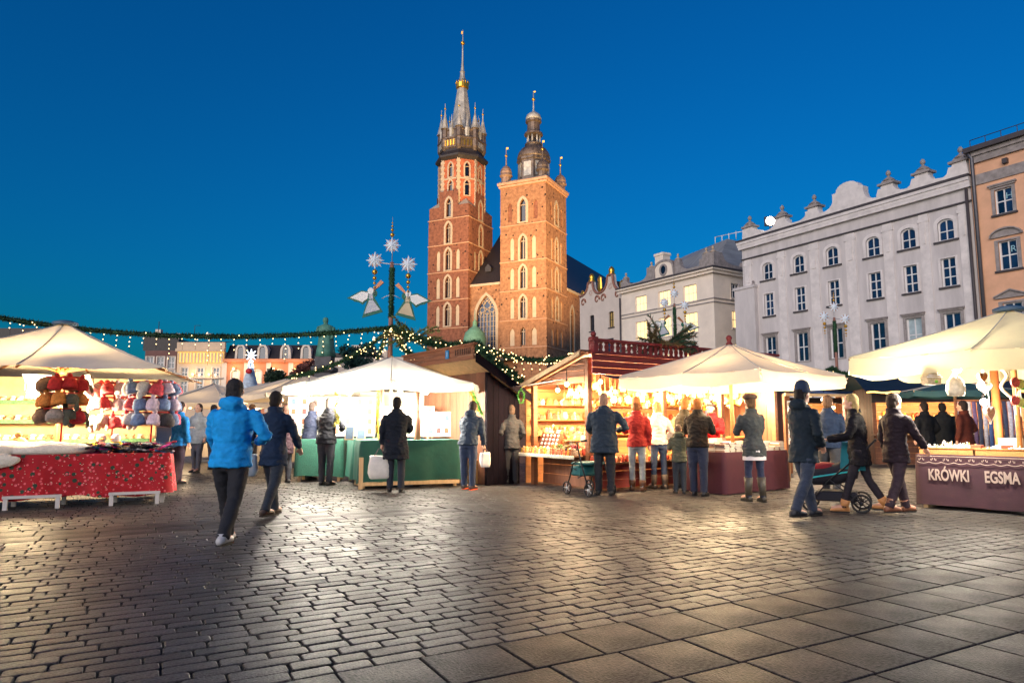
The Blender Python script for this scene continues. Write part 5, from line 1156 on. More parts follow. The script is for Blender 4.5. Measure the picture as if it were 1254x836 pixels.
parasol('cream parasol with red finial over the book table', ap5.x, ap5.y, poly_square(1.457, R(40)), ap5.z, 2.12, .22, canvas, sag=.04, finial='ball', pole_m=wood)
for i, (dx, dy) in enumerate(((-.4, -.5), (.7, -.1), (.1, .6))): bulb(Vector((ap5.x + dx, ap5.y + dy, 2.1)), 150, 'bulb hanging under the book stall parasol', WARM, .045, group='bulbs under the book stall parasol')
def board_stall():
    Fb = pxF(964, 15.6, 20)
    board('pale rack of round magnets beyond the red-coated bookseller', Fb, .6, .6, 1.75, 5, 8, 1, M('board_blue', (186, 206, 222), .7, .05))
    t = thing('market_stall', 'small stall with a steel blue lean-to roof past the book table', 'stall', Fb.o, Fb.a)
    part('roof', M('blue_roof', (70, 104, 140), .5, .15, 3), t, lambda m: m.add([(-.5, -.5, 1.95), (1.3, -.5, 1.88), (1.3, 1.4, 2.2), (-.5, 1.4, 2.2)], [(0, 1, 2, 3)]))
    part('roof_trim', wood_l, t, lambda m: m.box(-.5, 1.3, -.54, -.5, 1.84, 1.9))
    for x, y in ((-.45, -.45), (1.25, -.45), (-.45, 1.35), (1.25, 1.35)): part('post', wood_h, t, lambda m: m.box(x - .035, x + .035, y - .035, y + .035, 0, 1.95 + (.2 if y > 0 else -.06)))
    bulb(Fb.w(.9, -.2, 1.78), 60, 'white bulb under the steel blue lean-to roof', WHITE, .06, bulb_c)
board_stall()

# ================================================================== FUDGE STALL ON THE RIGHT
a_, b_ = gnd(1128, 621), gnd(1256, 631); F6 = Frame(a_.x, a_.y, math.degrees(math.atan2(b_.y - a_.y, b_.x - a_.x)))
purple = M('purple_brown_cloth', (50, 23, 35), .85, .2, 4, .2, 10)
table('table under the purple cloth of the fudge stall', F6, 0, 3.0, 0, 1.0, .78, wood_l)
fcloth = cloth('purple cloth with lettering and lace scrolls on the fudge stall', F6, -.02, 3.02, -.02, 1.02, .8, .06, purple, .015, .01, rag=.004)
lm = M('cream_lettering', (146, 128, 120), .7, .05)
for px_, s_ in ((1132, 'KRÓWKI'), (1200, 'EGSMA')): text('lettering', s_, .225, lm, fcloth, (F6.loc(on_table(px_, F6, -.07, 0)).x, -.07, .43), (PI / 2 - .02, 0, 0), .003, .006, 'LEFT', .58)
mb = MB()
for k in range(18):
    x = .06 + k * .16
    for s_ in (-1, 1): mb.tube([(x + s_ * (.012 + (.035 - .002 * q) * (1 - math.cos(q * .5)) * .5), -.055, .745 - .02 * math.sin(q * .55) - .004 * q) for q in range(9)], .005, 4)
mb.tube([(i * .02, -.057, .69 - .022 * abs(math.sin(i * .39))) for i in range(150)], .005, 4); mb.tube([(0, -.052, .775), (3, -.052, .775)], .005, 4)
mb.build('lace_scroll', lm, fcloth)
wick = M('wicker', (186, 124, 66), .7, .4, 60, .8, 90, stretch=(1, 1, 3))
for i in range(4):
    t = thing('wicker_tray', 'shallow wicker tray of wrapped fudge on the purple cloth', 'tray', F6.w(.02 + i * .72, .03, .802), F6.a, 'wicker trays on the fudge stall')
    part('base', wick, t, lambda m: m.box(.0, .69, 0, .8, 0, .012))
    for nm, bx_ in (('side', (0, .69, -.0, .02)), ('side', (0, .69, .78, .8)), ('side', (0, .02, .021, .779)), ('side', (.67, .69, .021, .779))): part(nm, wick, t, lambda m: m.box(bx_[0], bx_[1], bx_[2], bx_[3], .0125, .085))
    part('rim', wick, t, lambda m: m.tube([(0, 0, .09), (.69, 0, .09), (.69, .8, .09), (0, .8, .09), (0, 0, .09)], .014, 6))
cm = []
for i, c in enumerate(((244, 240, 232), (236, 228, 214), (232, 240, 236), (240, 200, 120))):
    mb = MB(); mb.ball((0, 0, 0), (.022, .012, .011), 7, 5)
    for s_ in (-1, 1): mb.add([(s_ * .02, 0, 0), (s_ * .042, -.014, .006), (s_ * .042, .014, -.006)], [(0, 1, 2)])
    cm.append(mb.mesh('wrapped_candy', M('wrapper_%d' % i, c, .35, .2, 40)))
sp = []
for i in range(280):
    tr = random.choice((0, 0, 0, 1, 1, 2, 3)); x, y = rnd(.06, .63), rnd(.05, .74); hgt = .10 + .09 * (1 - abs(x - .33) / .33) * rnd(.3, 1) * (1 if tr == 0 else .35)
    sp.append(F6.w(.02 + tr * .72 + x, .03 + y, .802 + hgt * rnd(.35, 1)))
row(cm, 'wrapped_candy', sp, 'white-wrapped fudge sweet heaped in the wicker trays', 'candy', 'sweets in the wicker trays', lambda i: (rnd(0, 3), rnd(0, 3), rnd(0, 6)))
for i in range(4): part('candy_mound', M('mound_wrapper', (236, 222, 204), .6, .35, 45, .6, 40), [o for o in COL.objects if o.name.startswith('wicker_tray')][i], lambda m: m.ball((.345, .4, .02), (.3, .35, .09), 14, 8))
def card_box(m, a, b, c): mb = MB(); mb.cbox(-a, a, -b, b, 0, c, .004); return mb.mesh('fudge_box', m)
bx1 = card_box(M('brown_card', (150, 66, 40), .6, .1), .07, .05, .05); bx2 = card_box(M('kraft_card', (222, 196, 150), .7, .1), .1, .08, .045); bx3 = card_box(M('cream_card', (240, 232, 214), .7, .05), .15, .01, .13)
sp = [F6.w(.75, .12, .9), F6.w(1.1, .2, .9), F6.w(1.75, .1, .9), F6.w(1.95, .1, .9), F6.w(2.1, .22, .9)]
row(bx1, 'fudge_box', sp, 'small red-brown fudge box among the trays', 'box', 'brown boxes among the trays', lambda i: (0, 0, F6.a + rnd(-.4, .4)))
sp = []
for i in range(3):
    for q in range(5 - (i == 2)): sp.append(F6.w(1.42 + i * .22, .55, .9 + q * .047))
row(bx2, 'fudge_box', sp, 'kraft card box in the stacks by the parasol pole', 'box', 'kraft boxes in stacks', lambda i: (0, 0, F6.a + rnd(-.06, .06)))
o = obj('price_card', bx3, None, F6.w(1.1, .5, .92)); o.rotation_euler = (-.15, 0, F6.a); tag(o, 'blank cream card standing behind the brown boxes', 'card')
ap6 = at(1235, 379, 10.0)
parasol('yellowish parasol over the fudge stall with blue cap', ap6.x, ap6.y, poly_square(1.62, R(38)), ap6.z, 2.24, .26, canvas_y, sag=.05, finial='cap', pole_m=wood)
for i, (px, py, Y) in enumerate(((1131, 450, 9.9), (1172, 452, 9.6), (1205, 492, 10.6))): bulb(at(px, py, Y), (230, 280, 80)[i], 'white bulb under the yellowish parasol', WHITE, .055, bulb_c, .18, 'bulbs under the yellowish parasol')
ging = M('gingerbread', (196, 128, 82), .75, .15, 12, .2, 40); icing = M('icing', (244, 236, 226), .6, .05)
def heart(label, p, s_, rz, ms):
    t = thing('gingerbread_heart', label, 'gingerbread', p, rz); H_ = [(s_ * .0625 * 16 * math.sin(a) ** 3, s_ * .0625 * (13 * math.cos(a) - 5 * math.cos(2 * a) - 2 * math.cos(3 * a) - math.cos(4 * a))) for a in [2 * PI * k / 28 for k in range(28)]][::-1]
    part('cookie', ms, t, lambda m: m.prism(H_, -.015, .015)); part('icing_edge', icing, t, lambda m: m.tube([(x * .86, -.018, z * .86) for x, z in H_ + H_[:1]], .006, 4)); part('ribbon', M('white_ribbon', (240, 232, 224), .6, .05), t, lambda m: m.tube([(0, 0, s_ * .3), (.01, 0, s_ * .9), (0, 0, s_ * 1.5 + .15)], .006, 4))
heart('small gingerbread heart hanging highest beside the pole', at(1203, 462, 9.6), .09, .3, ging); heart('pale gingerbread heart hanging under the higher heart', at(1206, 474, 9.62), .1, -.2, M('pale_gingerbread', (214, 168, 130), .75, .1, 12)); heart('big iced gingerbread heart wrapped by the post', at(1212, 506, 9.9), .14, .5, M('iced_gingerbread', (190, 140, 116), .6, .4, 40))
t = thing('cookie_house', 'wrapped gingerbread house ornament hanging under the parasol rim', 'gingerbread', at(1140, 462, 9.5), .2)
part('walls', M('house_biscuit', (206, 186, 150), .6, .3, 30), t, lambda m: m.prism([(-.1, -.1), (.1, -.1), (.12, 0), (0, .13), (-.12, 0)], -.06, .06)); part('roof_icing', icing, t, lambda m: [m.tube([(-.12 + .03 * q, -.065, .0 + .028 * q), (.12 - .03 * q, -.065, .0 + .028 * q)], .008, 4) for q in range(4)]); part('sweet', M('green_sweet', (120, 200, 60), .4, .1), t, lambda m: m.ball((.02, -.07, -.06), .022, 8, 5)); part('ribbon', MATS['white_ribbon'], t, lambda m: m.tube([(0, 0, .12), (0, 0, .36)], .005, 4))
t = thing('cookie_bag', 'clear bag of biscuits hanging below the bulb', 'bag', at(1170, 472, 9.5)); part('bag', M('cellophane', (226, 220, 206), .2, .3, 12, .6, 14, trans=.3), t, lambda m: m.lathe([(.02, .18), (.04, .14), (.1, .06), (.12, -.06), (.1, -.14), (.02, -.15)], 12)); part('tie', MATS['white_ribbon'], t, lambda m: m.tube([(0, 0, .17), (0, 0, .4)], .005, 4))
t = thing('felt_garland', 'pale twisted felt garland looped beside the parasol pole', 'garland', at(1227, 462, 9.8)); part('loop', M('pale_felt', (236, 208, 170), .9, .15, 20, .4, 40), t, lambda m: m.tube([(.06 * math.sin(k * .9) + .02 * k / 3, 0, .12 - k * .05) for k in range(10)] + [(.13, 0, -.38), (.2, 0, -.34), (.23, 0, -.2)], .022, 7))
for i in range(6):
    t = thing('lollipop', 'painted spiral lollipop in the cluster right of the pole', 'candy', at(1243 + (i % 3) * 6, 468 + (i // 3) * 16 + i * 2, 9.3 + i * .05), .2, 'lollipops right of the pole'); part('disc', M('lolly_%d' % (i % 3), ((226, 90, 80), (240, 220, 120), (110, 190, 90))[i % 3], .3, .5, 25), t, lambda m: m.prism([(.07 * math.cos(2 * PI * k / 14), .07 * math.sin(2 * PI * k / 14)) for k in range(14)], -.01, .01)); part('stick', icing, t, lambda m: m.tube([(0, 0, -.07), (0, 0, -.2)], .005, 4))
p = at(1222, 515, 11.0); o = MB().tube([(0, 0, 0), (0, 0, 2.1)], .06, 8).build('stall_post', M('orange_post', (196, 106, 54), .6, .2, 5), None, (p.x, p.y, 0)); tag(o, 'orange-brown square post behind the fudge stall', 'post')

# ================================================================== STALLS FARTHER BACK
def back_kiosk(label, Fr, w_, d_, z_open, z_sign, z_roof, roofm, signm, shelf_items, lampw, item_label, grp, n_lamps=3, sign=None):
    t = thing('market_kiosk', label, 'kiosk', Fr.o, Fr.a)
    planks(t, face((0, 0, 0), 0), 0, w_, 0, .85, .17, wood_d, False); planks(t, face((0, d_, 0), 0), 0, w_, 0, z_open + .2, .22, wood, False)
    for x in (0, w_): planks(t, Matrix.Translation((x, 0, 0)) @ Matrix.Rotation(PI / 2, 4, 'Z'), 0, d_, 0, z_roof, .2, wood_d, True)
    part('counter', wood_h, t, lambda m: m.box(-.05, w_ + .05, -.3, .3, .85, .89)); part('sign_board', signm, t, lambda m: m.box(-.05, w_ + .05, -.12, -.06, z_open, z_sign))
    part('roof', roofm, t, lambda m: m.add([(-.4, -.9, z_sign + .02), (w_ + .4, -.9, z_sign + .02), (w_ + .3, d_ / 2, z_roof + .5), (-.3, d_ / 2, z_roof + .5), (-.4, d_ + .5, z_roof), (w_ + .4, d_ + .5, z_roof)], [(0, 1, 2, 3), (3, 2, 5, 4)]))
    for x in (.02, w_ - .02): part('post', wood_h, t, lambda m: m.box(x - .05, x + .05, -.05, .05, .89, z_open))
    sp = []
    for z in (1.05, 1.35):
        part('shelf', wood, t, lambda m: m.box(.1, w_ - .1, d_ - .35, d_ - .05, z - .02, z))
        for i in range(int(w_ / .13)): sp.append(Fr.w(.2 + i * .125, d_ - .2, z))
    for i in range(int(w_ / .2)): sp.append(Fr.w(.2 + i * .19, rnd(-.15, .2), .89))
    row(shelf_items, 'shelf_ware', sp, item_label, 'figurine', grp, None, lambda: rnd(1.0, 1.8))
    for i in range(n_lamps): bulb(Fr.w(w_ * (i + .5) / n_lamps, d_ * .4, z_open - .12), lampw, 'bulb inside ' + grp, WARM, .06, group='bulbs of ' + grp)
    return t
F7 = pxF(1070, 21, -12)
teal_roof = M('teal_tarp', (14, 34, 46), .6, .2, 3, .2, 6)
back_kiosk('dark teal-roofed kiosk with rope lights behind the fudge stall', F7, 4.4, 2.0, 1.85, 2.1, 2.3, teal_roof, M('dark_sign', (52, 40, 44), .6, .3, 8), FM[1] + FM[0], 170, ' on sale in the teal-roofed kiosk', 'the teal-roofed kiosk')
t = thing('rope_light', 'golden rope light along the eave of the teal-roofed kiosk', 'light', F7.w(-.4, -.92, 2.13), F7.a); part('tube', M('rope_glow', (255, 206, 110), .4, .3, 30, emit=5, ecol=(255, 190, 90)), t, lambda m: m.tube([(k * .1, 0, .015 * math.sin(k)) for k in range(53)], .022, 5))
F7b = pxF(960, 24, 5)
back_kiosk('lit kiosk deep between the book stall and the teal-roofed kiosk', F7b, 3.0, 1.8, 1.9, 2.1, 2.3, teal_roof, M('dark_sign2', (60, 50, 48), .6, .2, 8), FM[2] + FM[1], 120, ' on sale in the deep lit kiosk', 'the deep lit kiosk', 2)
sr_ = pxF(1172, 15.5, -20); t = thing('scarf_rack', 'rack of striped scarves hanging beyond the fudge stall', 'rack', sr_.o, sr_.a); part('rail', wood_h, t, lambda m: m.tube([(0, 0, 1.75), (1.2, 0, 1.75)], .025, 6))
for x in (0, 1.2): part('upright', wood_h, t, lambda m: m.tube([(x, 0, 0), (x, 0, 1.8)], .03, 6))
for k in range(12):
    mb = MB(); x = .06 + k * .095; mb.tube([(x, 0, 1.74), (x + .005, -.03, 1.3), (x, -.02, .7)], [.04, .045, .04], 6, flat=.3); o = mb.build('scarf', M('scarf_%d' % (k % 5), ((190, 190, 206), (70, 96, 150), (220, 214, 206), (110, 90, 130), (60, 70, 96))[k % 5], .95, .3, 25, .5, 40), None, sr_.o, sr_.a); cn_ = ('silver', 'blue', 'cream', 'mauve', 'slate')[k % 5]; tag(o, cn_ + ' scarf hanging on the rack beyond the fudge stall', 'scarf', cn_ + ' scarves on the rack')
parasol('teal grey parasol behind the gingerbread hearts', at(1178, 515, 17).x, 17.2, poly_oct(1.2, R(12)), 2.35, 2.05, .15, M('teal_canvas', (60, 100, 104), .8, .1, 2, trans=.3), sag=.04)
# parasols in the far left of the market
for i, (px, py, Y, s_) in enumerate(((262, 470, 22, 1.7), (372, 458, 19.5, 1.75), (330, 468, 25, 1.8))):
    a6 = at(px, py, Y)
    parasol(['cream parasol in the market alley past the hat stall', 'sandy parasol next to the glowing white parasol', 'cream parasol at the far end of the market alley'][i], a6.x, a6.y, poly_square(s_, R(35 + 6 * i)), a6.z, a6.z - .62, .14, canvas, sag=.03)
    bulb(Vector((a6.x - .3, a6.y - .9, a6.z - .75)), 120, 'bulb under a parasol of the market alley', WARM, .05, group='bulbs of the market alley')
    ta = Frame(a6.x - 1.0, a6.y - .6, 20); table(['table under the parasol past the hat stall', 'table under the sandy parasol', 'table at the far end of the alley'][i], ta, 0, 1.8, 0, .7, .8, wood_l); cloth(['beige cloth on the table past the hat stall', 'beige cloth on the table under the sandy parasol', 'beige cloth on the table at the alley end'][i], ta, -.02, 1.82, -.02, .72, .82, .2, M('beige_cloth', (196, 178, 150), .85, .12, 4), .03, .02)
    row(FM[2] + FM[1], 'alley_ware', [ta.w(.1 + k * .12, .2 + .2 * (k % 2), .822) for k in range(14)], ' on a beige table of the market alley', 'figurine', 'wares of the market alley', None, lambda: rnd(1, 1.8))

# ================================================================== STAR POLES, GARLANDS, STATUE, LIT TREE
fir = M('fir_green', (24, 60, 42), .7, .4, 10, rgb2=(48, 92, 54)); fir_l = M('fir_light', (104, 128, 62), .7, .3, 10, rgb2=(140, 150, 80))
star_m = M('silver_card', (226, 236, 242), .5, .08, 4); ang_w = M('angel_white', (238, 238, 232), .6, .05); ang_g = M('angel_green', (30, 104, 84), .6, .1); ang_b = M('angel_grey', (186, 190, 196), .6, .1); horn = M('horn_copper', (176, 116, 78), .4, .1, metal=.3)
ang_t = M('angel_tan', (206, 188, 152), .6, .1); copper = M('copper_point', (176, 120, 84), .5, .1)
def spiky(parent, c, r, th=.06):
    o = None
    for ang, m, nm in ((0, star_m, 'star'), (PI / 8, copper, 'star_back')):
        P = [((r if k % 2 == 0 else r * .5) * math.cos(ang + k * PI / 8 + PI / 2), (r if k % 2 == 0 else r * .5) * math.sin(ang + k * PI / 8 + PI / 2)) for k in range(16)]
        if ang: P = [(x * .82, z * .82) for x, z in P]
        mb = MB(); n = len(P); q_ = th if not ang else th * .3; V = [(c[0] + x, c[1], c[2] + z) for x, z in P] + [(c[0], c[1] - q_, c[2]), (c[0], c[1] + q_, c[2])]
        mb.add(V, [((k + 1) % n, k, n) for k in range(n)] + [(k, (k + 1) % n, n + 1) for k in range(n)]); mb.build(nm, m, parent)
def beads(parent, c, up=1, s_=1.0):
    mb = MB(); z = 0
    for r in (.075, .055, .04, .03): mb.ball((c[0], c[1], c[2] + up * s_ * (z + r)), r * s_, 8, 6); z += r * 2 + .04
    mb.build('gold_beads', gold, parent)
    mb = MB(); mb.tube([c, (c[0], c[1], c[2] + up * s_ * (z + .15))], .008 * s_, 4); mb.build('bead_wire', steel, parent)
def angel(parent, x, z, s_, sgn, tan=False):
    X = lambda P: [(x + sgn * s_ * a, z + s_ * b) for a, b in P]
    a = MB(); a.prism(X([(.05, .02), (.28, -.42), (.62, -.62), (.33, .08), (.2, .2), (.1, .2)] if False else [(0.0, -.18), (.62, -.02), (.58, .05), (.16, .28), (.1, .26)]), -.03, .03); d = a.build('angel_gown_trim', ang_g if not tan else ang_t, parent)
    def pp(nm, m, P, y0, y1): q = MB(); q.prism(X(P), y0, y1); return q.build(nm, m, parent)
    bpy.data.objects.remove(d)
    pp('angel_gown', ang_g, [(.3, -.6), (-.32, -.42), (-.02, .08), (.12, .1)][::-1], -.02, .02)
    pp('angel_skirt', ang_b if not tan else ang_t, [(.24, -.49), (-.24, -.36), (-.02, -.06), (.1, -.06)][::-1], -.035, .035)
    pp('angel_bodice', ang_b if not tan else ang_t, [(.11, -.03), (-.03, -.03), (.0, .14), (.09, .14)][::-1], -.034, .034)
    q = MB(); q.X = None; q.prism(X([(.06 + .09 * math.cos(t), .22 + .1 * math.sin(t)) for t in [2 * PI * k / 12 for k in range(12)]]), -.035, .035); q.build('angel_head', ang_w, parent)
    q = MB(); q.prism(X([(-.04 + .1 * math.cos(t), .15 + .12 * math.sin(t)) for t in [2 * PI * k / 12 for k in range(12)]]), -.025, .025); q.build('angel_hair', ang_g, parent)
    pp('angel_wing', ang_g, [(.08, .2), (.34, .24), (.78, .0), (.6, -.06), (.56, -.1), (.42, -.12), (.3, -.2), (.12, -.02)], -.015, .015)
    pp('angel_wing', ang_w, [(.12, .17), (.34, .2), (.68, .01), (.54, -.03), (.42, -.07), (.3, -.13), (.14, .0)], -.03, .03)
    pp('angel_horn', horn, [(-.03, .22), (.0, .26), (-.24, .56), (-.34, .48)], -.03, .03)
def star_pole(label, px, py_top, Y, k=1.0, low=False):
    p = at(px, py_top, Y); H_ = p.z; t = thing('star_pole', label, 'pole', (p.x, p.y, 0), 0)
    part('post', M('pole_wood', (150, 104, 86), .6, .2, 6), t, lambda m: m.tube([(0, 0, 0), (0, 0, H_ - .95 * k)], [.075 * k, .055 * k], 8))
    zt_ = H_ - .95 * k; z0 = zt_ - 1.5 * k
    mb = MB()
    for i in range(700):
        a = rnd(0, 6.28); z = rnd(z0, zt_ - .15 * k); mb.add([(.06 * k * math.cos(a), .06 * k * math.sin(a), z), (.06 * k * math.cos(a + .3), .06 * k * math.sin(a + .3), z - .02), (.1 * k * math.cos(a + .1), .1 * k * math.sin(a + .1), z + rnd(-.06, .06))], [(0, 1, 2)])
    mb.tube([(0, 0, z0), (0, 0, zt_ - .15 * k)], .062 * k, 8); stuff(mb.build('fir_wrap', fir, t))
    spiky(t, (0, -.05, H_ - .5 * k), .24 * k); beads(t, (0, -.05, H_ - .27 * k), 1, .8 * k)
    part('needle', steel, t, lambda m: m.tube([(0, 0, zt_), (0, 0, H_ + .05)], .012, 5))
    part('arm', steel, t, lambda m: m.tube([(-.5 * k, -.03, zt_ - .0 * k), (0, -.03, zt_ - .06 * k), (.5 * k, -.03, zt_ - .08 * k)], .015, 5))
    for s_ in (-1, 1): spiky(t, (s_ * .45 * k, -.05, zt_ + (.04 if s_ < 0 else -.07) * k), .25 * k); beads(t, (s_ * .45 * k, -.05, zt_ - (.2 if s_ < 0 else .31) * k), -1, k)
    if not low:
        part('arm', steel, t, lambda m: m.tube([(.5 * q / 4 * k - .25 * k * 1, -.04, zt_ - 1.0 * k + .1 * k * math.sin(PI * q / 4)) for q in range(5)], .012, 5))
        angel(t, -.5 * k, zt_ - .98 * k, .88 * k, -1); angel(t, .4 * k, zt_ - 1.06 * k, .88 * k, 1, True)
    return t
star_pole('tall star pole with two trumpet angels behind the white parasol', 481, 279, 18.0, 1.0)
star_pole('star pole with angels in front of the lit white house', 825, 346, 29.8, 1.0)
star_pole('star pole without angels before the grey palace', 1020, 362, 29.0, 1.0, True)
fairy = M('fairy_light', (255, 224, 160), .4, 0, emit=7, ecol=(255, 208, 140))
def garland(label, pts, r, drops=0, lights=0, m=None, dens=900, dl=.5, hang=True):
    P_ = [Vector(p) for p in pts]; t = thing('fir_garland', label, 'garland', P_[0]); o0 = P_[0]; P_ = [p - o0 for p in P_]
    Ls = [(P_[i + 1] - P_[i]).length for i in range(len(P_) - 1)]; tot = sum(Ls)
    def pos(s_):
        s_ *= tot
        for i, l in enumerate(Ls):
            if s_ <= l or i == len(Ls) - 1: return P_[i].lerp(P_[i + 1], s_ / l)
            s_ -= l
    mb = MB()
    for i in range(int(dens * tot)):
        c = pos(random.random()); d = Vector((rnd(-1, 1), rnd(-1, 1), rnd(-1, 1))).normalized(); q = c + d * r * rnd(.5, 1.15); e = d.cross(Vector((rnd(-1, 1), rnd(-1, 1), rnd(-1, 1)))).normalized() * r * .14; c2 = c + d * r * .15
        mb.add([tuple(c2 + e), tuple(c2 - e), tuple(q)], [(0, 1, 2)])
    mb.tube([tuple(p) for p in P_], r * .35, 6); stuff(mb.build('foliage', m or fir, t))
    if drops or lights:
        mb = MB(); wr = MB()
        for i in range(drops):
            c = pos((i + .5) / drops) ; n_ = random.choice((2, 3, 4, 5)); 
            wr.tube([tuple(c), tuple(c - Vector((0, 0, .1 + .13 * n_)))], .004, 4)
            for k in range(n_): mb.ball((c.x + rnd(-.02, .02), c.y - .02, c.z - r * .6 - .13 * k - rnd(0, .04)), .013, 6, 4)
        for i in range(lights):
            c = pos(random.random()); d = Vector((rnd(-1, 1), -abs(rnd(.2, 1)), rnd(-1, 1))).normalized() * r; mb.ball(tuple(c + d), .013, 6, 4)
        stuff(mb.build('fairy_lights', fairy, t))
        if drops: stuff(wr.build('light_wires', darksteel, t))
    return t
def cat_(a, b, sag, n=14): return [a.lerp(b, i / n) - Vector((0, 0, sag * 4 * (i / n) * (1 - i / n))) for i in range(n + 1)]
pole1 = at(481, 401, 17.9)
garland('long fir garland with icicle lights strung left from the tall star pole', cat_(at(-60, 378, 17), at(215, 411, 17.5), .12) + cat_(at(215, 411, 17.5), pole1, .1)[1:], .12, 34, 10)
garland('fir garland falling from the tall star pole to the sandy parasol', cat_(pole1, at(352, 462, 17.0), .25), .1, 0, 40)
garland('fir garland hanging down beside the tall star pole', cat_(pole1 + Vector((-.15, 0, -.1)), at(462, 440, 17.9), .02), .1, 0, 25)
garland('short fir garland under the branches right of the tall star pole', cat_(pole1, at(520, 440, 17.4), .25), .14, 0, 50)
garland('fir garland running along the brown hut roof', cat_(pole1, at(585, 421, 15.5), .2) + cat_(at(585, 421, 15.5), at(632, 460, 14.9), .08)[1:], .15, 0, 60, None, 1100)
garland('fir garland with lights strung between hut and kiosk roofs', cat_(at(585, 424, 15.6), at(706, 437, 16.0), .18), .12, 12, 60)
garland('fir garland draped over the hut roof edge', cat_(at(583, 428, 14.6), at(640, 468, 14.6), .03), .15, 0, 30)
garland('fir garland by the star pole before the grey palace', cat_(at(1020, 452, 28.9), at(1000, 462, 28), .1) + cat_(at(1020, 452, 28.9), at(1040, 458, 28), .1), .2, 6, 16)
def branches(label, p, n, ln, spread, m, name='fir_branch'):
    t = thing(name, label, 'branch', p); mb = MB(); tw = MB()
    for i in range(n):
        d = Vector((rnd(-spread, spread), rnd(-.6, .2), rnd(-.25, .75))).normalized(); L_ = ln * rnd(.5, 1); prev = Vector((rnd(-.1, .1), 0, 0)); pts = [prev]
        for k in range(5): prev = prev + d * L_ / 5; d = (d + Vector((0, 0, -.09))).normalized(); pts.append(prev)
        tw.tube([tuple(q) for q in pts], .012, 4)
        for k in range(130):
            s_ = random.random() * 5; j = min(4, int(s_)); c = pts[j].lerp(pts[j + 1], s_ - j); e = (d + Vector((rnd(-1, 1), rnd(-1, 1), rnd(-1, 1))) * .9).normalized() * rnd(.08, .15); f = e.cross(Vector((rnd(-1, 1), rnd(-1, 1), rnd(-1, 1)))).normalized() * .011
            mb.add([tuple(c + f), tuple(c - f), tuple(c + e)], [(0, 1, 2)])
    tw.build('twigs', wood_d, t); stuff(mb.build('needles', m, t)); return t
branches('light green fir branches tied at the foot of the tall star pole', at(505, 415, 17.6), 16, 1.0, 1.2, fir_l)
branches('dark fir branches piled at the balustrade corner under the angel pole', F4.w(2.3, .15, 2.86), 26, .75, 1.3, M('fir_dark', (36, 62, 48), .7, .4, 10, rgb2=(60, 92, 62)))
branches('dry fir branch sticking left on the red balustrade', F4.w(1.75, .0, 2.86), 6, .6, .8, M('fir_dry', (110, 96, 60), .8, .3, 10))
# bronze statue on its plinth
sp_ = at(398, 437, 58); bz = M('bronze_green', (84, 138, 118), .6, .3, 1.5)
t = thing('statue', 'green bronze robed figure on a tall plinth behind the garland', 'statue', (sp_.x, sp_.y, 0))
part('plinth', M('dark_granite', (86, 84, 86), .6, .2, 2), t, lambda m: m.box(-2.2, 2.2, -2.2, 2.2, 0, .6).box(-1.5, 1.5, -1.5, 1.5, .6, 1.6).lathe([(1.2, 1.6), (1.0, 2.2), (.95, 5.3), (1.3, 5.5), (1.3, 5.8), (.95, 5.9), (.95, sp_.z)], 4, (0, 0, 0), 0, False, PI / 4))
mb = MB(); zb = sp_.z
mb.rings([[(rx * math.cos(a) * (1 + .09 * math.sin(5 * a + z)) + ox2, ry * math.sin(a) * (1 + .09 * math.sin(6 * a)), zb + z) for a in [2 * PI * k / 20 for k in range(20)]] for z, rx, ry, ox2 in ((0, .85, .75, 0), (.5, .78, .7, 0), (1.2, .66, .6, .03), (1.9, .6, .5, .04), (2.35, .68, .45, .03), (2.65, .58, .38, 0), (2.8, .22, .2, -.02), (2.88, .16, .15, -.02), (3.0, .21, .23, -.03), (3.2, .23, .25, -.03), (3.36, .17, .18, -.03), (3.42, .03, .03, -.03))])
mb.tube([(-.55, -.05, zb + 2.55), (-.72, -.2, zb + 2.0), (-.35, -.5, zb + 1.75)], [.2, .17, .12], 8); mb.tube([(.6, 0, zb + 2.5), (.72, -.15, zb + 1.9), (.6, -.4, zb + 1.5)], [.2, .17, .12], 8); mb.build('figure', bz, t)
# lit tree with a star
p = at(306, 472, 40); t = thing('lit_cone_tree', 'slim white-lit cone tree with a star beyond the market alley', 'christmas tree', (p.x, p.y, 0)); zt_ = at(306, 441, 40).z
part('cone', M('pale_mesh', (190, 204, 214), .7, .3, 8), t, lambda m: m.lathe([(.75, .3), (.62, p.z - .6), (.45, p.z), (.06, zt_)], 12)); part('stem', darksteel, t, lambda m: m.tube([(0, 0, 0), (0, 0, .4)], .1, 8))
mb = MB()
for i in range(300): s_ = random.random(); z = .5 + (zt_ - .5) * s_; r = .72 * (1 - s_) + .08; a = rnd(0, 6.28); mb.ball((r * math.cos(a), r * math.sin(a), z), .035, 5, 4)
stuff(mb.build('white_lights', M('cold_light', (220, 236, 255), .4, 0, emit=6, ecol=(215, 232, 255)), t))
part('star', M('star_glow', (240, 246, 255), .4, 0, emit=3, ecol=(225, 238, 255)), t, lambda m: m.prism([((.36 if k % 2 == 0 else .1) * math.cos(k * PI / 8 + PI / 2), zt_ + .3 + (.36 if k % 2 == 0 else .1) * math.sin(k * PI / 8 + PI / 2)) for k in range(16)], -.06, .06))
part('red_bow', M('red_bow', (210, 40, 50), .6, .1), t, lambda m: m.ball((.1, -.5, at(306, 455, 40).z), (.2, .1, .16), 8, 5))
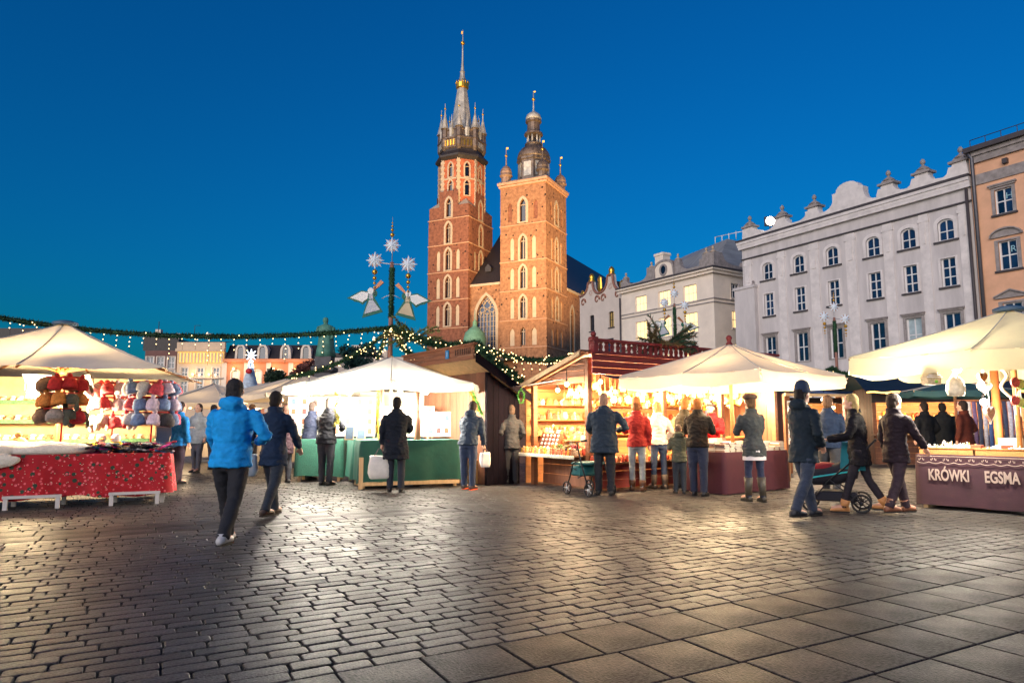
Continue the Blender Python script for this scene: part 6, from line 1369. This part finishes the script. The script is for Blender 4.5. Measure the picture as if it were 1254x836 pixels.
# dark round trees in front of the far houses
def far_tree(label, px, py, Y, rx, rz, rgb, n=2600):
    c = at(px, py, Y); t = thing('tree', label, 'tree', (c.x, c.y, 0)); part('trunk', M('bark', (70, 56, 48), .9, .3, 4), t, lambda m: (m.tube([(0, 0, 0), (.1, 0, c.z * .5), (0, 0, c.z)], [.22, .17, .08], 8), [m.tube([(0, 0, c.z * .6), (rnd(-1, 1) * rx * .7, rnd(-1, 1) * rx * .5, c.z + rnd(-.2, .6) * rz)], [.09, .03], 5) for _ in range(6)]))
    mb = MB(); cl = [(Vector((rnd(-1, 1), rnd(-1, 1), rnd(-1, 1))) * .62, rnd(.3, .5)) for _ in range(16)]
    for i in range(n):
        o_, r_ = random.choice(cl); d = Vector((rnd(-1, 1), rnd(-1, 1), rnd(-1, 1))).normalized(); q = o_ + d * r_ * rnd(.7, 1.05); q = Vector((q.x * rx, q.y * rx, c.z + q.z * rz)); e = Vector((rnd(-1, 1), rnd(-1, 1), rnd(-1, 1))) * .16; f = Vector((rnd(-1, 1), rnd(-1, 1), rnd(-1, 1))) * .16; mb.add([tuple(q), tuple(q + e), tuple(q + e + f), tuple(q + f)], [(0, 1, 2, 3)])
    stuff(mb.build('crown', M('leaf_%d' % rgb[0], rgb, .8, .4, 2), t))
far_tree('round dark green tree before the terracotta house', 336, 463, 60, 1.0, .7, (40, 66, 46)); far_tree('reddish brown tree at the end of the terracotta house', 376, 458, 62, 1.6, 1.2, (96, 56, 52)); far_tree('dark green tree left of the pale low house', 437, 437, 62, 1.9, 1.4, (34, 72, 62))

# ================================================================== PEOPLE
skin_m = M('skin', (206, 156, 132), .55, .08, 12, .1, 60)
TMP = bpy.data.scenes.new('workbench'); COL2 = TMP.collection
def to_mesh(mb, voxel, smooth=2, noise_amp=0.0, nf=7.0, seed=0.0, dec=None):
    me = bpy.data.meshes.new('tmp'); me.from_pydata(mb.v, [], mb.f); o = bpy.data.objects.new('tmp', me); COL2.objects.link(o)
    r = o.modifiers.new('r', 'REMESH'); r.mode = 'VOXEL'; r.voxel_size = voxel
    if smooth: s_ = o.modifiers.new('s', 'SMOOTH'); s_.factor = .5; s_.iterations = smooth
    if dec: d = o.modifiers.new('d', 'DECIMATE'); d.ratio = dec
    
    with bpy.context.temp_override(scene=TMP, view_layer=TMP.view_layers[0]):
        dg = bpy.context.evaluated_depsgraph_get(); out = bpy.data.meshes.new_from_object(o.evaluated_get(dg))
    bpy.data.objects.remove(o); bpy.data.meshes.remove(me)
    if noise_amp:
        for v in out.vertices:
            c = v.co; n_ = noise.noise(Vector((c.x * nf + seed, c.y * nf, c.z * nf * .8))) * .7 + 1.1 * ((1 - abs(noise.noise(Vector((c.x * nf * .9 + c.z * 4, c.y * nf * .9 + seed, c.z * nf * 1.5))))) ** 4 - .5) + .3 * noise.noise(Vector((c.x * nf * 3, c.y * nf * 3 + seed, c.z * nf * 4))); v.co = c + v.normal * n_ * noise_amp
    out.polygons.foreach_set('use_smooth', [True] * len(out.polygons)); out.update(); return out
def ell(c, rx, ry, n=18): return [(c[0] + rx * math.cos(2 * PI * k / n), c[1] + ry * math.sin(2 * PI * k / n), c[2]) for k in range(n)]
BODY = {}
ARMS = {   # (elbow, wrist) offsets from the shoulder of the left side (x outwards), y forward
    'down': ((.06, -.02, -.28), (.06, .05, -.53)), 'pocket': ((.1, -.08, -.27), (.02, .1, -.44)), 'front': ((.05, .1, -.27), (-.08, .3, -.22)),
    'push': ((.05, .08, -.27), (.0, .36, -.33)), 'swingf': ((.06, .12, -.25), (.05, .28, -.44)), 'swingb': ((.07, -.16, -.24), (.08, -.2, -.5)), 'up': ((.05, .2, -.16), (-.03, .42, .0)), 'elbow': ((.16, -.04, -.25), (.02, .18, -.3))}
def person(label, px, py, height, facing, jacket, trousers, shoes=(40, 32, 30), hair=(70, 50, 38), arms=('down', 'down'), stride=0.0, lean=0.0, coat=.78, hat=None, long_hair=False, boots=0.0, hood=False, girl=0.0, seed=0, pos=None, wide=1.0, face=True, collar=None, head_turn=0.0, scale_detail=1.0, skirt=None, trim=None):
    """feet at photo pixel px, py; facing in degrees, 0 looks away from the camera; coat is the hem height of a 1.75 m figure"""
    jacket = tuple(int(v * .62) for v in jacket) if max(jacket) < 130 else jacket
    p = gnd(px, py) if pos is None else Vector(pos); k = height / 1.75
    t = thing('person', label, 'person', (p.x, p.y, p.z), R(facing)); t.scale = (k, k, k)
    sd = seed + px * .37
    def lp(q):                                                    # leaning of everything above the hips
        x, y, z = q
        if z <= .93: return Vector(q)
        dz = z - .93; return Vector((x, y + dz * math.sin(lean), .93 + dz * math.cos(lean)))
    hips = [Vector((s_ * .088 * wide ** .5, 0, .9)) for s_ in (-1, 1)]
    sw = [stride, -stride]; knees = []; ankles = []; toes = []
    for i, s_ in enumerate((-1, 1)):
        a = sw[i]; kn = hips[i] + Vector((s_ * .01, math.sin(a) * .42 + .015, -math.cos(a) * .42)); b = a - (abs(stride) * .9 if a < 0 else abs(stride) * .1)
        an = kn + Vector((0, math.sin(b) * .41, -math.cos(b) * .41)); an.z = max(an.z, .075); knees.append(kn); ankles.append(an); toes.append(an + Vector((s_ * .02, .17, -.035 if a >= 0 else -.05)))
    low = min(a_.z for a_ in ankles) - .08
    sh = [lp((s_ * .178 * wide, 0, 1.405)) for s_ in (-1, 1)]; el = []; wr = []
    for i, s_ in enumerate((-1, 1)):
        e_, w__ = ARMS[arms[i]]; el.append(sh[i] + Vector((s_ * e_[0], e_[1], e_[2]))); wr.append(sh[i] + Vector((s_ * w__[0], w__[1], w__[2])))
    hd = lp((0, .02, 1.63)); nk = lp((0, -.005, 1.48)); ht = Matrix.Rotation(R(head_turn), 3, 'Z')
    def H(x, y, z): return tuple(hd + ht @ Vector((x, y, z)))
    # --- body, one continuous skin surface
    b = MB()
    b.rings([ell(lp((0, 0, z)), rx * wide ** .5, ry) for z, rx, ry in ((.84, .11, .08), (.92, .13, .09), (1.05, .115, .085), (1.2, .125, .085), (1.34, .135, .085), (1.42, .1, .07), (1.48, .055, .055))])
    b.tube([tuple(nk), tuple(hd - Vector((0, .0, .06)))], [.058, .056], 12)
    b.ball(H(0, 0, .02), (.076, .096, .105), 16, 12); b.ball(H(0, .022, -.055), (.058, .07, .06), 12, 9)
    b.ball(H(0, .098, -.012), (.014, .02, .022), 8, 6); b.ball(H(0, .085, -.085), (.026, .02, .018), 8, 6)
    for s_ in (-1, 1): b.ball(H(s_ * .078, -.005, -.01), (.014, .022, .034), 8, 6)
    for i, s_ in enumerate((-1, 1)):
        b.tube([tuple(hips[i] + Vector((0, 0, .04))), tuple(hips[i].lerp(knees[i], .4)), tuple(knees[i]), tuple(knees[i].lerp(ankles[i], .35)), tuple(ankles[i])], [.068, .062, .045, .045, .034], 12); b.tube([tuple(ankles[i]), tuple(toes[i])], [.042, .035], 10)
        b.tube([tuple(sh[i]), tuple(sh[i].lerp(el[i], .5)), tuple(el[i]), tuple(el[i].lerp(wr[i], .4)), tuple(wr[i])], [.04, .038, .034, .034, .027], 12)
        d = (wr[i] - el[i]).normalized(); side = d.cross(Vector((0, 0, 1))) if abs(d.z) < .8 else Vector((0, 1, 0)); side = (side - d * side.dot(d)).normalized(); nrm = d.cross(side)
        pc = wr[i] + d * .05; b.tube([tuple(wr[i]), tuple(pc), tuple(pc + d * .04)], [.028, .037, .034], 10, flat=.62)
        for f in range(4):
            o_ = side * (-.03 + f * .02); l_ = (.062, .072, .068, .05)[f]; q0 = pc + d * .03 + o_; q1 = q0 + d * l_ * .5 + nrm * .006 * (1); q2 = q1 + (d + nrm * .7).normalized() * l_ * .5; b.tube([tuple(q0), tuple(q1), tuple(q2)], [.0095, .009, .008], 7)
        q0 = pc - d * .015 - side * .03; b.tube([tuple(q0), tuple(q0 - side * .03 + d * .025), tuple(q0 - side * .03 + d * .06 + nrm * .01)], [.012, .011, .009], 7)
    bm_ = to_mesh(b, .0128 * scale_detail, 2); bm_.name = 'body'; bm_.materials.append(skin_m); obj('body', bm_, t)
    # --- trousers
    tb = MB(); hem = .12 if not boots else .2
    tb.rings([ell(lp((0, 0, z)), rx * wide ** .5, ry) for z, rx, ry in ((.8, .13, .11), (.87, .168, .125), (.95, .165, .12), (1.02, .155, .11))])
    for i in range(2):
        h0, k0, a0_ = hips[i], knees[i], ankles[i]; end = k0.lerp(a0_, 1.0) - Vector((0, 0, .02))
        slim = .82 if girl else 1.0
        tb.tube([tuple(h0 + Vector((0, 0, .03))), tuple(h0.lerp(k0, .35)), tuple(h0.lerp(k0, .75)), tuple(k0), tuple(k0.lerp(a0_, .3)), tuple(k0.lerp(a0_, .7)), tuple(end)], [.105, .1 * slim, .085 * slim, .074 * slim, .074 * slim, .066 * slim, .066 * slim], 14)
    tm = to_mesh(tb, .018 * scale_detail, 3, .007, 9, sd); tm.materials.append(M('trousers_%d_%d_%d' % trousers, trousers, .85, .18, 9, .3, 60)); obj('trousers', tm, t)
    # --- shoes or boots
    for i in range(2):
        a_ = ankles[i]; s2 = MB(); fz = a_.z - .075
        d = toes[i] - a_; d.z = 0; d.normalize(); bk = a_ - d * .07
        pts = [bk, a_, a_ + d * .08, a_ + d * .15, a_ + d * .19]
        rs = []
        for q, (w__, hh) in zip(pts, ((.032, .075), (.042, .1), (.046, .075), (.046, .055), (.026, .035))):
            n_ = Vector((-d.y, d.x, 0)); rs.append([tuple(Vector((q.x, q.y, fz)) + n_ * w__ * math.cos(a) + Vector((0, 0, max(0, hh * (.5 + .5 * math.sin(a))))) ) for a in [2 * PI * j / 14 for j in range(14)]])
        s2.rings(rs)
        if boots: top_ = a_.lerp(knees[i], boots); s2.tube([tuple(a_ - Vector((0, 0, .03))), tuple(a_.lerp(top_, .5)), tuple(top_)], [.05, .062, .074 if boots > .5 else .066], 14)
        else: s2.tube([tuple(a_ - Vector((0, 0, .04))), tuple(a_ + Vector((0, 0, .03)))], [.045, .046], 10)
        so = s2.build('boot' if boots else 'shoe', M('shoe_%d_%d_%d' % shoes, shoes, .5, .2, 10, .2, 40), t)
        s3 = MB(); s3.rings([[(x, y, z_) for x, y, z_ in ((q[0], q[1], fz - .012 + zz) for q in (tuple(Vector((pp.x, pp.y, 0)) + Vector((-d.y, d.x, 0)) * sg * w__ ) for pp, w__, sg in [(pts[j], ww, 1) for j, ww in enumerate((.03, .044, .048, .046, .024))] + [(pts[4 - j], ww, -1) for j, ww in enumerate((.024, .046, .048, .044, .03))]))] for zz in (0, .018)], 0, False); s3.build('sole', M('sole_%d' % (trim[0] if trim else 24), trim or (24, 22, 22), .7, .1), so)
    # --- jacket
    jb = MB(); hz = coat; fl = .02 + max(0, .93 - hz) * .08
    prof_ = [(hz, .175 + fl, .135 + fl), (min(.98, hz + .1), .172 + fl * .7, .132 + fl * .6), (1.08, .168 - girl * .025, .128), (1.22, .185, .14), (1.34, .2, .138), (1.41, .185, .118), (1.455, .125, .095), (1.5, .082, .082)]
    if hz < .85: prof_.insert(1, (hz + .12, .176 + fl * .8, .135 + fl * .8))
    prof_ = sorted(prof_)
    rr = []
    for z, rx, ry in prof_:
        c = lp((0, -.005, z)); rr.append(ell((c.x, c.y, c.z), rx * wide, ry * (1 + (wide - 1) * .8)))
    jb.rings(rr)
    for i in range(2):
        w_end = el[i].lerp(wr[i], 1.0); jb.tube([tuple(sh[i] - Vector(((-1, 1)[i] * .03, 0, 0))), tuple(sh[i].lerp(el[i], .25)), tuple(sh[i].lerp(el[i], .75)), tuple(el[i]), tuple(el[i].lerp(wr[i], .5)), tuple(w_end)], [.066, .074, .069, .064, .06, .053], 14)
    if hood: c = lp((0, -.09, 1.5)); jb.ball(tuple(c), (.13, .09, .085), 14, 10)
    else: c = lp((0, -.01, 1.49)); jb.lathe([(.09, -.04), (.1, .0), (.095, .05), (.075, .05)], 16, tuple(c))
    jm = to_mesh(jb, .017 * scale_detail, 2, .013, 10, sd); jm.materials.append(M('jacket_%d_%d_%d' % jacket, jacket, .8, .25, 7, .35, 30, spec=.25)); jo = obj('jacket', jm, t)
    if collar: mb = MB(); c = lp((0, 0, 1.5)); mb.lathe([(.085, -.03), (.11, -.02), (.115, .03), (.09, .06), (.07, .05)], 14, tuple(c)); mb.build('scarf', M('scarf_%d_%d' % collar[:2], collar, .9, .3, 20, .5, 40), t)
    if skirt: mb = MB(); mb.rings([ell((0, 0, z), r, r * .8, 24) for z, r in ((skirt[0], .2), (.85, .19), (1.0, .16))], 0, True, False); mb.build('skirt_hem', M('skirt_%d' % skirt[1][0], skirt[1], .8, .1), t)
    # --- head: hair or hat, eyes, mouth
    hm = M('hair_%d_%d' % (hair[0], hair[1]), tuple(int(v * .8) for v in hair), .75, .4, 14, .6, 50, spec=.2, stretch=(3, 3, .6)); hb = MB()
    hb.ball(H(0, -.018, .035), (.088, .1, .105), 18, 12); hb.ball(H(0, -.05, -.03), (.08, .065, .085), 14, 9)
    if long_hair: hb.rings([ell(H(0, y, z), rx, ry, 14) for z, y, rx, ry in ((.02, -.05, .08, .06), (-.1, -.07, .085, .055), (-.22, -.09, .08, .05), (-.34, -.1, .065, .04), (-.42, -.1, .03, .02))])
    keep = to_mesh(hb, .014 * scale_detail, 1, .006, 26, sd)
    keep.materials.append(hm)
    ho = obj('hair', keep, t)
    if not long_hair: ho.location = (0, -.012, .0)
    if hat:
        kind, hc = hat; mb = MB(); hmat = M('hat_%d_%d_%d' % hc, hc, .9, .2, 16, .5, 50)
        if kind == 'beanie': mb.lathe([(.1, -.01), (.108, 0), (.108, .05), (.102, .055), (.1, .09), (.075, .14), (.03, .165), (.005, .168)], 18, H(0, -.012, .035), 0, True, 0, True, .88, 1.02)
        if kind == 'beret': mb.lathe([(.09, 0), (.125, .03), (.13, .06), (.09, .1), (.02, .11)], 18, H(0, -.02, .06))
        if kind == 'band': mb.lathe([(.09, 0), (.094, .0), (.094, .05), (.09, .05)], 18, H(0, -.01, .04), 0, True, 0, False, .9, 1.08)
        mb.build('hat', hmat, t)
    if face:
        for s_ in (-1, 1): mb = MB(); mb.ball(H(s_ * .032, .083, .012), (.012, .008, .007), 8, 5); mb.build('eye', M('eye', (30, 24, 22), .2, 0), t)
        mb = MB(); mb.ball(H(0, .09, -.058), (.024, .008, .006), 8, 5); mb.build('mouth', M('lip', (160, 84, 78), .5, .05), t)
    t.location.z = p.z - low * k + .002 * k
    return t, dict(wr=[t.location + Matrix.Rotation(R(facing), 3, 'Z') @ (w__ * k) for w__ in wr], p=p)
def bag(label, p, w_, h_, d_, rgb, name='shopping_bag', rz=0.0, handle=.14):
    """soft bag whose handles end at p"""
    t = thing(name, label, 'bag', p, rz); zt_ = -handle
    mb = MB(); rs = []
    for z, s_ in ((zt_ - h_, .78), (zt_ - h_ + .02, .92), (zt_ - h_ * .75, 1.04), (zt_ - h_ * .45, 1.0), (zt_ - h_ * .15, .93), (zt_, .9)):
        rs.append([(s_ * w_ / 2 * math.copysign(abs(math.cos(a)) ** .45, math.cos(a)), s_ * d_ / 2 * math.copysign(abs(math.sin(a)) ** .6, math.sin(a)), z) for a in [2 * PI * k / 20 for k in range(20)]])
    mb.rings(rs)
    for i, q in enumerate(mb.v): d = noise.noise_vector(Vector(q) * 9) * .016; mb.v[i] = (q[0] + d.x, q[1] + d.y, q[2] + d.z * .5)
    mb.build('sack', M('bag_%d_%d_%d' % rgb, rgb, .55, .12, 6, .4, 14), t)
    for s_ in (-1, 1): mb = MB(); mb.tube([(-w_ * .25, s_ * d_ * .3, zt_ - .02), (-.02, s_ * .01, -.01), (.02, s_ * .01, -.01), (w_ * .25, s_ * d_ * .3, zt_ - .02)], .007, 5); mb.build('handle', M('bag_strap', (70, 50, 60), .7, .1), t)
    return t
# strollers through the square, left
a, q = person('walker in a bright blue jacket and dark trousers on the open setts', 278, 668, 1.78, 2, (20, 148, 222), (26, 28, 36), (176, 176, 180), (64, 60, 62), ('swingf', 'elbow'), .38, .03, .84, wide=1.12, hood=True)
a, q = person('walker in a dark blue coat striding beside the blue jacket', 332, 632, 1.72, -12, (30, 62, 104), (30, 40, 54), (60, 44, 40), (44, 38, 38), ('swingb', 'swingf'), .3, .02, .72)
bag('grey shoulder bag carried by the dark blue walker', q['wr'][0] + Vector((-.06, .0, .12)), .34, .3, .14, (150, 160, 170), 'shoulder_bag', .3)
person('shopper in a blue anorak next to the pastel hat stand', 216, 592, 1.68, -25, (34, 122, 196), (58, 44, 60), (40, 30, 34), (60, 44, 40), ('front', 'down'), .05, .02, .8)
person('stroller in a white and navy jacket in the alley', 333, 586, 1.74, 200, (96, 116, 150), (120, 120, 130), (50, 46, 50), (50, 44, 44), ('down', 'pocket'), .1, 0, .8, hat=('beanie', (30, 34, 50)))
person('woman in a maroon and black coat beside the netted green table', 347, 591, 1.6, 40, (58, 28, 44), (28, 30, 40), (30, 26, 28), (70, 46, 36), ('front', 'down'), .04, .05, .66)
person('man in a black jacket studying pictures at the corner table', 398, 594, 1.76, -15, (22, 26, 42), (28, 30, 40), (26, 24, 26), (120, 110, 104), ('front', 'elbow'), .03, .1, .82, wide=1.08)
person('man in a navy jacket holding a paper at the small green table', 377, 587, 1.72, -40, (24, 34, 66), (30, 40, 64), (30, 26, 28), (56, 44, 40), ('front', 'front'), .04, .12, .82)
# at the picture stall
a, q = person('man in a long dark coat before the green cloth', 484, 602, 1.72, 6, (24, 36, 56), (34, 40, 52), (24, 22, 24), (40, 34, 34), ('down', 'front'), .02, .02, .6, wide=1.15)
bag('large white shopping bag held by the dark-coated man', q['wr'][0] + Vector((-.04, -.03, -.07)), .4, .42, .2, (222, 216, 206), rz=.1)
a, q = person('shopper in a slate blue jacket and jeans stooping at the table end', 573, 599, 1.7, -20, (78, 98, 122), (36, 50, 76), (60, 50, 50), (60, 50, 46), ('front', 'down'), .04, .32, .86, hood=True, trim=(230, 90, 40), wide=1.06)
bag('small white carrier bag on the stooping shopper', q['wr'][1] + Vector((.03, -.02, -.06)), .2, .28, .12, (232, 226, 222), rz=.4, handle=.08)
person('figure in a grey quilted jacket in the gap by the purple wall', 626, 592, 1.62, 20, (92, 94, 100), (40, 40, 46), (30, 28, 28), (110, 92, 80), ('pocket', 'pocket'), .02, .02, .78)
# at the golden kiosk
a, q = person('broad man in a grey-blue jacket leaning on a wheeled walker', 741, 606, 1.78, -8, (58, 76, 98), (24, 26, 34), (30, 28, 28), (196, 150, 124), ('push', 'elbow'), .05, .12, .72, wide=1.22)
person('woman in a red jacket and pale jeans at the golden kiosk', 781, 601, 1.68, -10, (150, 40, 36), (156, 162, 164), (96, 62, 40), (150, 96, 56), ('front', 'down'), .08, .04, .84, girl=1, boots=.32, hat=('beanie', (176, 110, 62)))
person('fair-haired woman in a white jacket and jeans', 808, 598, 1.66, 14, (222, 206, 190), (50, 66, 92), (92, 78, 66), (206, 160, 104), ('front', 'pocket'), .05, .06, .88, girl=1, boots=.5, long_hair=True)
person('child in a grey and lime jacket at the book table', 833, 604, 1.22, -5, (124, 128, 108), (34, 40, 50), (40, 40, 42), (110, 92, 84), ('front', 'front'), .04, .05, .8, hood=True)
person('browser in a black quilted jacket and jeans', 856, 607, 1.7, -30, (42, 34, 30), (26, 34, 56), (30, 28, 30), (190, 120, 60), ('front', 'front'), .04, .18, .86, long_hair=False, wide=1.05)
person('browser in an olive brown jacket behind the book table', 880, 596, 1.74, -60, (70, 62, 46), (40, 42, 50), (30, 28, 28), (170, 104, 54), ('front', 'front'), .02, .22, .82, pos=F5.w(.35, 1.25, 0))
person('small child in an orange hat behind the stacked books', 863, 590, 1.05, 120, (120, 80, 60), (40, 44, 60), (30, 28, 28), (120, 80, 50), ('down', 'down'), 0, 0, .8, hat=('beanie', (226, 92, 60)), pos=F5.w(.3, 1.0, 0))
person('woman in a grey belted coat, dark jeans and tall boots', 926, 614, 1.7, 12, (96, 102, 104), (32, 40, 66), (64, 58, 48), (110, 84, 60), ('front', 'front'), .06, .1, .74, girl=1, boots=.78, hat=('beret', (76, 60, 52)), skirt=(.68, (216, 206, 206)))
person('bookseller in a red coat with a headband bending over the books', 950, 590, 1.68, 150, (176, 24, 30), (40, 34, 40), (30, 28, 28), (46, 34, 32), ('front', 'front'), .02, .25, .6, girl=1, hat=('band', (60, 50, 54)), pos=F5.w(1.35, 1.25, 0))
person('customer in a dark cap between bookseller and parasol pole', 905, 590, 1.66, 170, (150, 116, 80), (44, 40, 40), (30, 28, 28), (60, 44, 36), ('front', 'front'), .02, .15, .7, hat=('beret', (66, 52, 44)), pos=F5.w(.85, 1.6, 0))
# passers-by on the right
person('tall passer-by in a dark teal hooded jacket', 988, 634, 1.8, -62, (34, 56, 74), (44, 54, 72), (40, 42, 48), (40, 34, 34), ('swingf', 'pocket'), .3, .03, .74, hood=True, hat=('beanie', (30, 46, 72)))
person('passer-by in a blue jacket behind the pushchair', 1019, 608, 1.74, -30, (22, 50, 92), (30, 34, 44), (150, 146, 144), (96, 70, 54), ('push', 'down'), .2, .05, .84)
a, q = person('blonde woman in a long black coat pushing the pushchair', 1056, 627, 1.7, 62, (26, 24, 36), (30, 24, 34), (190, 132, 80), (214, 182, 120), ('push', 'push'), .28, .08, .7, girl=1, long_hair=True, boots=.25)
pushpos = q['p']
person('passer-by in a plum coat and brown boots near the fudge stall', 1102, 628, 1.7, -75, (54, 38, 52), (48, 34, 44), (130, 84, 62), (60, 48, 46), ('down', 'swingf'), .25, .02, .74, boots=.25)
# farther people
for i, (px, py, lab, jc, tc, hr) in enumerate(((1138, 585, 'distant shopper in a black coat at the teal-roofed kiosk', (24, 26, 34), (30, 28, 34), (50, 40, 36)), (1160, 582, 'distant broad shopper in a dark cloak beside the black coat', (30, 36, 44), (30, 28, 34), (40, 36, 36)), (1187, 590, 'distant shopper in a rust red jacket before the scarves', (120, 50, 36), (40, 36, 40), (56, 44, 40)),
    (240, 578, 'distant stroller in a pale grey coat in the alley', (150, 156, 160), (80, 80, 90), (80, 64, 56)), (258, 574, 'distant stroller in a dark teal jacket in the alley', (40, 84, 100), (50, 50, 60), (60, 50, 46)), (306, 576, 'distant stroller in a tan coat in the alley', (170, 140, 110), (60, 56, 60), (90, 66, 50)))):
    person(lab, px, py, 1.72, (10, -20, 30, 170, -30, 60)[i], jc, tc, (34, 30, 30), hr, ('down', 'pocket'), .08, .03, .72, wide=1.25 if i == 1 else 1.0, scale_detail=1.5)
# wheeled walker
g_ = gnd(722, 605); t = thing('wheeled_walker', 'teal-seated wheeled walker held by the broad man', 'walker', (g_.x, g_.y, 0), R(35))
rub = M('rubber', (26, 26, 30), .7, .1)
def wheel(parent, c, r, w_=.03, ax='x', hubm=None):
    mb = MB(); n = 18
    mb.tube([(c[0], c[1] + r * math.cos(2 * PI * k / n), c[2] + r * math.sin(2 * PI * k / n)) for k in range(n + 1)], w_ / 2, 6); o = mb.build('wheel', rub, parent)
    mb = MB(); mb.lathe([(.02, -w_ * .5), (.03, 0), (.02, w_ * .5)], 8); mb.X = None
    mb2 = MB(); mb2.tube([(c[0] - w_ * .6, c[1], c[2]), (c[0] + w_ * .6, c[1], c[2])], r * .25, 8)
    for k in range(5): a = 2 * PI * k / 5; mb2.tube([(c[0], c[1], c[2]), (c[0], c[1] + r * .95 * math.cos(a), c[2] + r * .95 * math.sin(a))], .008, 4)
    mb2.build('hub', hubm or steel, o)
for x in (-.27, .27):
    wheel(t, (x, -.28, .11), .105); wheel(t, (x, .3, .11), .105)
    part('side_frame', darksteel, t, lambda m: m.tube([(x, -.28, .11), (x, -.1, .55), (x, .02, .92), (x, -.18, .95)], .014, 6)); part('front_leg', darksteel, t, lambda m: m.tube([(x, .3, .11), (x, .12, .55), (x, -.02, .6)], .013, 6)); part('grip', rub, t, lambda m: m.tube([(x, -.1, .945), (x, -.24, .955)], .02, 8))
part('seat', M('teal_nylon', (20, 92, 96), .7, .15), t, lambda m: m.cbox(-.25, .25, -.12, .2, .52, .57, .015)); part('basket', MATS['teal_nylon'], t, lambda m: m.cbox(-.22, .22, .0, .25, .32, .5, .03)); part('cross_brace', darksteel, t, lambda m: (m.tube([(-.27, .0, .3), (.27, .1, .45)], .01, 5), m.tube([(.27, .0, .3), (-.27, .1, .45)], .01, 5)))
# pushchair
g_ = gnd(1028, 624); t = thing('pushchair', 'dark pushchair with teal trim in front of the blonde woman', 'pushchair', (g_.x, g_.y, 0), R(62))
for x in (-.26, .26):
    wheel(t, (x, -.3, .13), .12, .035, hubm=darksteel); wheel(t, (x, .38, .1), .09, .035, hubm=darksteel)
    part('side_frame', darksteel, t, lambda m: m.tube([(x, -.3, .13), (x, .1, .45), (x, .38, .1)], .013, 6)); part('handle_bar', darksteel, t, lambda m: m.tube([(x, .15, .4), (x, -.3, .8), (x, -.52, 1.02)], .013, 6))
part('handle_grip', rub, t, lambda m: m.tube([(-.26, -.52, 1.02), (.26, -.52, 1.02)], .02, 8))
mb = MB(); mb.rings([[(.24 * math.copysign(abs(math.cos(a)) ** .6, math.cos(a)), y + .02, z + hh * math.sin(a)) for a in [2 * PI * k / 16 for k in range(16)]] for y, z, hh in ((-.32, .66, .05), (-.28, .62, .16), (0, .52, .16), (.3, .48, .13), (.46, .5, .05))]); mb.build('seat_shell', M('charcoal_fabric', (34, 34, 44), .85, .2), t)
mb = MB(); P = []
for i in range(8):
    a = R(95 + i * 13); P.append([(.26 * math.cos(b), -.05 + .38 * math.cos(a) * math.sin(b), .62 + .38 * math.sin(a) * math.sin(b)) for b in [PI * k / 10 for k in range(11)]])
mb.add([q for r_ in P for q in r_], [(i * 11 + k, i * 11 + k + 1, i * 11 + k + 12, i * 11 + k + 11) for i in range(7) for k in range(10)], 0, True); mb.build('hood', M('teal_hood', (24, 110, 120), .8, .15), t)
part('trim', M('teal_piping', (60, 206, 206), .5, 0), t, lambda m: m.tube([(-.25, -.3, .6), (-.25, .4, .46), (.25, .4, .46), (.25, -.3, .6)], .012, 5)); part('blanket', M('red_blanket', (150, 40, 48), .9, .25, 12), t, lambda m: m.ball((0, .18, .62), (.2, .26, .07), 12, 8)); part('shopping_basket', MATS['charcoal_fabric'], t, lambda m: m.cbox(-.22, .22, -.25, .3, .14, .28, .02))

bpy.data.scenes.remove(TMP)
